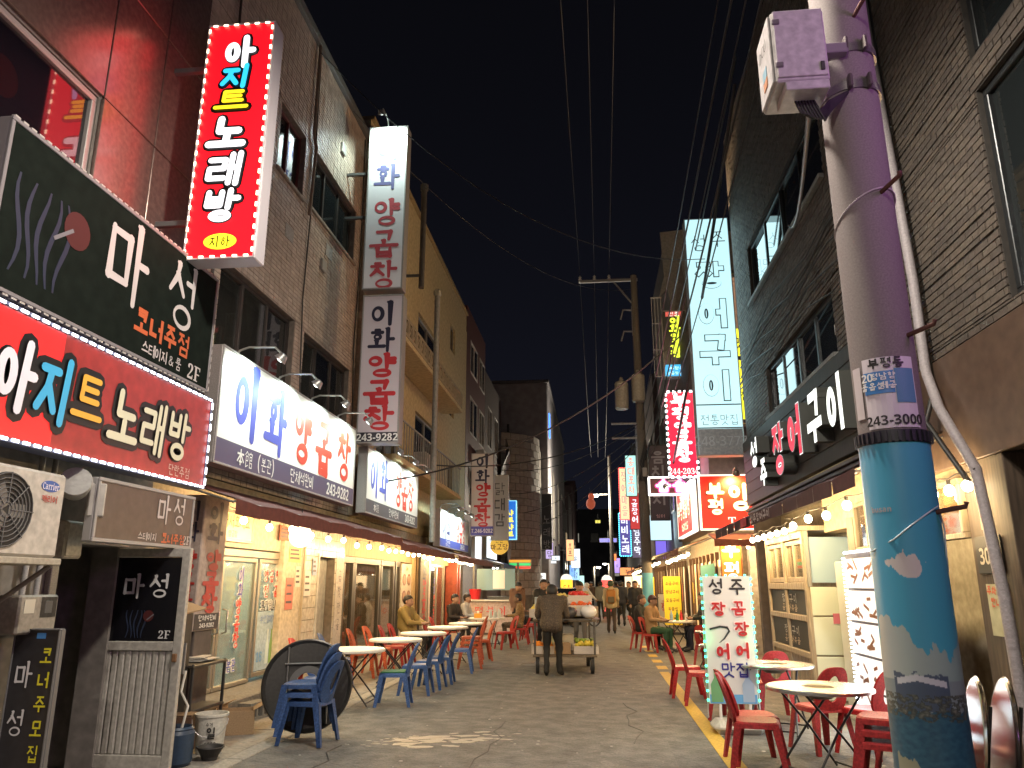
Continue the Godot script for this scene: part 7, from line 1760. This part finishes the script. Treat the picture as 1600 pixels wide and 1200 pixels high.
	person("person in dark green jacket seated facing left at the right table", Vector3(2.62, .004, -20.2), -80, sit, {"skin": skin, "top": Color(.025, .03, .022), "legs": Color(.012, .018, .04), "shoe": Color(.05, .05, .05), "hair": Color(.012, .01, .008), "bulk": 1.25}, .02, 1.06)
	table("laid round table between the three seated people on the right", Vector3(1.98, 0, -20.3), 30, false, "tables of the corner restaurant", .46)
	for e in [[1.98, -20.2, Color(.06, .25, .08), "green"], [1.85, -20.35, Color(.3, .45, .6), "blue"], [2.1, -20.45, Color(.6, .05, .06), "red"], [2.2, -20.25, Color(.7, .7, .66), "white"]]:
		var bt := thing("bottle", e[3] + " bottle on the laid right table", "bottle", Vector3(e[0], .725, e[1]), 0, "things on the laid right table"); var bm := MB.new(); bm.lathe([Vector2(0, 0), Vector2(.04, 0), Vector2(.04, .13), Vector2(.015, .2), Vector2(.015, .24), Vector2(0, .24)], 12); part(bt, "glass_body", bm, plain(e[2].r, e[2].g, e[2].b, .25))
	for e in [[1.32, -19.95, 60, "red chair under the person in tan fleece"], [1.1, -20.7, 70, "red chair under the person in black on the right"], [2.68, -20.2, -80, "red chair under the person in dark green jacket"], [2.2, -16.6, 150, "empty red chair in front of the corner restaurant door"]]: copy(r0, Vector3(e[0], .004, e[1]), e[2], e[3], "red chairs of the corner restaurant")
	table("steel table in front of the corner restaurant door", Vector3(2.3, 0, -15.9), 40, true, "steel tables on the right", .42)
	var back := {}
	for k in sit: back[k] = sit[k]
	for k in ["waist", "chest", "neck", "head", "shl", "shr"]: back[k] = sit[k] + Vector3(0, 0, -.12)
	person("person in olive vest leaning back on the left", Vector3(-4.05, .03, -17.4), 75, back, {"skin": skin, "top": Color(.3, .22, .07), "legs": Color(.015, .015, .017), "shoe": Color(.03, .03, .03), "hair": Color(.015, .012, .01), "bulk": 1.2}, .02)
	person("person with dark hair and black top at the laid left table", Vector3(-3.75, .01, -21.0), 60, sit, {"skin": skin, "top": Color(.02, .018, .018), "legs": Color(.02, .02, .02), "shoe": Color(.03, .03, .03), "hair": Color(.012, .009, .008), "longhair": true}, .022)
	person("person in pale blouse facing the road at the laid left table", Vector3(-3.6, .01, -22.1), 80, sit, {"skin": skin, "top": Color(.55, .55, .55), "legs": Color(.03, .03, .03), "shoe": Color(.03, .03, .03), "hair": Color(.02, .012, .01), "longhair": true}, .022)
	person("person in flowered cream top on a red chair by the laid table", Vector3(-2.18, .004, -22.15), -85, sit, {"skin": skin, "top": Color(.55, .36, .16), "legs": Color(.3, .22, .15), "shoe": Color(.5, .5, .5), "hair": Color(.015, .01, .01), "print": true}, .022)
	var bend := {}
	for k in push: bend[k] = push[k]
	person("person in brown waistcoat standing behind the flowered top", Vector3(-2.5, .005, -25.3), 20, {"head": Vector3(0, 1.53, .12), "neck": Vector3(0, 1.42, .06)}, {"skin": skin, "top": Color(.16, .08, .05), "legs": Color(.015, .015, .015), "shoe": Color(.03, .03, .03), "hair": Color(.012, .012, .012), "hat": true, "bulk": 1.1}, .025)
	person("white haired person in black coat seated near the fruit cart", Vector3(-1.95, .004, -26.2), -60, sit, {"skin": skin, "top": Color(.012, .012, .014), "legs": Color(.012, .012, .014), "shoe": Color(.03, .03, .03), "hair": Color(.6, .58, .55), "bulk": 1.15}, .025)
	person("person in tan coat and hat approaching behind the fruit cart", Vector3(-.42, .005, -20.0), 5, walk, {"skin": skin, "top": Color(.42, .3, .14), "legs": Color(.1, .1, .1), "shoe": Color(.1, .1, .1), "hair": Color(.012, .012, .012), "hat": true, "bulk": 1.1}, .025, .97)
	person("person in black jacket left of the cart, coming nearer", Vector3(-1.35, .005, -20.5), 10, walk, {"skin": skin, "top": Color(.012, .012, .013), "legs": Color(.01, .01, .012), "shoe": Color(.05, .05, .05), "hair": Color(.012, .01, .01), "bulk": 1.2}, .025)
	var ride := {"pelvis": Vector3(0, .95, -.2), "waist": Vector3(0, 1.1, -.1), "chest": Vector3(0, 1.28, .08), "neck": Vector3(0, 1.42, .17), "head": Vector3(0, 1.53, .24), "shl": Vector3(.18, 1.36, .12), "ell": Vector3(.24, 1.12, .3), "hal": Vector3(.2, 1.02, .5), "shr": Vector3(-.18, 1.36, .12), "elr": Vector3(-.24, 1.12, .3), "har": Vector3(-.2, 1.02, .5), "hpl": Vector3(.09, .92, -.2), "knl": Vector3(.1, .62, .14), "anl": Vector3(.1, .3, -.05), "tol": Vector3(.1, .24, .1), "hpr": Vector3(-.09, .92, -.2), "knr": Vector3(-.1, .52, .02), "anr": Vector3(-.1, .1, -.02), "tor": Vector3(-.1, .05, .14)}
	person("cyclist in white hooded top bending over the handlebar", Vector3(-.55, .005, -31.0), 130, ride, {"skin": skin, "top": Color(.62, .62, .64), "legs": Color(.012, .012, .015), "shoe": Color(.5, .5, .5), "hair": Color(.55, .55, .56), "bulk": 1.15}, .025)
	var by := thing("bicycle", "dark bicycle under the cyclist in white hooded top", "bicycle", Vector3(-.55, .0, -31.0), 130)
	for z in [-.42, .58]:
		var wm := MB.new(); wm.xf = Transform3D(Basis(Vector3(0, 0, 1), PI / 2), Vector3(0, .33, z)); wm.lathe([Vector2(.29, -.02), Vector2(.33, -.015), Vector2(.33, .015), Vector2(.29, .02), Vector2(.29, -.02)], 30); part(by, "wheel", wm, plain(.015, .015, .015, .6))
	var fr := MB.new(); fr.tube([Vector3(0, .33, -.42), Vector3(0, .36, .0), Vector3(0, .85, -.18), Vector3(0, .33, -.42)], .016, 6); fr.tube([Vector3(0, .36, 0), Vector3(0, .85, .4), Vector3(0, .85, -.16)], .016, 6); fr.tube([Vector3(0, .33, .58), Vector3(0, .95, .42)], .016, 6); part(by, "frame", fr, plain(.03, .03, .04, .4, .4))
	var hbm := MB.new(); hbm.tube([Vector3(-.25, 1.0, .44), Vector3(0, .97, .42), Vector3(.25, 1.0, .44)], .013, 6); part(by, "handlebar", hbm, plain(.1, .1, .1, .4)); bp(by, "saddle", Vector3(0, .9, -.2), Vector3(.14, .06, .24), plain(.02, .02, .02, .6), .025)
	for e in [["distant person in dark coat left of the alley end", -1.5, -42.0, 0, Color(.03, .03, .03)], ["distant person in grey coat right of the cyclist", .2, -38.0, 180, Color(.2, .2, .19)], ["distant person in navy beside the backpack walker", .95, -31.5, 180, Color(.02, .025, .045)], ["distant person in black near the car", -2.3, -38.0, 20, Color(.015, .015, .015)], ["distant person in brown beyond the cyclist", -.3, -46.0, 0, Color(.12, .08, .06)], ["distant person in white shirt at the alley end", .8, -50.0, 0, Color(.5, .5, .5)], ["distant person in red coat on the far left", -1.9, -47.0, 160, Color(.3, .03, .03)], ["distant person in black beside the red pillar light", 1.1, -42.5, 200, Color(.015, .015, .018)], ["distant person in beige near the far stalls", 1.5, -37.0, -40, Color(.35, .28, .2)]]:
		person(e[0], Vector3(e[1], .005, e[2]), e[3], walk, {"skin": skin, "top": e[4], "legs": Color(.02, .02, .022), "shoe": Color(.1, .1, .1), "hair": Color(.012, .01, .01), "bulk": 1.1}, .035)
	cart()
	# parked dark car behind the cart
	var c := thing("parked_car", "dark car parked in the alley behind the fruit cart", "car", Vector3(-1.55, 0, -34.0), 0)
	var prof := PackedVector2Array([Vector2(-2.1, .25), Vector2(2.1, .25), Vector2(2.15, .75), Vector2(1.35, .92), Vector2(.75, 1.42), Vector2(-.9, 1.46), Vector2(-1.75, 1.0), Vector2(-2.15, .9)])
	var cm := MB.new(); cm.xf = Transform3D(Basis(Vector3.UP, -PI / 2), Vector3.ZERO); cm.extrude(prof, -.85, .85); part(c, "body", cm, plain(.012, .013, .016, .2))
	bp(c, "windscreen", Vector3(0, 1.17, 1.06), Vector3(1.4, .5, .02), plain(.01, .012, .014, .05), 0).rotation.x = -.88
	for x in [-.8, .8]:
		for z in [-1.35, 1.35]:
			var wm := MB.new(); wm.xf = Transform3D(Basis(Vector3(0, 0, 1), PI / 2), Vector3(x, .31, z)); wm.lathe([Vector2(0, -.1), Vector2(.2, -.11), Vector2(.31, -.1), Vector2(.31, .1), Vector2(.2, .11), Vector2(0, .1)], 22); part(c, "wheel", wm, plain(.015, .015, .015, .6))
	for x in [-.62, .62]: bp(c, "headlight", Vector3(x, .7, 2.1), Vector3(.35, .14, .1), plain(.4, .4, .42, .1), .03)
	bp(c, "number_plate", Vector3(0, .45, 2.14), Vector3(.5, .12, .02), plain(.6, .6, .6, .5), .004)
	# domed pillar lanterns down the alley
	for e in [["yellow domed pillar light with orange lettering far down the left", -1.35, -36.5, [.95, .6, .05], "연탄"], ["red domed pillar light far down the middle", .55, -41.0, [.9, .12, .1], "곱창"]]:
		var l := thing("pillar_lantern", e[0], "sign", Vector3(e[1], .02, e[2])); var lm := MB.new(); lm.lathe([Vector2(.28, .25), Vector2(.28, 1.75), Vector2(.22, 1.92), Vector2(.12, 2.0), Vector2(0, 2.02)], 22); part(l, "lantern_shade", lm, glow(e[3][0], e[3][1], e[3][2], .95)); bp(l, "base", Vector3(0, .12, 0), Vector3(.5, .24, .5), plain(.05, .05, .05, .5), .03)
		var tm := MB.new(); tm.lathe([Vector2(.283, 1.78), Vector2(.225, 1.93), Vector2(.125, 2.01), Vector2(0, 2.03)], 22); part(l, "lantern_dome_light", tm, glow(.9, .85, .75, .9)); write(l, [[e[4], 0, 1.2, .3, .34, .18, true, plain(.5, .12, .02, .5), 0]], .285); omni(l, Vector3(0, 1.2, .45), lin(e[3][0], e[3][1], e[3][2]), .6, .2)

func cart() -> void:
	var o := thing("fruit_cart", "four wheeled vendor cart with open shelves loaded with fruit", "cart", Vector3(-.66, 0, -15.75), 4)
	var st := mt(.12, .11, .1, .5, "grime", 2.0, .5)
	for x in [-.55, .55]:
		for z in [-.8, .8]:
			strip(o, "post", Vector3(x - .02, .3, z - .02), Vector3(x + .02, .95, z + .02), st)
			var w := MB.new(); w.xf = Transform3D(Basis(Vector3(0, 0, 1), PI / 2), Vector3(x * .92, .17, z * .85)); w.lathe([Vector2(0, -.03), Vector2(.1, -.035), Vector2(.17, -.03), Vector2(.17, .03), Vector2(.1, .035), Vector2(0, .03)], 24); var wp := part(o, "wheel", w, plain(.015, .015, .016, .7))
			var hub := MB.new(); hub.xf = w.xf; hub.lathe([Vector2(0, -.04), Vector2(.08, -.04), Vector2(.08, .04), Vector2(0, .04)], 16); part(wp, "rim", hub, plain(.3, .3, .3, .4, .7))
	for e in [[.3, .34], [.92, .96]]: strip(o, "shelf", Vector3(-.59, e[0], -.85), Vector3(.59, e[1], .85), mt(.2, .15, .1, .6, "wood", .7))
	for x in [-.57, .57]: strip(o, "side_rail", Vector3(x - .012, .52, -.8), Vector3(x + .012, .55, .8), st)
	var hb := MB.new(); hb.tube([Vector3(-.5, .95, .82), Vector3(-.5, .97, 1.0), Vector3(.5, .97, 1.0), Vector3(.5, .95, .82)], .014, 7); part(o, "push_handle", hb, st)
	var crates := [[-.36, .96, .5, .4, .18, .4, "oranges", Color(.75, .25, .01), "pale crate heaped with oranges at the near left of the cart"], [.34, 1.0, .1, .46, .2, .42, "persimmons", Color(.6, .09, .01), "white crate of persimmons on the right of the cart"], [.34, 1.22, -.3, .46, .16, .42, "strawberries", Color(.5, .015, .01), "raised crate of red fruit at the top of the cart"], [-.05, 1.18, -.35, .45, .16, .4, "pears", Color(.6, .48, .12), "raised crate of pears at the middle of the cart"], [-.45, .96, -.2, .42, .16, .4, "melons", Color(.6, .5, .08), "crate of yellow melons on the far left of the cart"], [.4, .34, .45, .45, .14, .45, "bananas", Color(.62, .5, .05), "crate of yellow fruit on the lower right shelf"], [-.4, .34, .45, .42, .14, .45, "tangerines", Color(.7, .24, .02), "crate of tangerines on the lower left shelf"], [.4, .34, -.3, .45, .14, .45, "grapes", Color(.25, .4, .06), "crate of green fruit on the lower far shelf"]]
	for e in crates:
		var c := thing("fruit_crate", e[8], "crate", o.transform * Vector3(e[0], e[1] + .003, e[2]), 4, "crates on the fruit cart")
		var xb := MB.new(); var w: float = e[3]; var h: float = e[4]; var d: float = e[5]
		for q in [[Vector3(0, h / 2, d / 2), Vector3(w, h, .012)], [Vector3(0, h / 2, -d / 2), Vector3(w, h, .012)], [Vector3(w / 2, h / 2, 0), Vector3(.012, h, d - .014)], [Vector3(-w / 2, h / 2, 0), Vector3(.012, h, d - .014)], [Vector3(0, .006, 0), Vector3(w - .014, .01, d - .014)]]: xb.box(q[0], q[1], .002)
		part(c, "carton", xb, mt(.6, .55, .5, .7, "fine", 2.0))
		var fb := MB.new()
		for i in 30: fb.ball(Vector3(rng.randf_range(-w / 2 + .05, w / 2 - .05), h - .02 + rng.randf() * .07, rng.randf_range(-d / 2 + .05, d / 2 - .05)), Vector3.ONE * rng.randf_range(.034, .044), 9, 6)
		part(c, e[6], fb, plain(e[7].r, e[7].g, e[7].b, .4), "stuff")
	for e in [[.46, .98, .6, "rumpled white plastic bag hanging at the right of the cart", .16], [-.2, .36, .1, "clear bag of vegetables on the lower shelf of the cart", .17], [.1, .98, .62, "dark folded sheet on the near end of the cart", .14]]:
		var b := thing("plastic_bag", e[3], "bag", o.transform * Vector3(e[0], e[1], e[2])); var bm := MB.new(); bm.ball(Vector3(0, e[4] * .7, 0), Vector3(e[4], e[4] * .75, e[4] * .9), 14, 9)
		for i in bm.v.size():
			var p := bm.v[i]; bm.v[i] = p * (1.0 + .13 * sin(p.x * 60.0) * cos(p.y * 47.0 + p.z * 52.0))
		part(b, "film", bm, plain(.65, .64, .62, .35) if e[0] > .3 else plain(.35, .38, .25, .3) if e[0] < 0 else plain(.04, .04, .045, .4))
	for e in [[-.05, .34, .62, .3, .2, "brown carton", Color(.34, .22, .12)], [.02, .34, -.25, .34, .3, "white carton", Color(.6, .58, .54)], [-.4, 1.15, .1, .3, .2, "pale blue carton", Color(.35, .42, .48)], [.05, 1.0, .32, .36, .16, "yellow carton", Color(.6, .45, .1)]]:
		var b := thing("carton", e[5] + " packed among the fruit on the cart", "box", o.transform * Vector3(e[0], e[1] + .003, e[2]), 9); bp(b, "box_body", Vector3(0, e[4] / 2, 0), Vector3(e[3], e[4], e[3] * .8), mt(e[6].r, e[6].g, e[6].b, .8, "fine", 2.0), .006); bp(b, "tape", Vector3(0, e[4] + .001, 0), Vector3(.04, .003, e[3] * .8), plain(.5, .4, .25, .4), 0)
	# under-shelf block that carries the raised crates
	bp(o, "crate_support", Vector3(.2, 1.07, -.33), Vector3(1.0, .2, .4), mt(.4, .3, .2, .8), .006)

func overhead() -> void:
	# second pole with cross arm and transformers
	var o := thing("utility_pole", "second concrete utility pole with cross arm and two grey transformers", "utility pole", Vector3(1.66, 0, -26))
	var pc := mt(.17, .155, .135, .85, "stone", 1.0)
	var pb := MB.new(); pb.tube([Vector3.ZERO, Vector3(0, 6, 0), Vector3(-.04, 12.3, 0)], [.175, .15, .11], 20); part(o, "shaft", pb, pc)
	var wr := MB.new(); wr.lathe([Vector2(.182, .05), Vector2(.176, 1.95)], 24); part(o, "blue_wrap", wr, plain(.08, .3, .42, .5)); 
	bp(o, "cross_arm", Vector3(-.95, 12.15, 0), Vector3(2.1, .1, .1), mt(.3, .3, .32, .5, "fine", 2.0, .5), .01)
	var br := MB.new(); br.tube([Vector3(-.75, 12.1, 0), Vector3(-.08, 11.2, 0)], .03, 6); part(o, "brace", br, mt(.28, .28, .3, .5))
	for k in 3:
		var ib := MB.new(); ib.lathe([Vector2(0, 0), Vector2(.05, 0), Vector2(.06, .05), Vector2(.03, .08), Vector2(.06, .12), Vector2(.03, .16), Vector2(0, .2)], 12, Vector3(-1.95 + k * .52, 12.2, 0)); part(o, "insulator", ib, plain(.4, .4, .42, .3))
	bp(o, "bracket", Vector3(-.12, 10.6, .0), Vector3(.08, 1.1, .08), mt(.28, .28, .3, .5)); 
	for y in [10.2, 11.0]:
		var cb := MB.new(); cb.tube([Vector3(-.15, y, 0), Vector3(-.45, y + .02, 0), Vector3(-.55, y - .35, .05)], .03, 6); part(o, "cutout_fuse", cb, plain(.25, .25, .26, .5))
	for e in [[-.62, 7.85], [-.05, 8.1]]:
		var t := MB.new(); t.lathe([Vector2(0, -.5), Vector2(.2, -.5), Vector2(.23, -.46), Vector2(.23, .4), Vector2(.2, .45), Vector2(.08, .5), Vector2(.05, .62), Vector2(0, .62)], 22, Vector3(e[0], e[1], .25)); part(o, "transformer", t, mt(.4, .38, .33, .5, "grime", 1.0))
	for y in [6.4, 6.9]: bp(o, "cable_bracket", Vector3(-.55, y, .0), Vector3(.9, .06, .06), mt(.3, .3, .32, .5))
	for k in 6:
		var cb := MB.new(); cb.tube([Vector3(.1, 4.4 + k * .18, .19), Vector3(.16 - k * .06, 4.9, .24), Vector3(-.1 + k * .05, 5.5 + k * .1, .22), Vector3(.12, 6.3, .2)], .02, 6); part(o, "cable_bundle", cb, plain(.02, .02, .022, .5))
	bp(o, "junction", Vector3(.05, 5.2, .22), Vector3(.16, .3, .14), plain(.3, .3, .29, .5), .02)
	var wl := thing("wall_lamp", "small orange wall lamp behind the tall cyan sign", "lamp", Vector3(3.1, 9.3, -17.0)); bp(wl, "lamp_cage", Vector3.ZERO, Vector3(.16, .5, .16), glow(1, .5, .12, 1.5), .03); bp(wl, "lamp_bracket", Vector3(.02, .32, .0), Vector3(.1, .1, .1), plain(.05, .05, .05, .5)); omni(wl, Vector3(-.25, 0, 0), Color(1, .85, .65), 7.0, .12)
	# far street lamps and pole
	for e in [["lit street lamp on the third pole far down the alley", 1.05, -50.0, 7.2, -1.0], ["small street lamp at the far end on the left", -.2, -85.0, 3.4, .5], ["small street lamp at the far end on the right", 1.6, -95.0, 4.0, -.5]]:
		var l := thing("street_lamp", e[0], "street lamp", Vector3(e[1], 0, e[2])); var lb := MB.new(); lb.tube([Vector3.ZERO, Vector3(0, e[3] + 2.5 if e[3] > 6 else e[3], 0)], [.15, .1], 10); part(l, "post", lb, pc); strip(l, "arm", Vector3(minf(0, e[4]), e[3] - .05, -.04), Vector3(maxf(0, e[4]), e[3] + .02, .04), pc); bp(l, "lamp_head", Vector3(e[4], e[3] - .08, 0), Vector3(.5, .16, .3), glow(1, .97, .9, 5.0), .04); omni(l, Vector3(e[4], e[3] - .35, .3), Color(1, .95, .85), 30.0 if e[3] > 6 else 6.0, .15)
	var far := [["white and orange lit sign above the yellow pillar light", -1.55, 3.55, -62.0, .75, 1.5, [.75, .85, 1.0]], ["small blue lit sign left of the alley end", -1.9, 2.65, -64.0, .45, .9, [.25, .5, 1.0]], ["greenish lit doorway at the alley end", -1.2, 1.5, -66.0, .5, 1.6, [.5, .9, .8]], ["small white cross shaped sign far on the left", -2.2, 3.0, -44.0, .5, .3, [.85, .95, 1.0]], ["small yellow tag hanging high over the far alley", .3, 7.0, -70.0, .5, .3, [.8, .7, .1]], ["tiny red signal light on the far right", 1.35, 3.4, -55.0, .22, .5, [1.0, .2, .05]], ["small violet lit sign on the far right", 1.55, 2.9, -58.0, .5, 1.1, [.45, .3, .9]], ["orange lit stall sign on the far right", 1.9, 2.35, -49.0, .9, .5, [1.0, .35, .12]], ["pale lit stall front on the far right", 2.1, 1.3, -47.0, .9, 1.5, [1.0, .85, .6]], ["second pale lit stall front on the far right", 2.2, 1.4, -40.5, .8, 1.3, [1.0, .82, .55]], ["blue pointing sign over the far alley", .9, 4.5, -54.0, 1.2, .3, [.12, .12, .5]]]
	for e in far:
		var q := sign_box("small_lit_sign", e[0], Vector3(e[1], e[2], e[3]), 0, Vector3(e[4], e[5], .1), glow(e[6][0], e[6][1], e[6][2], .95), plain(.08, .08, .08, .5), [[["주점", "회", "포차", "술"][int(e[5] * 10) % 4], 0, 0, minf(e[4], e[5]) * .4, minf(e[4], e[5]) * .45, .14, e[5] > e[4], plain(.06, .05, .1, .5), 0]])
		strip(q, "bracket", Vector3(-.03, e[5] / 2, -.03), Vector3(.03, e[5] / 2 + .5, .03), plain(.05, .05, .05, .5))
	# dark towers closing the view
	for e in [["dark apartment tower closing the end of the alley", -3.0, -150.0, 26.0, 15.0], ["second dark tower at the far right end", 16.0, -170.0, 22.0, 17.0]]:
		var t := thing("apartment_tower", e[0], "building", Vector3(e[1], 0, e[2])); bp(t, "block", Vector3(0, e[4] / 2, 0), Vector3(e[3], e[4], 12), mt(.12, .12, .13, .9, "grime", .05), .05)
		for i in 13:
			var lit := i % 5 == 0
			strip(t, "window", Vector3(-e[3] / 2 + 1 + (i % 7) * e[3] / 7.3, 3 + (i / 7) * 6.0, 6.0), Vector3(-e[3] / 2 + 2.4 + (i % 7) * e[3] / 7.3, 4.6 + (i / 7) * 6.0, 6.05), glow(.8, .75, .6, .25) if lit else plain(.012, .012, .016, .3), 0)
	# cables
	var P := Vector3(1.62, 12.4, -26)
	for k in 3: cable(["left power line running overhead to the cross arm", "middle power line running overhead to the cross arm", "right power line running overhead to the cross arm"][k], Vector3(-.5 + k * .5, 13.6, 6), Vector3(-.29 + k * .52, 12.42, -26), .5, .008)
	for k in 3: cable(["left power line beyond the cross arm", "middle power line beyond the cross arm", "right power line beyond the cross arm"][k], Vector3(-.29 + k * .52, 12.4, -26), Vector3(-.1 + k * .45, 9.6, -50), .6)
	cable("long cable crossing from the left house up to the right", Vector3(-4.9, 3.6, -15.6), Vector3(2.9, 8.6, -20.5), .9, .02)
	cable("second long cable crossing lower from left to right", Vector3(-4.3, 4.7, -20.2), Vector3(1.6, 6.9, -26), .5, .018)
	cable("thin cable sagging across the upper sky", Vector3(-4.9, 11.3, -12.0), Vector3(2.6, 8.6, -16.2), 1.2, .01)
	cable("thin cable from the tiled roof to the second pole", Vector3(-4.9, 11.4, -14.0), Vector3(1.6, 11.8, -26), 1.3, .008)
	cable("black cable from the control box to the right facade", Vector3(1.2, 4.06, -3.75), Vector3(2.9, 6.6, -10.5), .25, .014)
	for k in 5: cable(["first cable of the bundle from the near pole to the second pole", "second cable of the bundle along the right facades", "third cable of the bundle along the right facades", "fourth cable of the bundle along the right facades", "lowest cable of the bundle along the right facades"][k], Vector3(1.75 + .1 * k, 9.4 - k * .25, -3.9), Vector3(1.66 + .05 * k, 7.0 - k * .35, -26), .25 + .1 * k, .011 + .006 * (k % 2))
	cable("thick bundle hanging in front of the tall cyan sign", Vector3(2.75, 10.4, -12.5), Vector3(2.15, 4.7, -21), .2, .035)
	cable("black cable beside the thick bundle at the cyan sign", Vector3(2.7, 10.6, -12.0), Vector3(1.75, 5.6, -26), .3, .018)
	for k in 4: cable(["uppermost cable crossing to the far left row", "second cable crossing to the far left row", "third cable crossing to the far left row", "lowest cable crossing to the far left row"][k], Vector3(1.6, 6.8 - .2 * k, -26), Vector3(-4.4, 6.6 - k * .55, -34 - k * 5.0), .6, .014)
	cable("cable hung with a red lantern far down the alley", Vector3(1.05, 8.4, -50), Vector3(-2.6, 5.2, -44), .7, .014)
	var rl := thing("red_lantern", "small dull red lantern hung on the far cable", "lantern", Vector3(-.2, 6.35, -47.5)); var rm := MB.new(); rm.ball(Vector3(0, 0, 0), Vector3(.28, .34, .28), 16, 10); rm.ball(Vector3(.05, .45, 0), Vector3(.2, .2, .2), 12, 8); part(rl, "lantern_shade", rm, glow(.6, .12, .06, .35)); var rt := MB.new(); rt.tube([Vector3(0, .6, 0), Vector3(-.05, .95, .1)], .01, 5); part(rl, "cord", rt, plain(.05, .05, .05, .5))
